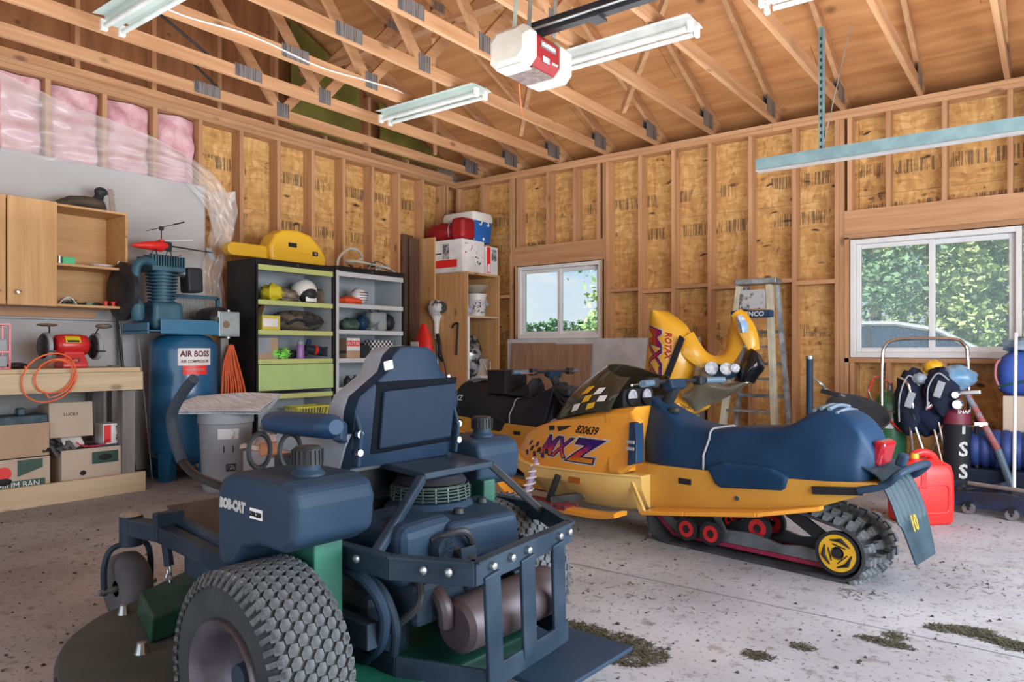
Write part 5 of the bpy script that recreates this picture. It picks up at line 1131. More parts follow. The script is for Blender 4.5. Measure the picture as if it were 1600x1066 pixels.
        MB().cyl((-.12,s*.13,.33),(-.37,s*.13,.19),.012).build('arm_rod',K['alu'],t)
        MB().beam((.22,s*.13,.32),(.10,s*.13,.10),.02,.03).build('front_arm',railm,t,smooth=0)
    sh_=MB().cyl((.18,0,.14),(-.06,0,.31),.022).build('shock',K['blackm'],t)
    MB().tube([(.18-.24*i/60,.036*math.cos(i*.8),.14+.17*i/60+.036*math.sin(i*.8)) for i in range(61)],.006,5).build('shock_spring',K['redp'],sh_)
    MB().cyl((-.05,-.14,.32),(-.05,.14,.32),.05).build('upper_drum',K['navyp'],t)
    # belly pan
    be=[(1.60,.10,.30,.40,.16),(1.50,.17,.22,.37,.27),(1.3,.23,.155,.35,.335),(1.0,.255,.14,.355,.355),(.72,.255,.14,.365,.35),(.50,.24,.17,.37,.30)]
    rg_=[]
    for x,wb,z0,z1,wt in interp(be,4):
        rg_.append([(x,-wb*.8,z0),(x,-wb,z0+.025),(x,-wt,z1-.07),(x,-wt-.004,z1),(x,wt+.004,z1),(x,wt,z1-.07),(x,wb,z0+.025),(x,wb*.8,z0)])
    bp_o=MB().loft(rg_).build('belly_pan',K['cream'] if full else sno_y,t,smooth=35)
    for s in (-1,1):
        MB().tube([(q_[0],s*(q_[4]+.005),q_[3]-.004) for q_ in interp(be,4)],.008,6).build('pan_rail',K['orangey'] if not full else K['cream'],t)
        MB().hexa([(.60,s*.30,.34),(.55,s*.32,.34),(.55,s*.30,.34),(.60,s*.28,.34),(.47,s*.365,.18),(.42,s*.37,.18),(.42,s*.35,.18),(.47,s*.345,.18)] if s>0 else [(.60,s*.28,.34),(.55,s*.30,.34),(.55,s*.32,.34),(.60,s*.30,.34),(.47,s*.345,.18),(.42,s*.35,.18),(.42,s*.37,.18),(.47,s*.365,.18)]).build('toe_guard',K['cream'] if full else sno_y,t,smooth=0,bevel=.006)
        MB().rbox((.93,s*.352,.30),(.085,.02,.035),(0,0,0)).build('side_reflector',mat('amber',(.35,.10,.01),.2) if (full and s<0) else bpy.data.materials['amber'],t,smooth=0)
        MB().lathe([(.001,-.004),(.03,-.004),(.03,.012),(.001,.012)],(1.34,s*.318,.275),'y',16).build('vent_plug',mat('dull_cream',(.55,.38,.13),.5) if (full and s<0) else bpy.data.materials['dull_cream'],t)
        # ski, spindle, spring
        sp2=[(.55,.16),(.7,.135),(1.1,.125),(1.3,.135),(1.42,.18),(1.50,.25)] if full else [(.40,.03),(.55,.012),(1.1,.012),(1.35,.025),(1.52,.075),(1.66,.17)]
        zk=.115 if full else 0; ks=.42 if full else .5
        ii=interp(sp2,4)
        rr_=[]
        for x,z in ii: rr_.append([(x,s*ks-.055,z+.0),(x,s*ks+.055,z+.0),(x,s*ks+.06,z+.022),(x,s*ks+.02,z+.03),(x,s*ks-.02,z+.03),(x,s*ks-.06,z+.022)])
        MB().loft(rr_).build('ski',K['orangey'] if full else sno_y,t,smooth=0)
        MB().box(.9,1.25,s*ks-.062,s*ks+.062,.030+zk,.05+zk).build('ski_saddle',mat('saddle_check',(.25,.02,.03),.5,col2=(.02,.02,.02),sc=30,lo=.45,hi=.5) if (full and s<0) else bpy.data.materials['saddle_check'],t,smooth=0)
        MB().cyl((1.08,s*ks,.05+zk),(1.02,s*.40,.32),.02).build('spindle',K['blackm'],t)
        MB().beam((1.05,s*.44,.18),(.9,s*.2,.2),.03,.04).build('control_arm',K['blackm'],t,smooth=0)
        sh_=MB().cyl((1.30,s*.42,.10),(1.28,s*.30,.38),.02).build('front_shock',mat('lilac_shock',(.45,.35,.6),.4) if (full and s<0) else bpy.data.materials['lilac_shock'],t)
        MB().tube([(1.30-.02*i/60+.032*math.cos(i*.75),s*(.42-.12*i/60)+.032*math.sin(i*.75),.10+.28*i/60) for i in range(61)],.007,5).build('coil_spring',K['white'],sh_)
    # handlebars
    if full: hb0=.0
    MB().tube(cat_pts([(.62,0,.66),(.53,0,.77),(.48,0,.86)],4),.035,12).build('steering_post',K['black'],t)
    MB().rbox((.49,0,.855),(.07,.16,.06),(0,R(20),0)).build('handlebar_pad',K['navyp'],t,smooth=0,bevel=.015)
    hbz=.875
    MB().tube(cat_pts([(.42,.40,hbz),(.46,.28,hbz+.0),(.50,.12,hbz),(.50,-.12,hbz),(.46,-.28,hbz),(.42,-.40,hbz)],6),.012,8).build('handlebar',K['blackm'],t)
    for s in (-1,1):
        MB().cyl((.455,s*.27,hbz),(.415,s*.41,hbz),.019).build('grip',mat('grip_blue',(.10,.17,.24),.5) if (full and s<0) else bpy.data.materials['grip_blue'],t)
        MB().rbox((.475,s*.235,hbz),(.06,.06,.055)).build('control_block',K['black'],t,smooth=0,bevel=.01)
        MB().tube(cat_pts([(.50,s*.23,hbz),(.52,s*.30,hbz-.01),(.49,s*.40,hbz-.01)],4),.007,6).build('lever',K['chrome'],t)
    if full:
        hd=MB().loft([ring(*q_) for q_ in interp(HOOD,5)]).build('hood',K['orangey'],t,smooth=50)
        bv=bvh_of(hd); dr=(0,-1,0)
        mp=lambda px,py: S.ony(px,py,.35)
        c_=mp(874,701)
        for nm,m_,bold,off in (('lettering_outline',K['print'],.014,.001),('lettering_shadow',mat('deep_purple',(.05,.01,.12),.5),.007,.0022),('lettering',grad,.0,.0036)):
            text(nm,'MX',.155,m_,t,(c_[0]+.075,.5,c_[2]-.0),(PI/2,0,PI),shear=.35,bold=bold+.001,sx=1.02,proj=(bv,dr),off=off)
            text(nm,'Z',.17,m_,t,(c_[0]-.165,.5,c_[2]-.004),(PI/2,0,PI),shear=.25,bold=bold+.006,sx=1.55,proj=(bv,dr),off=off)
        n_=mp(907,674); text('hull_number','820639',.062,K['ink'],t,(n_[0],.5,n_[2]),(PI/2,0,PI),shear=.25,bold=.0015,sx=.95,proj=(bv,dr),off=.002)
        n_=mp(830,690)
        # chequered flash in front of the lettering
        for i in range(6):
            for j in range(3):
                if (i+j)%2==0:
                    q_=mp(812+8*i,694+7*j+1*i); h=bv.ray_cast(Vector((q_[0],1,q_[2])),Vector(dr))
                    if h[0] is not None:
                        o=MB().prism([(-.018,-.014),(.014,-.018),(.018,.014),(-.014,.018)],'y',-.001,.001).build('flash_square',K['ink'] if j%2 else bpy.data.materials['deep_purple'],t,smooth=0); o.location=h[0]+h[1]*.002; o.rotation_euler=(0,0,0)
                        o.rotation_mode='QUATERNION'; o.rotation_quaternion=Vector((0,1,0)).rotation_difference(h[1])
        for pts in ([(838,668),(848,667),(851,674),(841,675)],[(854,668),(880,667),(872,672),(860,676)]):
            pp_=[mp(*p) for p in pts]; vs=[]
            for q_ in pp_:
                h=bv.ray_cast(Vector((q_[0],1,q_[2])),Vector(dr)); vs.append((h[0]+h[1]*.003) if h[0] is not None else Vector(q_))
            MB().add(vs+[v-Vector((0,.004,0)) for v in vs],[(0,1,2,3),(7,6,5,4),(0,4,5,1),(1,5,6,2),(2,6,7,3),(3,7,4,0)]).build('hood_vent',K['ink'],t,smooth=0)
        # knee panels
        for s in (-1,1):
            q_=[(.80,.70),(.60,.72),(.54,.66),(.52,.43),(.60,.375),(.68,.37)]
            mb=MB(); n6=len(q_); out=[(x,s*(.352-.12*max(0,(z-.5))/.22+.02),z) for x,z in q_]; inn=[(x,s*(.30-.12*max(0,(z-.5))/.22),z) for x,z in q_]
            mb.add(out+inn,[tuple(range(n6)),tuple(range(2*n6-1,n6-1,-1))]+[(i,(i+1)%n6,n6+(i+1)%n6,n6+i) for i in range(n6)])
            kp=mb.build('knee_panel',K['orangey'],t,smooth=0,bevel=.02,seg=3)
            vq=[(.585,.655),(.545,.66),(.50,.56),(.475,.45),(.535,.43)]
            out=[(x,s*(.372-.12*max(0,(z-.5))/.22+.012),z) for x,z in vq]; inn=[(x,s*(.31-.12*max(0,(z-.5))/.22),z) for x,z in vq]; n5=5
            vg=MB().add(out+inn,[tuple(range(n5)),tuple(range(2*n5-1,n5-1,-1))]+[(i,(i+1)%n5,n5+(i+1)%n5,n5+i) for i in range(n5)]).build('vent_grille',K['navy'],kp,smooth=0,bevel=.006)
            for z in (.56,.525): MB().rbox((.515-.0*z,s*.384 if z<.53 else s*.380,z),(.05,.006,.016)).build('vent_strip',K['grey'],kp,smooth=0)
        # windshield
        def ws(u,v):
            a=-PI*.62+PI*1.24*u
            bx_,by_=.84+.50*max(math.cos(a),-.2)+.0,.29*math.sin(a)
            bz=.70-.10*max(0,math.cos(a))
            tx_,ty_=.72+.20*max(math.cos(a),-.3),.20*math.sin(a); tz=.90+.07*max(0,math.cos(a))
            k=v; bl=.05*math.sin(PI*v)
            return (bx_*(1-k)+tx_*k+bl*math.cos(a),by_*(1-k)+ty_*k+bl*math.sin(a),bz*(1-k)+tz*k)
        w_=MB().sheet(ws,36,10,.006).build('windshield',smoke,t,smooth=60,fix=False)
        bw2=bvh_of(w_)
        for i in range(4):
            for j in range(3):
                if (i+j)%2: continue
                u=.80+.035*i; v=.08+.20*j; c4=[ws(u+du,v+dv) for du,dv in ((0,0),(.03,.03),(.03,.20),(0,.17))]
                c4=[Vector(p)+Vector((0,.008,.002)) for p in c4]; nn=(c4[1]-c4[0]).cross(c4[3]-c4[0]).normalized()
                if nn.y<0: nn=-nn
                c4=[p+nn*.004 for p in c4]
                MB().add(c4+[p-nn*.003 for p in c4],[(0,1,2,3),(7,6,5,4),(0,4,5,1),(1,5,6,2),(2,6,7,3),(3,7,4,0)]).build('check_square',K['yplastic'] if (i+j)%4 else K['print'],w_,smooth=0)
        dp=MB().loft([[(x,y,z) for y,z in rrect(2*w2,h2,.03,3,0,zc2)] for x,w2,h2,zc2 in ((.98,.10,.06,.70),(.86,.16,.14,.73),(.74,.15,.15,.75))]).build('dash_pod',K['black'],t,smooth=40)
        for yy in (.07,-.07):
            g_=MB().cyl((.745,yy,.775),(.728,yy,.778),.052,n=24).build('gauge',K['blackm'],dp); MB().cyl((.7279,yy,.778),(.7265,yy,.778),.044,n=24).build('gauge_face',mat('gauge_blue',(.30,.40,.52),.3,col2=(.7,.75,.8),sc=40) if yy>0 else bpy.data.materials['gauge_blue'],g_)
        MB().lathe([(.001,0),(.03,0),(.035,.01),(.03,.03),(.001,.032)],(.45,.06,.70),'z',14).build('fuel_cap',K['black'],t)
        text('maker_mark','MX',.05,K['grey'],t,(.2,.23,.37),(PI/2,0,PI)) if 0 else None
    else:
        eng=MB().rbox((.92,0,.46),(.34,.36,.26)).build('engine',K['blackm'],t,smooth=0,bevel=.02)
        for k in range(6): MB().rbox((.92,0,.60+.018*k),(.30-.02*k,.30,.008)).build('cooling_fin',K['galv'],eng,smooth=0)
        MB().rbox((1.22,0,.50),(.22,.34,.16)).build('airbox',K['grey'],t,smooth=0,bevel=.03,seg=3)
        MB().tube(cat_pts([(1.1,-.2,.45),(1.3,-.16,.52),(1.45,0,.5),(1.4,.18,.45),(1.1,.24,.42)],5),.045,12).build('exhaust',K['galv'],t)
        for s in (-1,1):
            MB().lathe([(.02,-.02),(.10,-.02),(.10,-.005),(.04,0),(.10,.005),(.10,.02),(.02,.02)],(.78,s*.27,.42),'y',24).build('clutch',K['alu'],t,smooth=40)
            MB().prism([(.66,.74),(.52,.72),(.36,.52),(.42,.42),(.56,.44)],'y',s*.19-.01,s*.19+.01).build('console_panel',seatb,t,smooth=0,bevel=.01)
            MB().beam((.62,s*.16,.72),(1.3,s*.14,.40),.02,.02).build('frame_tube',K['blackm'],t,smooth=0)
        MB().rbox((.66,0,.72),(.2,.24,.07),(0,.1,0)).build('console',K['black'],t,smooth=0,bevel=.02)
        rr=random.Random(5)
        for k in range(7):
            y=-.2+.065*k; MB().tube(cat_pts([(.62,y*.5,.68),(.74+.05*rr.random(),y,.62),(.84,y*1.1,.60+.1*rr.random()),(.98+.1*rr.random(),y,.52)],5),.009,6).build('engine_hose',K['black'],t)
    return t
sn=snowmobile('snowmobile','orange yellow snowmobile with dark blue seat and purple lettering on its hood',S.o,R(171))
s2=snowmobile('snowmobile','hoodless yellow snowmobile with black seat and a box on it',(2.30,-1.86,0),R(-7),False)
S2=Frame(2.30,-1.86,-7)
sx_=one(MB().rbox((0,0,.105),(.22,.28,.2)).rbox((0,0,.2075),(.235,.295,.012)),'storage_box',K['ink'],'black box standing on the seat of the hoodless snowmobile','box',smooth=0,bevel=.012,loc=S2.wld(-.05,0,.665),rot=(0,0,R(-7)))
text('lettering','MXZ',.07,K['print'],s2,(-.50,-.206,.62),(PI/2,0,0),shear=.4)
one(MB().loft([[(x,y,z) for y,z in ((-.09,0),(.09,0),(.10,h*.6),(0.05,h),(-.05,h),(-.10,h*.6))] for x,h in ((-.1,.02),(0,.07),(.1,.10),(.16,.16),(.18,.03))]),'seat_bag',K['black'],'black padded cover beside the box on the rear snowmobile','cover',smooth=50,bevel=.01,loc=S2.wld(.16,-.02,.66),rot=(0,0,R(-7)))
qz=aty(1076,648,-.95)[2]
one(MB().box(aty(1030,700,-1.0)[0],aty(1085,700,-1.0)[0],-1.2,-.88,0,qz),'wooden_crate',K['grey_wood'],'grey timber crate under the upended snowmobile hood','crate',smooth=0,bevel=.004)
# ---------- spare hood standing by the back wall
HY=-.95
def hp(px,py,d=0): return aty(px,py,HY+d)
ho=thing('snowmobile_hood','yellow snowmobile hood stood on end before the studs','hood')
st2=[(486,1024,1040),(497,1015,1058),(512,1013,1074),(540,1011,1084),(565,1009,1086),(590,1007,1082),(606,1007,1078),(622,1026,1098),(636,1046,1108),(648,1066,1086)]
rings=[]
for py,a,b in interp([tuple(map(float,q_)) for q_ in st2],4):
    rg_=[]
    for k in range(15):
        u=k/14; d=-.16*math.sin(PI*u)**.6; rg_.append(Vector(hp(a+(b-a)*u,py,0))+Vector((0,d,0)))
    for k in range(14,-1,-1):
        u=k/14; d=-.13*math.sin(PI*u)**.6+.02; rg_.append(Vector(hp(a+(b-a)*u,py,0))+Vector((0,d,0)))
    rings.append(rg_)
shell=MB().loft(rings).build('shell',K['yellow'],ho,smooth=60)
bv=bvh_of(shell)
def band(name,m,path,w0,w1,dep,par):
    # curved strip: path of (px,py,half width px,extra depth)
    rr_=[]
    P=interp([tuple(map(float,q_)) for q_ in path],5)
    for i,(px,py,hw,dd) in enumerate(P):
        a=P[max(i-1,0)];b=P[min(i+1,len(P)-1)]; tx,ty=b[0]-a[0],b[1]-a[1]; l=math.hypot(tx,ty) or 1; nx,ny=-ty/l,tx/l
        A=hp(px-nx*hw,py-ny*hw,dd); B=hp(px+nx*hw,py+ny*hw,dd+w1)
        A=Vector(A);B=Vector(B); dv=Vector((0,dep,0)); M_=(A+B)/2-Vector((0,.03,0))
        rr_.append([A,M_,B,B+dv,M_+dv,A+dv])
    return MB().loft(rr_).build(name,m,par,smooth=60)
band('cowl',K['yellow'],[(1068,528,17,-.05),(1080,546,16,-.05),(1096,561,13,-.02),(1115,567,11,.0),(1134,562,11,0.02),(1145,546,12,.05),(1151,524,14,.07),(1156,500,13,.08),(1158,486,8,.08)],0,-.06,.02,ho)
band('cowl_end',K['yellow'],[(1150,488,9,.02),(1163,508,13,0),(1172,528,12,0),(1178,548,8,0)],0,-.05,.02,ho)
band('blue_decal',mat('decal_blue',(.25,.42,.65),.3,col2=(.75,.80,.85),sc=7,lo=.45,hi=.5),[(1154,494,5,-.075),(1160,508,8,-.09),(1162,520,6,-.09)],0,0,.004,ho)
def wsf(U,Lc,d0,d1):
    U=interp([tuple(map(float,q_)) for q_ in U],4); Lc=interp([tuple(map(float,q_)) for q_ in Lc],4); n=min(len(U),len(Lc))-1
    def f(u,v):
        i=min(int(u*n),n-1); w=u*n-i
        a=[U[i][k]*(1-w)+U[i+1][k]*w for k in (0,1)]; b=[Lc[i][k]*(1-w)+Lc[i+1][k]*w for k in (0,1)]
        return hp(a[0]*(1-v)+b[0]*v,a[1]*(1-v)+b[1]*v,d0+(d1-d0)*u-.10*math.sin(PI*v)-.04*math.sin(PI*u))
    return f
sm2=mat('hood_screen',(.20,.19,.14),.12,col2=(.12,.115,.085),sc=3,coat=.6)
MB().sheet(wsf([(1062,612),(1078,600),(1096,575),(1112,586),(1130,600),(1150,598),(1160,596)],[(1070,628),(1086,642),(1104,634),(1125,625),(1145,615),(1165,602),(1178,598)],-.10,-.05),24,10,.006).build('windscreen',sm2,ho,smooth=60,fix=False)
MB().sheet(wsf([(1148,596),(1154,575),(1164,555),(1172,542)],[(1178,599),(1184,588),(1194,575),(1190,558)],-.06,.0),16,8,.006).build('windscreen_tip',mat('screen_black',(.006,.008,.012),.15,coat=.6),ho,smooth=60,fix=False)
q_=[hp(*p) for p in ((1074,524),(1082,530),(1050,612),(1042,606))]; 
MB().hexa([Vector(p)+Vector((0,-.17,0)) for p in q_]+[Vector(p)+Vector((0,-.15,0)) for p in q_]).build('black_stripe',K['ink'],ho,smooth=0,bevel=.006)
gp_=band('gauge_panel',K['navyp'],[(1102,576,9,-.10),(1118,580,11,-.12),(1136,582,11,-.12),(1152,576,8,-.10)],0,0,.02,ho)
for px,py,r in ((1112,577,.055),(1135,578,.05),(1149,577,.035)):
    c_=Vector(hp(px,py,-.14)); g_=MB().cyl((c_.x,c_.y,c_.z),(c_.x+.01,c_.y-.03,c_.z+.012),r,n=20).build('gauge',bpy.data.materials['gauge_blue'],ho); MB().cyl((c_.x+.01,c_.y-.03,c_.z+.012),(c_.x+.011,c_.y-.033,c_.z+.013),r*.35,n=20).build('gauge_dial',K['print'],g_)
c_=hp(1033,549)
g2=grad.copy(); g2.name='decal_gradient_upright'; [n for n in g2.node_tree.nodes if n.type=='MAP_RANGE'][0].inputs[1].default_value=c_[0]-.12; [n for n in g2.node_tree.nodes if n.type=='MAP_RANGE'][0].inputs[2].default_value=c_[0]+.16
[n for n in g2.node_tree.nodes if n.type=='SEPXYZ'][0]
lk=[l for l in g2.node_tree.links if l.from_node.type=='SEPXYZ'][0]; tos=lk.to_socket; fn_=lk.from_node; g2.node_tree.links.remove(lk); g2.node_tree.links.new(fn_.outputs[0],tos)
for nm,m_,bold,off in (('lettering_outline',K['print'],.014,.001),('lettering_shadow',bpy.data.materials['deep_purple'],.007,.0025),('lettering',g2,.001,.004)):
    text(nm,'MXZ',.20,m_,ho,(c_[0]-.0,c_[1]-.5,c_[2]),(PI/2,PI/2,0),shear=.3,bold=bold,sx=1.12,proj=(bv,(0,1,0)),off=off)
c_=hp(1052,545); text('lettering_small','ROTAX',.075,K['red'],ho,(c_[0]+.02,c_[1]-.5,c_[2]+.03),(PI/2,PI/2,0),shear=.3,bold=.003,sx=.9,proj=(bv,(0,1,0)),off=.003)
c_=hp(1080,634); text('hull_number','820640',.05,K['ink'],ho,(c_[0],c_[1]-.5,c_[2]),(PI/2,R(10),0),shear=.25,sx=.9,proj=(bv,(0,1,0)),off=.003)
# ---------- zero-turn mower
M=Frame(4.61,-5.32,177)
mw=thing('riding_mower','dusty dark blue zero turn riding mower seen from behind','mower',(M.o[0],M.o[1],0),R(177))
nv=K['navyp']; frm=mat('mower_frame',(.012,.026,.045),.45,col2=(.03,.05,.075),sc=6,spec=.18); gr=mat('mower_green',(.015,.16,.10),.45,col2=(.01,.06,.045),sc=3)
deckm=mat('deck_paint',(.028,.045,.045),.6,col2=(.065,.075,.075),sc=5,lo=.35,hi=.75); rim=mat('rim_paint',(.16,.15,.18),.35,.6,col2=(.07,.065,.085),sc=5)
lugt=mat('tread_rubber',(.115,.128,.14),.85,col2=(.05,.056,.063),sc=28,bump=.3,bsc=120)
lugmesh=None
def hexblock():
    m_=MB(); p=[(-.0165,-.003),(-.002,-.0150),(.0135,-.0145),(.0165,.003),(.002,.0150),(-.0135,.0145)]
    m_.prism(p,'z',-.006,.0045); return m_
def wheel(y,near,x0=0):
    s=1 if y>0 else -1
    w=.115
    prof=[(.165,-w*.92),(.20,-w),(.245,-w*1.02),(.272,-w*.95),(.286,-w*.78),(.293,-w*.4),(.295,0),(.293,w*.4),(.286,w*.78),(.272,w*.95),(.245,w*1.02),(.20,w),(.165,w*.92)]
    ty=MB().lathe(prof,(0,0,0),'y',72).build('tyre',K['rubber'],mw,smooth=60,loc=(x0,y,.26))
    ty.scale=(.88,.88,.88)
    MB().lathe([(.03,s*.03),(.09,s*.03),(.12,s*.05),(.135,s*.10),(.15,s*.112),(.168,s*.125),(.172,s*.118),(.172,-s*.12),(.16,-s*.12),(.15,s*.09),(.13,s*.02),(.03,s*.0)],(0,0,0),'y',48).build('wheel_rim',rim,ty,smooth=40)
    MB().lathe([(.001,s*.07),(.035,s*.07),(.04,s*.03)],(0,0,0),'y',20).build('hub',frm,ty)
    for k in range(5): a=2*PI*k/5; MB().cyl((.065*math.cos(a),s*.028,.065*math.sin(a)),(.065*math.cos(a),s*.042,.065*math.sin(a)),.009,n=8).build('wheel_nut',K['galv'],ty)
    n=56; rows=7; first=None; rest=MB(); cnt=0
    for r in range(rows):
        yy=(r-(rows-1)/2)*.0315; rad=.2955-.010*(abs(yy)/.10)**3-.0; tilt=-math.copysign(.35*(abs(yy)/.10)**2.2,yy)
        for k in range(n):
            a=2*PI*(k+.5*(r%2))/n
            px_,py_=math.cos(a),math.sin(a)
            # facing the camera: rear (-x), top and upper half
            vis=near and (px_<.35) and (py_>-.6) and (r>=0)
            m_=Matrix.Translation((rad*px_,yy,rad*py_))@Matrix.Rotation(-(a-PI/2),4,'Y')@Matrix.Rotation(tilt,4,'X')
            if vis and cnt<300:
                if first is None: first=hexblock().build('tread_block',lugt,ty,smooth=0); o=first
                else: o=first.copy(); COL.objects.link(o)
                o.matrix_local=m_; cnt+=1
            else:
                h=hexblock(); rest.add([m_@Vector(v) for v in h.v],h.f)
    # shoulder bars running down the side wall
    for sd in (-1,1):
        for k in range(n):
            a=2*PI*k/n; m_=Matrix.Translation((.278*math.cos(a),sd*w*.955,.278*math.sin(a)))@Matrix.Rotation(-(a-PI/2),4,'Y')@Matrix.Rotation(-sd*.95,4,'X')
            h=MB().box(-.007,.007,-.022,.022,-.006,.004); rest.add([m_@Vector(v) for v in h.v],h.f)
    rest.build('tread',lugt,ty,smooth=0,kind='stuff')
wheel(.575,True); wheel(-.43,False,.10)
# frame rails and hydro casing
MB().box(-.12,.9,.30,.34,.26,.33).build('frame_rail',frm,mw,smooth=0,bevel=.004); MB().box(-.12,.9,-.30,-.26,.26,.33).build('frame_rail',frm,mw,smooth=0,bevel=.004)
MB().box(-.05,.16,.365,.455,.33,.60).build('fender_bracket',gr,mw,smooth=0,bevel=.006); MB().box(.05,.26,-.36,-.30,.33,.60).build('fender_bracket',gr,mw,smooth=0,bevel=.006)
MB().cyl((.05,-.38,.26),(.0,.48,.26),.04).build('axle',frm,mw)
MB().rbox((.08,.2,.27),(.26,.17,.2)).build('hydraulic_pump',frm,mw,smooth=0,bevel=.03); MB().rbox((.08,-.18,.27),(.26,.17,.2)).build('hydraulic_pump',frm,mw,smooth=0,bevel=.03)
MB().rbox((-.0,.05,.15),(.45,.6,.05)).build('rear_baffle',gr,mw,smooth=0,bevel=.01); MB().box(-.45,-.05,-.45,-.05,.10,.115).build('rear_skirt',nv,mw,smooth=0,bevel=.004)
# fuel tanks
def tank(s):
    poly=[(-.155,.595),(-.10,.565),(.0,.565),(.07,.545),(.115,.495),(.165,.48),(.20,.50),(.205,.67),(.18,.715),(.13,.735),(-.10,.735),(-.15,.72),(-.165,.68)]
    if s<0: poly=[(x*.8+.20,z) for x,z in poly]
    y0,y1=(.345,.585) if s>0 else (-.52,-.30)
    
    mb=MB(); mb.prism(poly,'y',y0,y1)
    t_=mb.build('fuel_tank',nv,mw,smooth=0,bevel=.035,seg=4)
    cx_,cy_=(-.05,.475) if s>0 else (.17,-.42)
    n_=MB().lathe([(.045,.725),(.043,.74),(.033,.75),(.033,.765)],(cx_,cy_,0),'z',20,cap=True).build('filler_neck',nv,t_)
    mb=MB(); mb.lathe([(.001,.808),(.03,.808),(.036,.802),(.038,.762),(.001,.762)],(cx_,cy_,0),'z',24)
    c_=mb.build('fuel_cap',K['black'],t_,smooth=40)
    for k in range(20): a=2*PI*k/20; MB().rbox((cx_+.038*math.cos(a),cy_+.038*math.sin(a),.782),(.005,.005,.036),(0,0,a)).build('cap_rib',K['black'],c_,smooth=0) if k<20 else 0
    return t_
lt=tank(1); tank(-1)
bv=bvh_of(lt); c_=M.ony(365,790,.585); 
text('lettering','BOB-CAT',.034,K['print'],lt,(c_[0]+.005,.8,c_[2]),(PI/2,R(0),PI),bold=.003,shear=.1,sx=.86,proj=(bv,(0,-1,0)),off=.002)
c_=M.ony(401,803,.585); o=MB().box(c_[0]-.028,c_[0]+.028,.5855,.5875,c_[2]-.014,c_[2]+.012).build('badge',K['print'],lt,smooth=0); text('lettering','ZTR 200',.015,K['ink'],o,(c_[0],.589,c_[2]-.002),(PI/2,0,PI),bold=.0006,sx=.95)
for px in (425,475):
    q_=M.onz(px,705,.765); 
    MB().tube([(q_[0]+.10+.0*k,q_[1]-.02+.035*math.cos(2*PI*k/24),.755+.05*math.sin(2*PI*k/24)) for k in range(24)],.008,6,closed=True).build('tank_strap_loop',K['black'],lt)
# seat
lean=.10
def so(y,z): # point on the seat back plane
    return .15-lean*(z-.75),y,z
ol=[(.20,.69),(.205,.76),(.20,.83),(.198,.87),(.185,.91),(.125,.952),(.08,.985),(.064,1.035),(.035,1.062),(-.02,1.066),(-.085,1.062),(-.122,1.04),(-.145,.99),(-.19,.952),(-.238,.91),(-.245,.87),(-.235,.83),(-.228,.76),(-.22,.69)]
n=len(ol); cyy=-.018
def ringo(k,dx): return [ (so(0,z)[0]+dx, cyy+(y-cyy)*k, .90+(z-.90)*k) for y,z in ol]
MB().loft([ringo(.93,-.022),ringo(.985,-.018),ringo(1.0,.0),ringo(1.0,.03)]).build('backrest_shell',mat('seat_shell',(.008,.021,.045),.48,col2=(.014,.03,.06),sc=5,spec=.12),mw,smooth=50)
MB().loft([ringo(1.0,.032),ringo(1.01,.045),ringo(1.0,.075),ringo(.95,.12),ringo(.7,.13)]).build('backrest_cushion',mat('seat_cushion',(.28,.32,.38),.6,col2=(.24,.28,.34),sc=4),mw,smooth=50)
p_=[(.10,.925),(-.215,.94),(-.205,.755),(.105,.745)]
q_=MB().hexa([(so(y,z)[0]-.035,y,z) for y,z in p_]+[(so(y,z)[0]-.018,y,z) for y,z in p_]).build('back_panel',mat('panel_black',(.008,.019,.038),.5,col2=(.014,.027,.05),sc=5,spec=.12),mw,smooth=0,bevel=.006)
p2=[(.125,.955),(-.225,.96),(-.215,.74),(.13,.73)]
MB().hexa([(so(y,z)[0]-.0235,y,z) for y,z in p2]+[(so(y,z)[0]-.016,y,z) for y,z in p2]).build('panel_recess',mat('recess_black',(.004,.006,.010),.6,spec=.05),mw,smooth=0,bevel=.004)
y,z=.085,1.005; MB().rbox((so(y,z)[0]-.026,y,z),(.006,.035,.028),(R(-10),R(0),0)).build('warning_sticker',K['print'],mw,smooth=0,bevel=.004)
y,z=-.20,.945; MB().rbox((so(y,z)[0]-.016,y,z),(.006,.012,.05),(R(-25),0,0)).build('white_sticker',K['print'],mw,smooth=0,bevel=.002)
for s in (1,-1):
    yy=s*.20-.02
    MB().prism([(.11,.70),(.17,.70),(.21,.80),(.18,.885),(.13,.885),(.095,.80)],'y',yy-.012 if s<0 else yy,yy if s<0 else yy+.014).build('hinge_bracket',nv,mw,smooth=0,bevel=.006)
    for z in (.745,.80): MB().cyl((.115,yy+.01*s,z),(.10,yy+.01*s,z),.011,n=10).build('bolt',K['chrome'],mw)
MB().rbox((.37,-.04,.735),(.42,.46,.09),(0,R(-6),0)).build('seat_cushion',mat('cushion_grey',(.26,.29,.33),.6),mw,smooth=0,bevel=.035,seg=3)
MB().rbox((.40,-.04,.62),(.38,.44,.15)).build('seat_base',K['black'],mw,smooth=0,bevel=.01)
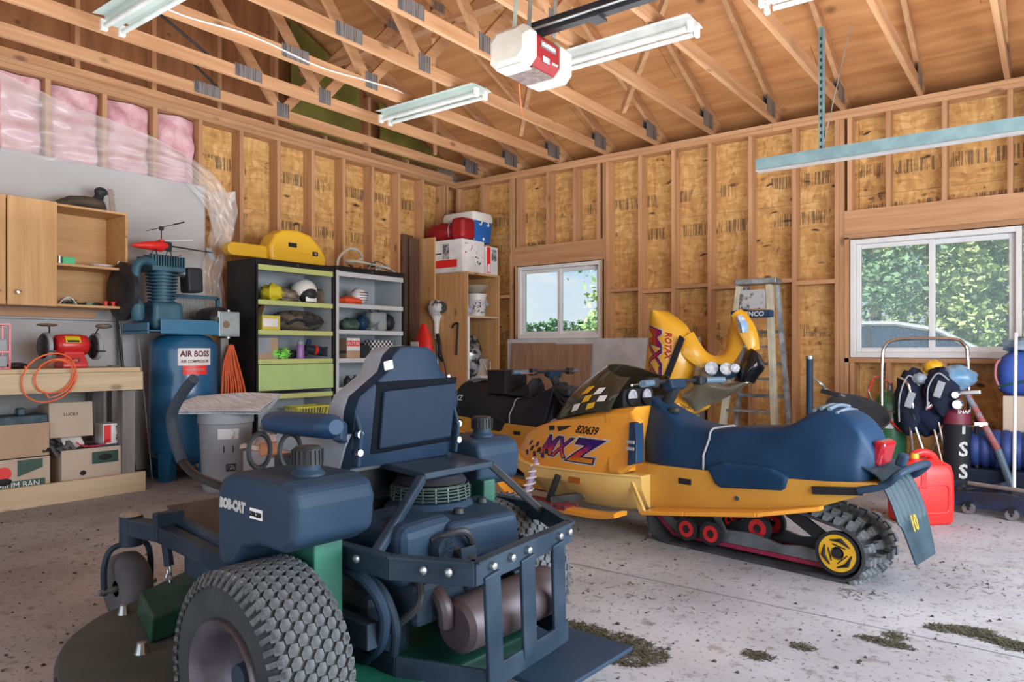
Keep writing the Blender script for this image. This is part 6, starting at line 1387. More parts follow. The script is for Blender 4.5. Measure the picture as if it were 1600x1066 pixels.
# light side panel beside the seat pan
MB().hexa([(.20,.205,.66),(.26,.205,.66),(.26,.19,.66),(.20,.19,.66),(.13,.215,.80),(.27,.215,.80),(.27,.19,.80),(.13,.19,.80)]).build('seat_side_panel',bpy.data.materials['cushion_grey'],mw,smooth=0)
a1=Vector(M.ony(518,667,.31)); a2=Vector(M.ony(436,660,.33))
al=(a2-a1).normalized()
MB().loft([[tuple(a1+al*d+Vector((0,.042*k*math.cos(b_),.036*k*math.sin(b_)))) for b_ in [2*PI*j/16 for j in range(16)]] for d,k in ((-.02,.6),(0,.95),(.03,1),(.20,.98),(.27,.85),(.30,.4))]).build('armrest',K['navy'],mw,smooth=50)
MB().beam(a1+Vector((0,-.02,-.01)),(.16,.21,.80),.03,.06).build('armrest_bracket',nv,mw,smooth=0,bevel=.006)
# engine plate, engine and screen
MB().hexa([(-.05,.07,.665),(-.04,-.24,.665),(.28,-.28,.675),(.20,.05,.675),(-.05,.07,.685),(-.04,-.24,.685),(.28,-.28,.695),(.20,.05,.695)]).build('engine_plate',frm,mw,smooth=0,bevel=.004)
MB().box(.21,.34,-.28,.05,.36,.664).build('bulkhead',K['black'],mw,smooth=0)
ex,ey=.08,-.075
en=MB().lathe([(.001,.42),(.16,.42),(.165,.47),(.15,.55),(.125,.575),(.001,.58)],(ex,ey,0),'z',30).build('engine_shroud',nv,mw,smooth=40)
sc_=MB()
for r in (.03,.05,.07,.09,.108,.122): sc_.tube([(ex+r*math.cos(2*PI*k/30),ey+r*math.sin(2*PI*k/30),.622) for k in range(30)],.003,5,closed=True)
for k in range(20): a=2*PI*k/20; sc_.tube([(ex+.02*math.cos(a),ey+.02*math.sin(a),.621),(ex+.124*math.cos(a),ey+.124*math.sin(a),.621),(ex+.128*math.cos(a),ey+.128*math.sin(a),.58)],.0025,5)
for z in (.585,.595,.605,.614): sc_.tube([(ex+.128*math.cos(2*PI*k/32),ey+.128*math.sin(2*PI*k/32),z) for k in range(32)],.0025,5,closed=True)
so_=sc_.build('flywheel_screen',mat('screen_wire',(.10,.15,.13),.4,.4,col2=(.05,.08,.08),sc=9),en); so_['kind']='stuff'
MB().lathe([(.001,.668),(.05,.668),(.10,.655),(.118,.632),(.001,.58)],(ex,ey,0),'z',24).build('fan',K['black'],en)
MB().hexa([(.03,.05,.44),(-.18,.10,.44),(-.21,-.185,.44),(.03,-.29,.44),(.06,.055,.562),(-.175,.095,.555),(-.205,-.175,.555),(.05,-.28,.562)]).build('air_cleaner_cover',nv,mw,smooth=0,bevel=.022,seg=3)
for x,y in ((-.10,-.02),(-.05,-.18)): MB().lathe([(.001,.577),(.015,.574),(.018,.560),(.001,.556)],(x,y,0),'z',12).build('cover_knob',K['black'],mw)
MB().rbox((-.03,.16,.49),(.26,.22,.17),(0,0,.1)).build('cylinder_shroud',nv,mw,smooth=0,bevel=.035,seg=3)
MB().rbox((-.06,.08,.36),(.26,.3,.12)).build('crankcase',frm,mw,smooth=0,bevel=.02)
MB().lathe([(.001,-.02),(.03,-.02),(.034,0),(.03,.02),(.001,.02)],(-.18,.13,.50),'x',18).build('choke_housing',frm,mw)
MB().cyl((-.13,.13,.50),(-.20,.13,.50),.028).build('oil_filter',frm,mw)
for k,(a,b_,c__) in enumerate((((-.15,.2,.46),(-.21,.24,.38),(-.13,.28,.30)),((-.17,.09,.50),(-.23,.05,.44),(-.18,.04,.36)),((-.16,.15,.52),(-.21,.07,.54),(-.2,.02,.48)))):
    MB().tube(cat_pts([a,b_,c__],6),.011,8).build('fuel_line',K['black'],mw)
MB().tube(cat_pts([(.04,.32,.45),(-.10,.33,.44),(-.15,.31,.36),(-.11,.29,.26),(-.03,.27,.20)],6),.016,10).build('hydraulic_hose',nv,mw)
MB().tube(cat_pts([(.0,.30,.44),(-.12,.30,.42),(-.16,.28,.33),(-.12,.25,.23)],6),.013,10).build('hydraulic_hose',frm,mw)
MB().rbox((-.22,.06,.45),(.01,.06,.09),(0,R(10),0)).build('engine_bracket',frm,mw,smooth=0)
MB().lathe([(.001,-.22),(.06,-.22),(.074,-.205),(.076,-.10),(.076,.10),(.074,.195),(.06,.21),(.001,.21)],(-.24,-.07,.295),'y',28,rot=Matrix.Rotation(R(0),3,'Z')).build('muffler',mat('muffler_steel',(.14,.12,.14),.5,.5,col2=(.08,.06,.07),sc=5),mw,smooth=40)
MB().tube(cat_pts([(-.14,.14,.40),(-.22,.16,.36),(-.22,.15,.30)],5),.022,10).build('exhaust_pipe',bpy.data.materials['muffler_steel'],mw)
MB().cyl((-.24,-.28,.29),(-.24,-.33,.28),.02).build('tailpipe',K['galv'],mw)
# rear guard
gz=.495
top=[(.10,.34,gz),(-.20,.335,gz),(-.405,.235,gz),(-.34,-.265,gz),(-.10,-.42,gz),(.08,-.42,gz)]
for a,b_ in zip(top,top[1:]):
    if (Vector(a)-Vector(b_)).length<.02: continue
    MB().beam(a,b_,.012,.06).build('guard_rail',frm,mw,smooth=0,bevel=.002)
    MB().beam((a[0],a[1],gz+.03),(b_[0],b_[1],gz+.03),.03,.006).build('guard_flange',frm,mw,smooth=0)
lo=[(.10,.26,.20),(-.14,.26,.20),(-.37,.15,.19),(-.33,-.26,.19),(.02,-.36,.19)]
for a,b_ in zip(lo,lo[1:]): MB().beam(a,b_,.012,.06).build('lower_guard_rail',frm,mw,smooth=0,bevel=.002)
for f in (.10,.45,.80):
    x=-.415+.065*f; y=.225-.49*f; MB().beam((x,y,gz-.01),(x+.03,y-.05,.19),.012,.058,up=(0,1,0)).build('guard_bar',frm,mw,smooth=0,bevel=.003)
for f in (.12,.3,.47,.83,.95):
    x=-.412+.065*f; y=.23-.49*f; MB().lathe([(.001,-.012),(.009,-.01),(.012,0),(.012,.004)],(x-.003,y,gz+.008),'x',10).build('guard_bolt',K['galv'],mw)
for x,y in ((-.29,.298),(-.35,.269),(-.08,.342),(.05,.345)): MB().ell((x-.004,y+.006,gz+.005),(.012,.01,.012),8,6).build('guard_bolt',K['galv'],mw)
# hoop bars from plate to guard
MB().beam((-.13,.325,.51),(-.035,.07,.67),.028,.028).build('hoop_bar',frm,mw,smooth=0,bevel=.006); MB().beam((-.035,.07,.675),(-.03,-.24,.675),.03,.02).build('hoop_bar',frm,mw,smooth=0,bevel=.004); MB().beam((-.03,-.24,.675),(-.14,-.38,.51),.026,.026).build('hoop_bar',K['black'],mw,smooth=0,bevel=.005)
# steering levers
for s in (1,):
    L_=[M.ony(*p,.50) for p in ((303,592),(283,618),(268,652),(274,690),(285,722))]; P_=[M.ony(*p,.50) for p in ((285,722),(305,742),(338,757),(380,770))]
    MB().tube(cat_pts(L_,5),.016,12).build('lever_grip',mat('foam_grip',(.02,.028,.04),.7,col2=(.035,.045,.06),sc=9),mw); MB().tube(cat_pts(P_,5),.013,10).build('steering_lever',K['blackm'],mw)
    MB().tube(cat_pts([(p[0],-.47,p[2]) for p in L_],5),.016,12).build('lever_grip',bpy.data.materials['foam_grip'],mw); MB().tube(cat_pts([(p[0],-.47,p[2]) for p in P_],5),.013,10).build('steering_lever',K['blackm'],mw)
# front frame, casters, foot plate
for s in (1,-1):
    cy_=s*.36
    MB().cyl((1.29,cy_,.30),(1.29,cy_,.415),.042).build('caster_post',frm,mw)
    MB().lathe([(.001,.432),(.03,.428),(.042,.415)],(1.29,cy_,0),'z',16).build('post_cap',K['galv'],mw)
    MB().beam((1.26,cy_,.375),(1.0,cy_,.395),.06,.065).build('caster_arm',frm,mw,smooth=0,bevel=.006)
    fk=MB().tube(cat_pts([(1.32,cy_-.085,.12),(1.32,cy_-.085,.23),(1.31,cy_-.06,.295),(1.29,cy_,.305),(1.31,cy_+.06,.295),(1.32,cy_+.085,.23),(1.32,cy_+.085,.12)],5),.011,8).build('caster_fork',frm,mw)
    w_=MB().lathe([(.03,-.045),(.08,-.055),(.108,-.052),(.128,-.035),(.134,0),(.128,.035),(.108,.052),(.08,.055),(.03,.045)],(1.32,cy_,.134),'y',36).build('caster_wheel',mat('caster_rubber',(.11,.115,.13),.85,col2=(.05,.05,.06),sc=5) if s>0 else bpy.data.materials['caster_rubber'],mw,smooth=45)
    MB().cyl((1.32,cy_-.105,.134),(1.32,cy_+.105,.134),.012).build('caster_axle',K['galv'],w_)
    MB().beam((1.02,cy_,.39),(.42,s*.36,.36),.05,.06).build('front_strut',frm,mw,smooth=0,bevel=.004)
    MB().cyl((1.02,cy_-s*.06,.425),(.45,cy_-s*.03,.39),.022).build('cross_tube',frm,mw)
    MB().rbox((1.02,cy_-s*.02,.425),(.04,.10,.08)).build('lift_bracket',frm,mw,smooth=0,bevel=.004)
    MB().beam((1.0,cy_,.38),(.97,cy_,.28),.02,.045).build('lift_arm',frm,mw,smooth=0,bevel=.004)
    for k in range(5):
        MB().tube([(.97+.010*math.cos(2*PI*j/10)*(k%2==0),cy_+.010*math.cos(2*PI*j/10)*(k%2),.265-.024*k+.016*math.sin(2*PI*j/10)) for j in range(10)],.0035,5,closed=True).build('chain_link',K['galv'],mw)
MB().hexa([(.55,.27,.33),(.55,-.27,.33),(1.05,-.27,.31),(1.05,.27,.31),(.55,.27,.345),(.55,-.27,.345),(1.05,-.27,.325),(1.05,.27,.325)]).build('foot_plate',deckm,mw,smooth=0)
MB().hexa([(1.05,.27,.31),(1.05,-.27,.31),(1.07,-.27,.31),(1.07,.27,.31),(1.17,.27,.45),(1.17,-.27,.45),(1.19,-.27,.45),(1.19,.27,.45)]).build('toe_plate',mat('toe_plate',(.06,.05,.045),.7,col2=(.10,.08,.07),sc=6),mw,smooth=0)
# cutting deck
dk=[(.40,.74),(.55,.83),(.70,.81),(.90,.725),(1.06,.57),(1.13,.41),(1.19,.18),(1.2,-.1),(1.14,-.4),(1.0,-.62),(.8,-.76),(.5,-.74),(.34,-.4),(.34,.4)]
pp=cat_pts([(x,y,0) for x,y in dk],5,True)
def dr(k,z): return [(.76+(p.x-.76)*k,p.y*k,z) for p in pp]
MB().loft([dr(1.0,.035),dr(1.0,.115),dr(.985,.135),dr(.95,.142)]).build('cutting_deck',deckm,mw,smooth=40)
MB().tube([(p.x,p.y,.04) for p in pp],.010,6,closed=True).build('deck_rim',gr,mw)
MB().hexa([(.70,.30,.143),(1.09,.22,.143),(.95,.48,.143),(.66,.56,.143),(.70,.31,.222),(1.08,.23,.222),(.94,.475,.222),(.665,.55,.222)]).build('belt_cover',gr if 0 else mat('cover_green',(.012,.05,.035),.45,col2=(.02,.075,.05),sc=5),mw,smooth=0,bevel=.008)
MB().hexa([(.66,-.56,.143),(.95,-.48,.143),(1.09,-.22,.143),(.70,-.3,.143),(.665,-.55,.222),(.94,-.475,.222),(1.08,-.23,.222),(.70,-.31,.222)]).build('belt_cover',bpy.data.materials['cover_green'],mw,smooth=0,bevel=.008)
for x,y in ((1.0,.50),(.62,.60)): MB().lathe([(.001,.175),(.014,.173),(.018,.15),(.022,.142)],(x,y,0),'z',10).build('cover_wing_nut',K['galv'],mw)
MB().hexa([(.60,.83,.05),(.66,.82,.05),(.66,.85,.05),(.60,.86,.05),(.60,.81,.13),(.66,.80,.13),(.66,.82,.13),(.60,.83,.13)]).build('deck_bracket',frm,mw,smooth=0)
# ---------- by the back wall on the window side
def Yp(px,py,Y): return Vector(aty(px,py,Y))
# step ladder, folded and leaning upright
LY_=-.5
ld=thing('step_ladder','paint spattered aluminium step ladder with dark top cap','ladder')
ft=lambda px: Yp(px,640,LY_).x
xl0,xr0=Yp(1128,680,LY_).x,Yp(1222,680,LY_).x; xl1,xr1=Yp(1157,440,LY_).x,Yp(1207,440,LY_).x
zt_=1.69; sp_m=mat('ladder_cream',(.55,.50,.36),.5,col2=(.40,.37,.30),sc=9); sp_g=mat('ladder_alloy',(.42,.46,.50),.4,.6,col2=(.20,.22,.24),sc=12)
xa0,xa1=xl0+(xl1-xl0)*0,xl1
MB().beam((xl0,LY_-.10,0),(xl1,LY_-.02,zt_-.06),.045,.08,up=(0,1,0)).build('rail',sp_m,ld,smooth=0,bevel=.003); MB().beam((xr0-.02,LY_-.10,0),(xr1-.02,LY_-.02,zt_-.06),.045,.08,up=(0,1,0)).build('rail',sp_m,ld,smooth=0,bevel=.003)
MB().beam((xl0+.07,LY_+.12,0),(xl1+.04,LY_+.06,zt_-.06),.03,.05,up=(0,1,0)).build('rear_rail',sp_g,ld,smooth=0); MB().beam((xr0+.06,LY_+.12,0),(xr1+.025,LY_+.06,zt_-.06),.035,.05,up=(0,1,0)).build('rear_rail',sp_g,ld,smooth=0)
MB().box(xl1-.03,xr1+.05,LY_-.07,LY_+.10,zt_-.05,zt_).build('top_cap',sp_g,ld,smooth=0,bevel=.008)
for py in (640,590,540,492):
    f=Yp(1180,py,LY_).z/ (zt_-.06); a=xl0+(xl1-xl0)*f; b2=xr0-.02+(xr1-xr0)*f
    if py==492: continue
    MB().box(a+.015,b2-.015,LY_-.13+.08*f,LY_-.03+.08*f,f*(zt_-.06)-.02,f*(zt_-.06)).build('step',sp_g,ld,smooth=0,bevel=.003)
    MB().beam((a+.08,LY_+.12-.06*f,f*(zt_-.06)+.12),(b2+.05,LY_+.12-.06*f,f*(zt_-.06)+.12),.02,.03).build('rear_brace',sp_g,ld,smooth=0)
z1_=Yp(1180,492,LY_).z; f=z1_/(zt_-.06); a=xl0+(xl1-xl0)*f; b2=xr0-.02+(xr1-xr0)*f
o=MB().box(a-.02,b2+.03,LY_-.12,LY_-.03,z1_-.03,z1_+.035).build('spreader_cap',K['navy'],ld,smooth=0,bevel=.008)
text('lettering','KENCO',.06,K['print'],o,((a+b2)/2+.02,LY_-.122,z1_),(PI/2,0,0),shear=.1)
MB().box(a+.04,b2,LY_-.06,LY_-.04,z1_+.05,zt_-.10).build('label_plate',mat('spattered',(.40,.42,.44),.5,col2=(.12,.10,.10),sc=24,lo=.35,hi=.45),ld,smooth=0)
# upright post with round pan
PY=-1.05
p=Yp(1265,556,PY); 
po=thing('steel_post','black steel post standing behind the seat of the front snowmobile','post',(p.x,PY,0)); MB().cyl((0,0,0),(0,0,p.z-.02),.026,n=14).build('tube',K['navyp'],po); MB().cyl((0,0,p.z-.025),(0,0,p.z),.029,n=14).build('cap',K['galv'],po)
MB().cyl((0,0,.0),(0,0,.02),.10,n=20).build('base_plate',K['blackm'],po)
pn=thing('round_pan','tilted round dark metal pan with long wire handle','pan')
c_=Yp(1338,648,-.95); 
rot=Matrix.Rotation(R(14),3,'Y')@Matrix.Rotation(R(-62),3,'X')@Matrix.Rotation(0,3,'Z')
rot=Matrix.Rotation(R(20),3,'Y')@Matrix.Rotation(R(22),3,'X')
MB().lathe([(.001,-.07),(.16,-.075),(.205,-.05),(.225,.02),(.235,.03),(.235,.04),(.22,.035),(.20,-.03),(.15,-.055),(.001,-.052)],tuple(c_),'z',40,rot=rot).build('bowl',mat('old_steel',(.10,.095,.09),.35,.7,col2=(.20,.15,.12),sc=6),pn,smooth=40)
MB().lathe([(.001,.052),(.19,.045),(.225,.04),(.19,.035),(.001,.03)],tuple(c_),'z',40,rot=rot).build('lid',K['blackm'],pn,smooth=40)
h0=Yp(1268,594,PY); h1=Yp(1292,614,-1.0); h2=Yp(1320,620,-1.0)
for d in (0,.03): MB().tube(cat_pts([h0+Vector((.02,d,.01)),h0+Vector((.07,d,-.03)),h1+Vector((0,d,.02)),h2+Vector((0,d,0))],5),.008,8).build('handle',K['galv'],pn)
MB().rbox(tuple(Yp(1298,614,-1.02)),(.14,.05,.035),(0,R(12),0)).build('clamp',K['blackm'],pn,smooth=0,bevel=.006)
MB().cyl((c_.x+.02,c_.y,0),(c_.x,c_.y,c_.z-.06),.02).build('stand',K['blackm'],pn)
# gas can
gcp=at_s(1438,790,4.42); gcan=thing('gas_can','red plastic fuel can with yellow cap on the concrete floor','fuel can',(gcp[0],gcp[1],0),YAW+R(8))
rr_=[]
for w,l,z,oy in ((.29,.20,0.0,0),(.315,.225,.02,0),(.32,.23,.16,0),(.315,.225,.30,0),(.29,.205,.355,0),(.20,.15,.385,0.01)):
    rr_.append([(x,y+oy,z) for x,y in rrect(w,l,.045,5)])
MB().loft(rr_).build('body',K['redp'],gcan,smooth=60)
MB().tube(cat_pts([(-.06,.0,.36),(-.04,0,.41),(.02,0,.425),(.08,0,.40),(.115,0,.34)],6),.024,12).build('handle',K['redp'],gcan)
MB().lathe([(.032,.35),(.034,.385),(.028,.395)],(-.07,-.04,0),'z',18,cap=True).build('neck',K['redp'],gcan)
MB().lathe([(.001,.425),(.020,.424),(.024,.415),(.024,.392),(.001,.392)],(-.07,-.04,0),'z',18).build('cap',K['yplastic'],gcan)
MB().rbox((-.065,-.114,.29),(.035,.012,.13)).build('spout_recess',K['redp'],gcan,smooth=0,bevel=.006)
MB().tube(rrect(.2,.22,.03,3) and [(x,-.117,.16+y) for x,y in rrect(.2,.17,.03,4)],.004,6,closed=True).build('moulded_border',K['redp'],gcan)
# welding cylinder
oc=Yp(1391,640,-.62); cyl_=thing('gas_cylinder','green gas cylinder with valve beside the golf bags','gas cylinder',(oc.x,oc.y,0))
zt2=Yp(1391,612,-.62).z
MB().lathe([(.001,0),(.10,0),(.115,.02),(.115,zt2-.10),(.10,zt2-.04),(.06,zt2-.005),(.035,zt2+.01),(.001,zt2+.012)],(0,0,0),'z',28).build('body',mat('cylinder_green',(.035,.16,.07),.35,col2=(.03,.13,.06),sc=4,coat=.3),cyl_,smooth=45)
MB().lathe([(.001,zt2+.07),(.02,zt2+.068),(.022,zt2+.03),(.03,zt2+.01)],(0,0,0),'z',14).build('valve',K['galv'],cyl_)
MB().sheet(lambda u,v:(.117*math.cos(-2.4+1.2*u),.117*math.sin(-2.4+1.2*u),zt2-.28+.08*v),10,2).build('label',K['print'],cyl_)
for k,(c__,n_) in enumerate((('galv','wire'),('redp','hose'))):
    MB().tube(cat_pts([(.02,-.05,zt2+.05),(-.09,-.09,zt2+.12),(-.14,-.08,zt2-.0-.05*k),(-.06,-.13,zt2-.12),(.06,-.13,zt2-.16-.1*k),(.10,-.12,zt2-.3)],6),.007,6).build(n_,K[c__],cyl_)
# trolley with a chrome hoop handle
hy=-.72
tr=thing('hand_trolley','chrome hoop handled golf trolley loaded with navy bags','trolley')
hp_=[Yp(*p,hy) for p in ((1378,640),(1379,560),(1384,540),(1400,531),(1440,529),(1490,530),(1506,538),(1512,556),(1514,640))]
MB().tube(cat_pts(hp_,5),.013,10).build('hoop_handle',K['chrome'],tr)
for a,b2 in (((1419,640),(1432,770)),((1424,650),(1465,765)),((1462,640),(1488,752)),((1478,655),(1432,770)),((1452,640),(1478,745))):
    MB().cyl(tuple(Yp(*a,hy-.1)),tuple((lambda q:(q.x,q.y,max(q.z,.02)))(Yp(*b2,hy-.12))),.010,n=8).build('leg',K['chrome'],tr)
MB().tube(cat_pts([Yp(1405,590,hy-.1),Yp(1418,600,hy-.14),Yp(1425,630,hy-.14),Yp(1430,655,hy-.12)],5),.012,8).build('arm',K['chrome'],tr); MB().tube(cat_pts([Yp(1445,590,hy-.1),Yp(1456,612,hy-.16),Yp(1448,640,hy-.16),Yp(1462,628,hy-.16)],5),.012,8).build('arm',K['chrome'],tr)
for px in (1378,1514):
    q_=Yp(px,640,hy); MB().cyl(tuple(q_),(q_.x,q_.y,.0),.013).build('upright',K['chrome'],tr)
navyf=mat('navy_fabric',(.010,.014,.032),.8,col2=(.018,.024,.05),sc=5); 
def soft(name,px,py,wpx,hpx,Y,dep,m,label,cat,seed=0,parent=None,f=.10,**k):
    c_=Yp(px,py,Y); s_=(c_-Vector((CX,CY,CZ))).dot(Vector((FW[0],FW[1],0)))/F
    mb=blob((0,0,0),(wpx*s_,dep,hpx*s_),f,seed,22,14)
    return one(mb,name,m,label,cat,smooth=60,loc=tuple(c_))
soft('folding_chair',1425,628,24,52,hy-.05,.10,navyf,'navy folded camp chair hanging over the trolley frame','chair',2)
soft('golf_bag_hood',1470,612,24,38,hy-.12,.10,navyf,'dark navy bag hood with pale piping on the trolley','bag',4)
soft('golf_bag',1450,640,30,40,hy-.02,.12,mat('navy_fabric_b',(.012,.02,.055),.75),'mid navy golf bag squeezed between the trolley arms','bag',6)
soft('head_cover',1495,590,26,19,hy-.05,.11,mat('shiny_blue',(.10,.25,.42),.3,col2=(.30,.42,.55),sc=6),'shiny pale blue golf head cover on top of the trolley','cover',3)
soft('head_cover',1458,574,14,11,hy-.05,.07,K['yplastic'],'yellow golf head cover below the large window','cover',1)
soft('head_cover',1438,592,12,9,hy-.12,.05,mat('silver_cloth',(.30,.38,.46),.5),'small grey blue head cover on the trolley arm','cover',5)
for px,py in ((1496,623),(1497,612)):
    q_=Yp(px,py,hy-.2)
for nm,ox_,oz_,rx,rz in (('golf_bag_hood',0,0,.085,.17),('folding_chair',0,0,.085,.25)):
    o=bpy.data.objects[nm]; MB().tube(cat_pts([(-rx*.9,-.07,-rz*.6),(-rx*.8,-.09,rz*.2),(-rx*.1,-.10,rz*.8),(rx*.7,-.08,rz*.5)],6),.006,6).build('piping',K['grey'],o)
    MB().rbox((0,-.10,.02),(.05,.02,.12),(0,.3,0)).build('strap',K['grey'],o,smooth=0,bevel=.006)
gl=thing('round_lamp','chrome double headed round lamp beside the golf bags','lamp')
for px,py,r in ((1496,632,.038),(1493,617,.03)):
    q_=Yp(px,py,hy-.2); MB().lathe([(.001,-.03),(r*.7,-.028),(r,0),(r*.95,.008)],tuple(q_),'y',20,cap=True).build('lamp_body',K['chrome'],gl); MB().cyl((q_.x,q_.y-.03,q_.z),(q_.x,q_.y-.033,q_.z),r*.8,n=18).build('lens',K['print'],gl)
q_=Yp(1495,680,hy-.1); tb_=thing('tube_bag','tall black tube bag lettered T S S with a dark red top','bag',(q_.x,q_.y,0))
zt3=Yp(1495,640,hy-.1).z; 
MB().cyl((0,0,0),(0,0,zt3-.10),.085,.09,n=24).build('body',K['ink'],tb_); MB().lathe([(.09,zt3-.10),(.086,zt3-.02),(.06,zt3),(.001,zt3)],(0,0,0),'z',24).build('red_top',mat('dark_pink',(.18,.02,.045),.5),tb_)
bv=bvh_of(tb_.children[0]); dv=Vector((-.55,.83,0))
for ch_,z in (('T',.50),('S',.34),('S',.18)):
    text('lettering',ch_,.14,K['print'],tb_,(.3*.55,-.3*.83,z),(PI/2,0,R(33)),proj=(bv,dv),off=.002,bold=.004)
for o in list(tb_.children):
    if o.name.startswith('lettering'):
        pass
text('lettering','SNAP',.035,K['print'],tb_,(.085*.55+.003,-.085*.83-.003,.61),(PI/2,0,R(33)))
MB().cyl((.12,.02,0),(.12,.02,zt3+.05),.013).build('side_pole',K['blackm'],tb_)
# poles
a=Yp(1512,618,-.80); b2=Yp(1590,758,-.95)
lp=thing('painted_pole','red and blue worn pole leaning towards the white pole','pole'); mid=a+(b2-a)*.62
MB().cyl(tuple(a),tuple(mid),.022,.022,10).build('red_section',mat('worn_red',(.35,.10,.10),.6,col2=(.20,.24,.30),sc=14,lo=.4,hi=.5),lp); MB().cyl(tuple(mid),(b2.x,b2.y,.01),.024,.024,10).build('blue_section',mat('worn_blue',(.10,.16,.22),.5),lp); MB().rbox(tuple(a+Vector((0,0,.02))),(.16,.04,.03),(0,R(-5),0)).build('cross_head',K['alu'],lp,smooth=0,bevel=.006)
a=Yp(1597,520,-1.0); b2=Yp(1584,742,-1.0)
one(MB().cyl((b2.x,b2.y,0),(b2.x+.012,b2.y,a.z),.011,.011,10),'white_pole',K['white'],'thin white pole standing near the blue backpack','pole')
# blue backpack on a carton, padded bundle
bk=Yp(1588,600,-.45); bx_=Yp(1592,672,-.45)
one(MB().box(bx_.x-.09,bx_.x+.5,-.62,-.15,.36,.72),'carton',K['cardp'],'pale carton under the blue backpack by the back wall','box',smooth=0,bevel=.004)
one(MB().box(bx_.x-.1,bx_.x+.5,-.64,-.14,0,.358),'storage_crate',K['navyp'],'dark crate carrying the pale carton and backpack','crate',smooth=0,bevel=.01)
bp2=thing('backpack','bright blue backpack with green piping and folded jacket on top','backpack',(bk.x+.10,bk.y+.05,.722))
MB().loft([[(x,y,z) for x,y in rrect(w,l,.07,4)] for w,l,z in ((.34,.2,0),(.42,.27,.04),(.42,.28,.20),(.38,.25,.28),(.28,.18,.32))]).build('body',mat('backpack_blue',(.02,.06,.33),.6,col2=(.03,.09,.40),sc=4),bp2,smooth=60)
MB().tube(cat_pts([(-.21,-.13,.06),(-.1,-.15,.09),(.1,-.15,.14),(.2,-.14,.16)],5),.008,6).build('piping',K['green'],bp2)
blob((0,0,.37),(.19,.13,.06),.2,3).build('jacket',mat('jacket_blue',(.05,.12,.22),.7,col2=(.30,.40,.48),sc=12),bp2,smooth=60)
MB().tube(cat_pts([(-.2,-.10,.05),(-.225,-.12,.14),(-.215,-.1,.24),(-.17,-.05,.27)],5),.009,6).build('strap',mat('strap_pink',(.5,.2,.25),.7),bp2)
qb=mat('quilt_blue',(.012,.03,.14),.6,col2=(.02,.05,.2),sc=5); c_=Yp(1560,718,-.70)
mb=MB(); rings=[]
for i in range(41):
    t=i/40; k=1+.10*abs(math.sin(t*PI*10)); x=c_.x-.17+.62*t
    rings.append([(x,c_.y+.16*k*math.cos(2*PI*j/16),.34+.13*k*math.sin(2*PI*j/16)) for j in range(16)])
one(mb.loft(rings),'padded_bundle',qb,'dark blue quilted bundle lying beside the tube bag','bundle',smooth=60)
one(MB().box(c_.x-.2,c_.x+.45,c_.y-.17,c_.y+.17,0,.21),'tool_box',mat('box_navy',(.01,.016,.035),.5),'low dark blue tool box under the quilted bundle','tool box',smooth=0,bevel=.012)
# floor jack
jb0=Yp(1483,760,-1.45); j0=Vector(at_s(1480,775,4.85)); j1=Vector(at_s(1620,785,4.45))
d=(j1-j0); d.z=0; d.normalize(); jk=thing('floor_jack','dark blue trolley floor jack with small casters beside the fuel can','jack',(j0.x,j0.y,0),math.atan2(d.y,d.x))
jm=mat('jack_blue',(.012,.03,.075),.4,col2=(.02,.02,.025),sc=9)
for s in (-1,1): MB().prism([(0,.04),(.62,.04),(.62,.13),(.35,.16),(.1,.13),(0,.10)],'y',s*.11-.012,s*.11+.012).build('side_plate',jm,jk,smooth=0,bevel=.004)
MB().beam((.06,0,.09),(.34,0,.19),.10,.04).build('lift_arm',jm,jk,smooth=0,bevel=.006); MB().cyl((.06,0,.12),(.06,0,.15),.05,n=20).build('saddle',K['blackm'],jk); MB().cyl((.38,0,.11),(.58,0,.11),.045).build('ram',jm,jk)
MB().rbox((.0,0,.14),(.12,.2,.07)).build('front_box',jm,jk,smooth=0,bevel=.006)
MB().cyl((.16,-.09,.19),(.75,-.12,.185),.014).build('handle',K['galv'],jk)
for x,n_ in ((.05,'front_roller'),(.18,'caster'),(.42,'caster'),(.56,'caster')):
    for s in (-1,1): w_=MB().lathe([(.01,-.014),(.034,-.016),(.036,0),(.034,.016),(.01,.014)],(x,s*.14,.036),'y',18).build(n_,K['galv'],jk,smooth=40); MB().rbox((x,s*.14,.062),(.03,.045,.03)).build('caster_fork',K['blackm'],w_,smooth=0)
# grass clippings and grit dropped by the machines
gm=mat('dry_grass',(.075,.07,.035),.9,col2=(.035,.036,.022),sc=30)
rr=random.Random(11); mb=MB()
def patch(px,py,rx,ry,n,rot=0):
    c=Vector(atz(px,py,0))
    for _ in range(n):
        a=rr.random()*2*PI; k=math.sqrt(rr.random())**1.3
        x=c.x+k*rx*math.cos(a)*math.cos(rot)-k*ry*math.sin(a)*math.sin(rot); y=c.y+k*rx*math.cos(a)*math.sin(rot)+k*ry*math.sin(a)*math.cos(rot)
        b=rr.random()*2*PI; l=.006+.012*rr.random(); w=.001+.0015*rr.random(); h=.001+.006*rr.random(); u=Vector((math.cos(b)*l,math.sin(b)*l,0)); v=Vector((-math.sin(b)*w,math.cos(b)*w,0)); p=Vector((x,y,.001))
        mb.add([p-u-v,p-u+v,p+u+v+Vector((0,0,h)),p+u-v+Vector((0,0,h))],[(0,1,2,3)])
for args in ((960,1012,.20,.13,1500),(905,985,.12,.08,500),(1500,985,.12,.05,420,.4),(1555,1000,.13,.05,450,-.2),(1385,1005,.10,.035,260),(1185,1025,.06,.04,140),(1255,1012,.05,.03,80),(1400,995,.05,.04,90),(1590,1012,.08,.05,200),(1350,930,.12,.1,40),(1000,930,.4,.2,60),(150,860,.5,.25,60),(1480,900,.4,.25,90)): patch(*args)
cl=mb.build('grass_clippings',gm,None,smooth=0,fix=False); tag(cl,'dry brownish grass clippings scattered in patches on the concrete','grass',kind='stuff')
mb=MB()
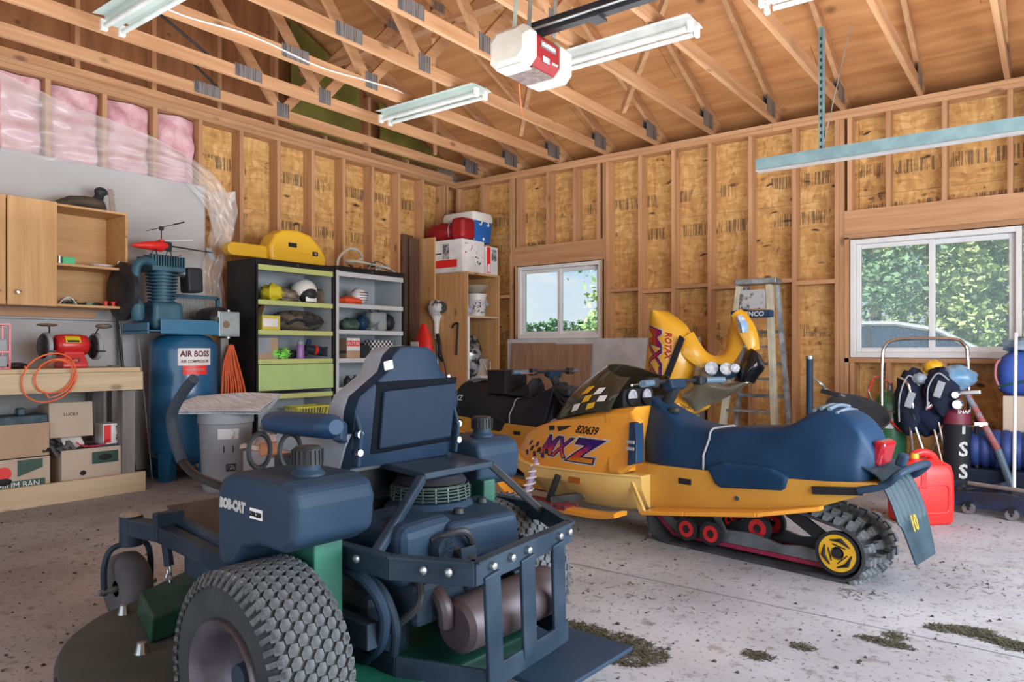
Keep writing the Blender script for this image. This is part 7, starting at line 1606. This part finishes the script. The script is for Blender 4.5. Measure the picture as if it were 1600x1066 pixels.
for _ in range(420):
    px=rr.uniform(0,1600); py=rr.uniform(780,1066); c=atz(px,py,0); s_=.002+.006*rr.random()**2
    mb.hexa([(c[0]-s_,c[1]-s_,.0),(c[0]+s_,c[1]-s_*.6,.0),(c[0]+s_,c[1]+s_,.0),(c[0]-s_*.6,c[1]+s_,.0),(c[0]-s_*.5,c[1]-s_*.5,s_),(c[0]+s_*.5,c[1]-s_*.5,s_*.8),(c[0]+s_*.5,c[1]+s_*.5,s_),(c[0]-s_*.5,c[1]+s_*.5,s_*.9)])
tag(mb.build('floor_grit',mat('grit',(.05,.045,.04),.9),None,smooth=0),'small dark grit and crumbs strewn across the concrete','grit',kind='stuff')
# ---------- overhead things
mint=mat('fixture_enamel',(.50,.58,.54),.35,col2=(.45,.53,.49),sc=4); tubem=mat('lamp_tube',(.66,.70,.68),.3)
def strip(label,x0,x1,y,z=H-.004,m=None):
    t=thing('strip_light',label,'ceiling light',((x0+x1)/2,y,z),0,None); l=(x1-x0)/2
    MB().prism([(-.055,0),(.055,0),(.055,-.03),(.03,-.055),(-.03,-.055),(-.055,-.03)],'x',-l,l).build('housing',m or mint,t,smooth=0)
    MB().prism([(-.13,-.012),(-.055,-.0),(.055,-.0),(.13,-.012),(.132,-.016),(.055,-.004),(-.055,-.004),(-.132,-.016)],'x',-l,l).build('reflector',m or mint,t,smooth=0)
    for s in (-1,1):
        MB().cyl((-l+.03,s*.055,-.075),(l-.03,s*.055,-.075),.017,n=12).build('lamp_tube',tubem,t)
        for e in (-1,1): MB().box(e*l-.02,e*l+.005,s*.055-.02,s*.055+.02,-.098,-.03).build('lamp_holder',K['white'],t,smooth=0)
    return t
B0_=atz(597,186,3.14); B1_=atz(748,143,3.14)
strip('mint white strip light hanging under the middle of the trusses',1.30,2.42,-2.42)
strip('white strip light beside the door opener rail',3.20,4.28,-2.50,m=mat('fixture_white',(.58,.58,.55),.35))
strip('mint strip light over the insulated corner of the garage',1.28,2.40,-4.78)
strip('white strip light over the track hanger, end just in view',4.75,5.9,-2.55,m=bpy.data.materials['fixture_white'])
# door opener
OY=-4.25; ox=4.33
op=thing('door_opener','white and red garage door opener motor hung from the roof','door opener',(ox-.075,OY-.05,2.29),R(-90)); op.scale=(.84,.84,.84)
# long axis along x; translucent light covers at both ends
def sec(x,w,z0,z1): return [(x,-w,z0+.04),(x,-w+.04,z0),(x,w-.04,z0),(x,w,z0+.04),(x,w,z1-.04),(x,w-.04,z1),(x,-w+.04,z1),(x,-w,z1-.04)]
MB().loft([sec(-.10,.125,0,.19),sec(.12,.125,0,.19)]).build('motor_housing',mat('opener_red',(.24,.008,.012),.35,col2=(.20,.006,.01),sc=4),op,smooth=0,bevel=.006)
cov=mat('lens_white',(.58,.55,.49),.35)
MB().loft([sec(-.24,.10,.02,.17),sec(-.215,.13,-.005,.195),sec(-.101,.133,-.008,.198)]).build('light_cover',cov,op,smooth=0,bevel=.006); MB().loft([sec(.121,.133,-.008,.198),sec(.18,.13,-.005,.195),sec(.205,.10,.02,.17)]).build('light_cover',cov,op,smooth=0,bevel=.006)
MB().box(-.06,.08,.1255,.1285,.10,.135).build('name_badge',K['galv'],op,smooth=0); MB().box(.0,.06,.1255,.1285,.03,.06).build('button_panel',K['grey'],op,smooth=0)
text('lettering','CRAFTSMAN',.024,K['print'],op,(.01,.130,.118),(PI/2,0,PI),sx=.9)
text('lettering','1/2 HP',.02,K['print'],op,(-.05,.1275,.045),(PI/2,0,PI))
MB().box(-.09,.10,-.09,.09,-.006,.0).build('bottom_plate',mat('vent_brown',(.20,.13,.11),.5,col2=(.08,.05,.045),sc=30),op,smooth=0)
MB().box(.10,.19,-.08,.08,-.013,-.006).build('instruction_label',K['print'],op,smooth=0)
MB().tube(cat_pts([(-.05,-.11,0),(-.10,-.14,-.05),(-.13,-.15,-.12),(-.12,-.13,-.16)],5),.0025,5).build('antenna_wire',K['orange'],op)
for sx,sy in ((-.08,-.13),(.08,.13),(-.08,.13),(.08,-.13)):
    pass
perf=mat('perforated_strap',(.50,.58,.50),.4,.4,col2=(.40,.48,.42),sc=6)
for y,x,n_ in ((-.10,.02,'hanger_strap'),(.12,-.05,'hanger_strap'),(.05,.08,'hanger_strap')):
    p0=Vector((x,y,.19)); p1=Vector((x-.10+.05*(y>0),y+.02,(H+.05-2.29)/.84)); o=MB().beam(p0,p1,.032,.004,up=(0,1,0)).build(n_,perf if y<0 else K['galv'],op,smooth=0)
    for k in range(9):
        q_=p0+(p1-p0)*(.08+.1*k); MB().rbox(tuple(q_+Vector((0,-.003,0))),(.012,.003,.02)).build('strap_hole',K['ink'],o,smooth=0)
MB().tube([( .02+.09*math.cos(2*PI*k/20),-.02+.09*math.sin(2*PI*k/20),.48+.03*math.sin(2*PI*k/20)) for k in range(20)],.006,6,closed=True).build('cable_coil',K['black'],op)
ra=thing('opener_rail','black steel opener rail running from the motor to the door','rail',(ox-.06,OY-.05,2.459)); MB().box(.0,XW-ox+.03,-.02,.02,.0,.05).build('channel',K['blackm'],ra,smooth=0); MB().box(.0,XW-ox+.03,-.026,.026,.05,.055).build('top_flange',K['blackm'],ra,smooth=0)
for s in (-1,1): MB().cyl((.0,s*.032,.02),(XW-ox+.03,s*.032,.02),.006,n=6).build('drive_chain',K['galv'],ra)
MB().box(.30,.36,-.04,.04,-.012,.0).build('trolley',K['blackm'],ra,smooth=0)
# door track with hanger
TY=-1.70; tk=thing('door_track','galvanised horizontal door track hung in front of the back wall','track',(4.42,TY,2.35))
MB().prism([(-.035,0),(.035,0),(.035,.06),(.03,.06),(.03,.006),(-.03,.006),(-.03,.085),(-.035,.085)],'x',0,XW-4.42-.02).build('channel',K['steelb'],tk,smooth=0)
MB().prism([(-.040,-.006),(.040,-.006),(.040,.0),(-.040,.0)],'x',0,XW-4.42-.02).build('lower_lip',K['alu'],tk,smooth=0)
hg=MB().beam((.44,0,.05),(.44,0,H-2.35+.07),.035,.012,up=(0,1,0)).build('hanger_angle',K['steelb'],tk,smooth=0)
MB().box(.455,.460,-.02,.02,.05,H-2.35+.05).build('hanger_flange',K['steelb'],hg,smooth=0)
MB().beam((.45,.0,.10),(.62,.05,H-2.35+.06),.03,.006).build('hanger_brace',K['galv'],tk,smooth=0)
for k in range(16): MB().rbox((.44,-.008,.10+.05*k),(.010,.004,.022)).build('hanger_hole',K['ink'],hg,smooth=0)
# cables and straps
zc_=H+.035
one(MB().tube(cat_pts([(1.61,-5.3,zc_+.1),(1.615,-4.6,zc_-.01),(1.615,-4.0,zc_+.03),(1.61,-3.4,zc_),(1.615,-2.9,zc_+.035),(1.6,-2.5,zc_+.05),(1.5,-2.42,H-.01)],6),.006,6),'light_cable',K['white'],'white electric cable stapled along a truss to the strip light','cable')
a=atx(190,45,1.2); b2=atx(262,102,1.2); 
one(MB().cyl((.98,-4.45,H+.33),(.98,-3.95,H+.10),.010),'dark_rod',K['blackm'],'short dark rod lodged across the trusses above the insulation','rod')
one(MB().cyl((.37,-3.75,H+.26),(.35,-3.38,H+.05),.010),'dark_rod',K['blackm'],'short dark rod by the end of the insulated wall','rod')
om=mat('olive_sheet',(.20,.19,.035),.8,col2=(.12,.11,.02),sc=3)
for i,(y0,y1_) in enumerate(((-2.5,-1.6),(-1.3,-.2))):
    one(MB().sheet(lambda u,v:(-.015+.02*math.sin(PI*v)+.012*math.sin(6*u),y0+(y1_-y0)*u,H+.12+(roof_z(y0+(y1_-y0)*u)-H-.2)*v),10,6,.01),'olive_sheet',om,('olive green sheet against the gable above the steel cabinets','olive green sheet against the gable near the corner')[i],'sheet',smooth=60)
# ---------- outside the windows
lawn=mat('lawn',(.17,.24,.05),.9,col2=(.10,.16,.03),sc=.6); field=mat('dry_field',(.34,.36,.12),.9,col2=(.24,.30,.08),sc=.1)
gnd=MB().sheet(lambda u,v:(-140+250*u,.30+140*v,-.12+max(0,v-.06)**1.2*4.6),30,40).build('ground',lawn,None,fix=False); tag(gnd,'rough green grass rising away from the garage','ground',kind='structure')
def leaf_mat(n,c,c2): return mat(n,c,.7,col2=c2,sc=2.2,rand=.1,detail=3)
LM=[leaf_mat('leaf_a',(.44,.56,.24),(.20,.32,.12)),leaf_mat('leaf_b',(.56,.62,.30),(.28,.38,.14)),leaf_mat('leaf_c',(.30,.45,.24),(.13,.24,.13)),leaf_mat('leaf_far',(.16,.30,.16),(.09,.19,.10))]
bark=mat('bark',(.10,.07,.05),.9)
def tree(name,label,x,y,h,r,n,ls,m,seed,group,cat='tree',low=.15):
    rr=random.Random(seed); t=thing(name,label,cat,(x,y,-.15),0,group)
    MB().tube([(0,0,-.2),(.05,0,h*.4),(0,.1,h*.8)],[.10*h/4,.07*h/4,.02],8).build('trunk',bark,t)
    mb=MB(); lumps=[]
    for k in range(14):
        a=rr.random()*2*PI; q=rr.random()**.5*r*.75; lumps.append((q*math.cos(a),q*math.sin(a),h*(low+.1+(.82-low)*rr.random()),r*(.35+.3*rr.random())))
    for _ in range(n):
        L_=rr.choice(lumps); d=Vector((rr.gauss(0,1),rr.gauss(0,1),rr.gauss(0,1))); d.normalize(); d*=L_[3]*(.75+.3*rr.random())
        p=Vector(L_[:3])+d
        if p.z<0: continue
        u=Vector((rr.gauss(0,1),rr.gauss(0,1),rr.gauss(0,.5))).normalized(); v=u.cross(Vector((rr.gauss(0,1),rr.gauss(0,1),rr.gauss(0,1)))).normalized(); s=ls*(.6+.8*rr.random())
        mb.add([p-u*s,p+v*s*.5,p+u*s,p-v*s*.5],[(0,1,2,3)])
    mb.build('foliage',m,t,smooth=0,fix=False,kind='stuff'); return t
def at_w2(px,d): p=at_s(px,500,d); return p[0],p[1]
lab2=['dark leaved tree at the corner side of the large window','broad pale shrub standing behind the car roof outside','dark leaved tree at the backpack side of the large window','tall pale leaved tree above the parked car','tall bright tree rising behind the pale shrub outside','tall dark tree at the far edge of the large window']
for i,(px,d,h,r,m) in enumerate(((1365,15,5.6,1.35,2),(1470,14.5,4.4,1.3,1),(1575,15,5.8,1.4,2),(1405,20.5,8.4,2.0,1),(1510,21,8.8,2.0,0),(1620,20.5,8.4,2.0,2))):
    x,y=at_w2(px,d); tree('garden_shrub' if i==1 else 'garden_tree',lab2[i],x,y,h,r,5200,.08,LM[m],i,'trees outside the large window',low=.0)
x,y=at_w2(968,20); tree('garden_tree','nearby leafy tree at the edge of the small window',x,y,2.7,1.3,2200,.09,LM[0],21,None,low=0)
x,y=at_w2(945,15); tree('overhanging_tree','tree reaching a few leaves into the top of the small window',x,y,4.2,.9,420,.08,LM[2],22,None,low=.55)
rr=random.Random(4)
for i in range(14):
    d=104+4*(i%2); px=804+9.5*i; x,y=at_w2(px,d); u=(y-.3)/140; g=-.12+max(0,u-.06)**1.2*4.6
    t=tree('field_tree','distant round tree in the far row beyond the field',x,y,3.7+.9*rr.random(),.62,420,.22,LM[3],40+i,'far tree row beyond the field',low=.05); t.location.z=g-.4
# parked car outside the large window
cxp,cyp=at_w2(1405,9.3)
car=thing('car','dark parked car with pale roof line outside the large window','car',(cxp,cyp,-.12),R(4))
cp=mat('car_paint',(.50,.53,.58),.25,.3,col2=(.46,.49,.54),sc=2,coat=.5); cg=mat('car_glass',(.02,.035,.07),.08,coat=.8); 
body=[(-2.1,.35),(-2.15,.75),(-2.0,.98),(-1.55,1.02),(.75,1.0),(1.55,.92),(2.05,.75),(2.15,.5),(2.1,.3)]
def sect(poly,w): return [(x,w,z) for x,z in poly]
MB().prism(body,'y',-.85,.85).build('body',cp,car,smooth=0,bevel=.06,seg=3)
gh=[(-1.75,1.0),(-1.35,1.38),(-.75,1.50),(.0,1.49),(.45,1.40),(1.15,1.0)]
mb=MB(); mb.add([(x,-.80+.22*max(0,(z-1)/.5),z) for x,z in gh]+[(x,.80-.22*max(0,(z-1)/.5),z) for x,z in gh],[tuple(range(6)),tuple(range(11,5,-1))]+[(i,(i+1)%6,6+(i+1)%6,6+i) for i in range(6)]); mb.build('glasshouse',cg,car,smooth=0)
for s in (-1,1):
    MB().tube([(x,s*(.805-.22*max(0,(z-1)/.5)),z+.01) for x,z in gh],.035,8).build('roof_rail',cp,car); MB().beam((-.25,s*.79,1.0),(-.3,s*.60,1.48),.05,.03).build('door_pillar',K['ink'],car,smooth=0)
    for x in (-1.35,1.35): w_=MB().lathe([(.18,-.1),(.30,-.11),(.33,-.08),(.33,.08),(.30,.11),(.18,.1)],(x,s*.80,.33),'y',26).build('wheel',K['black'],car,smooth=40); MB().cyl((x,s*.80-.09,.33),(x,s*.80+.09,.33),.2).build('wheel_hub',K['alu'],w_)
    MB().rbox((.95,s*.95,1.02),(.12,.16,.12)).build('mirror',cp,car,smooth=0,bevel=.03)
MB().hexa([(-1.33,-.66,1.385),(-.1,-.60,1.50),(-.1,.60,1.50),(-1.33,.66,1.385),(-1.33,-.66,1.40),(-.1,-.60,1.52),(-.1,.60,1.52),(-1.33,.66,1.40)]).build('roof_panel',cp,car,smooth=0)
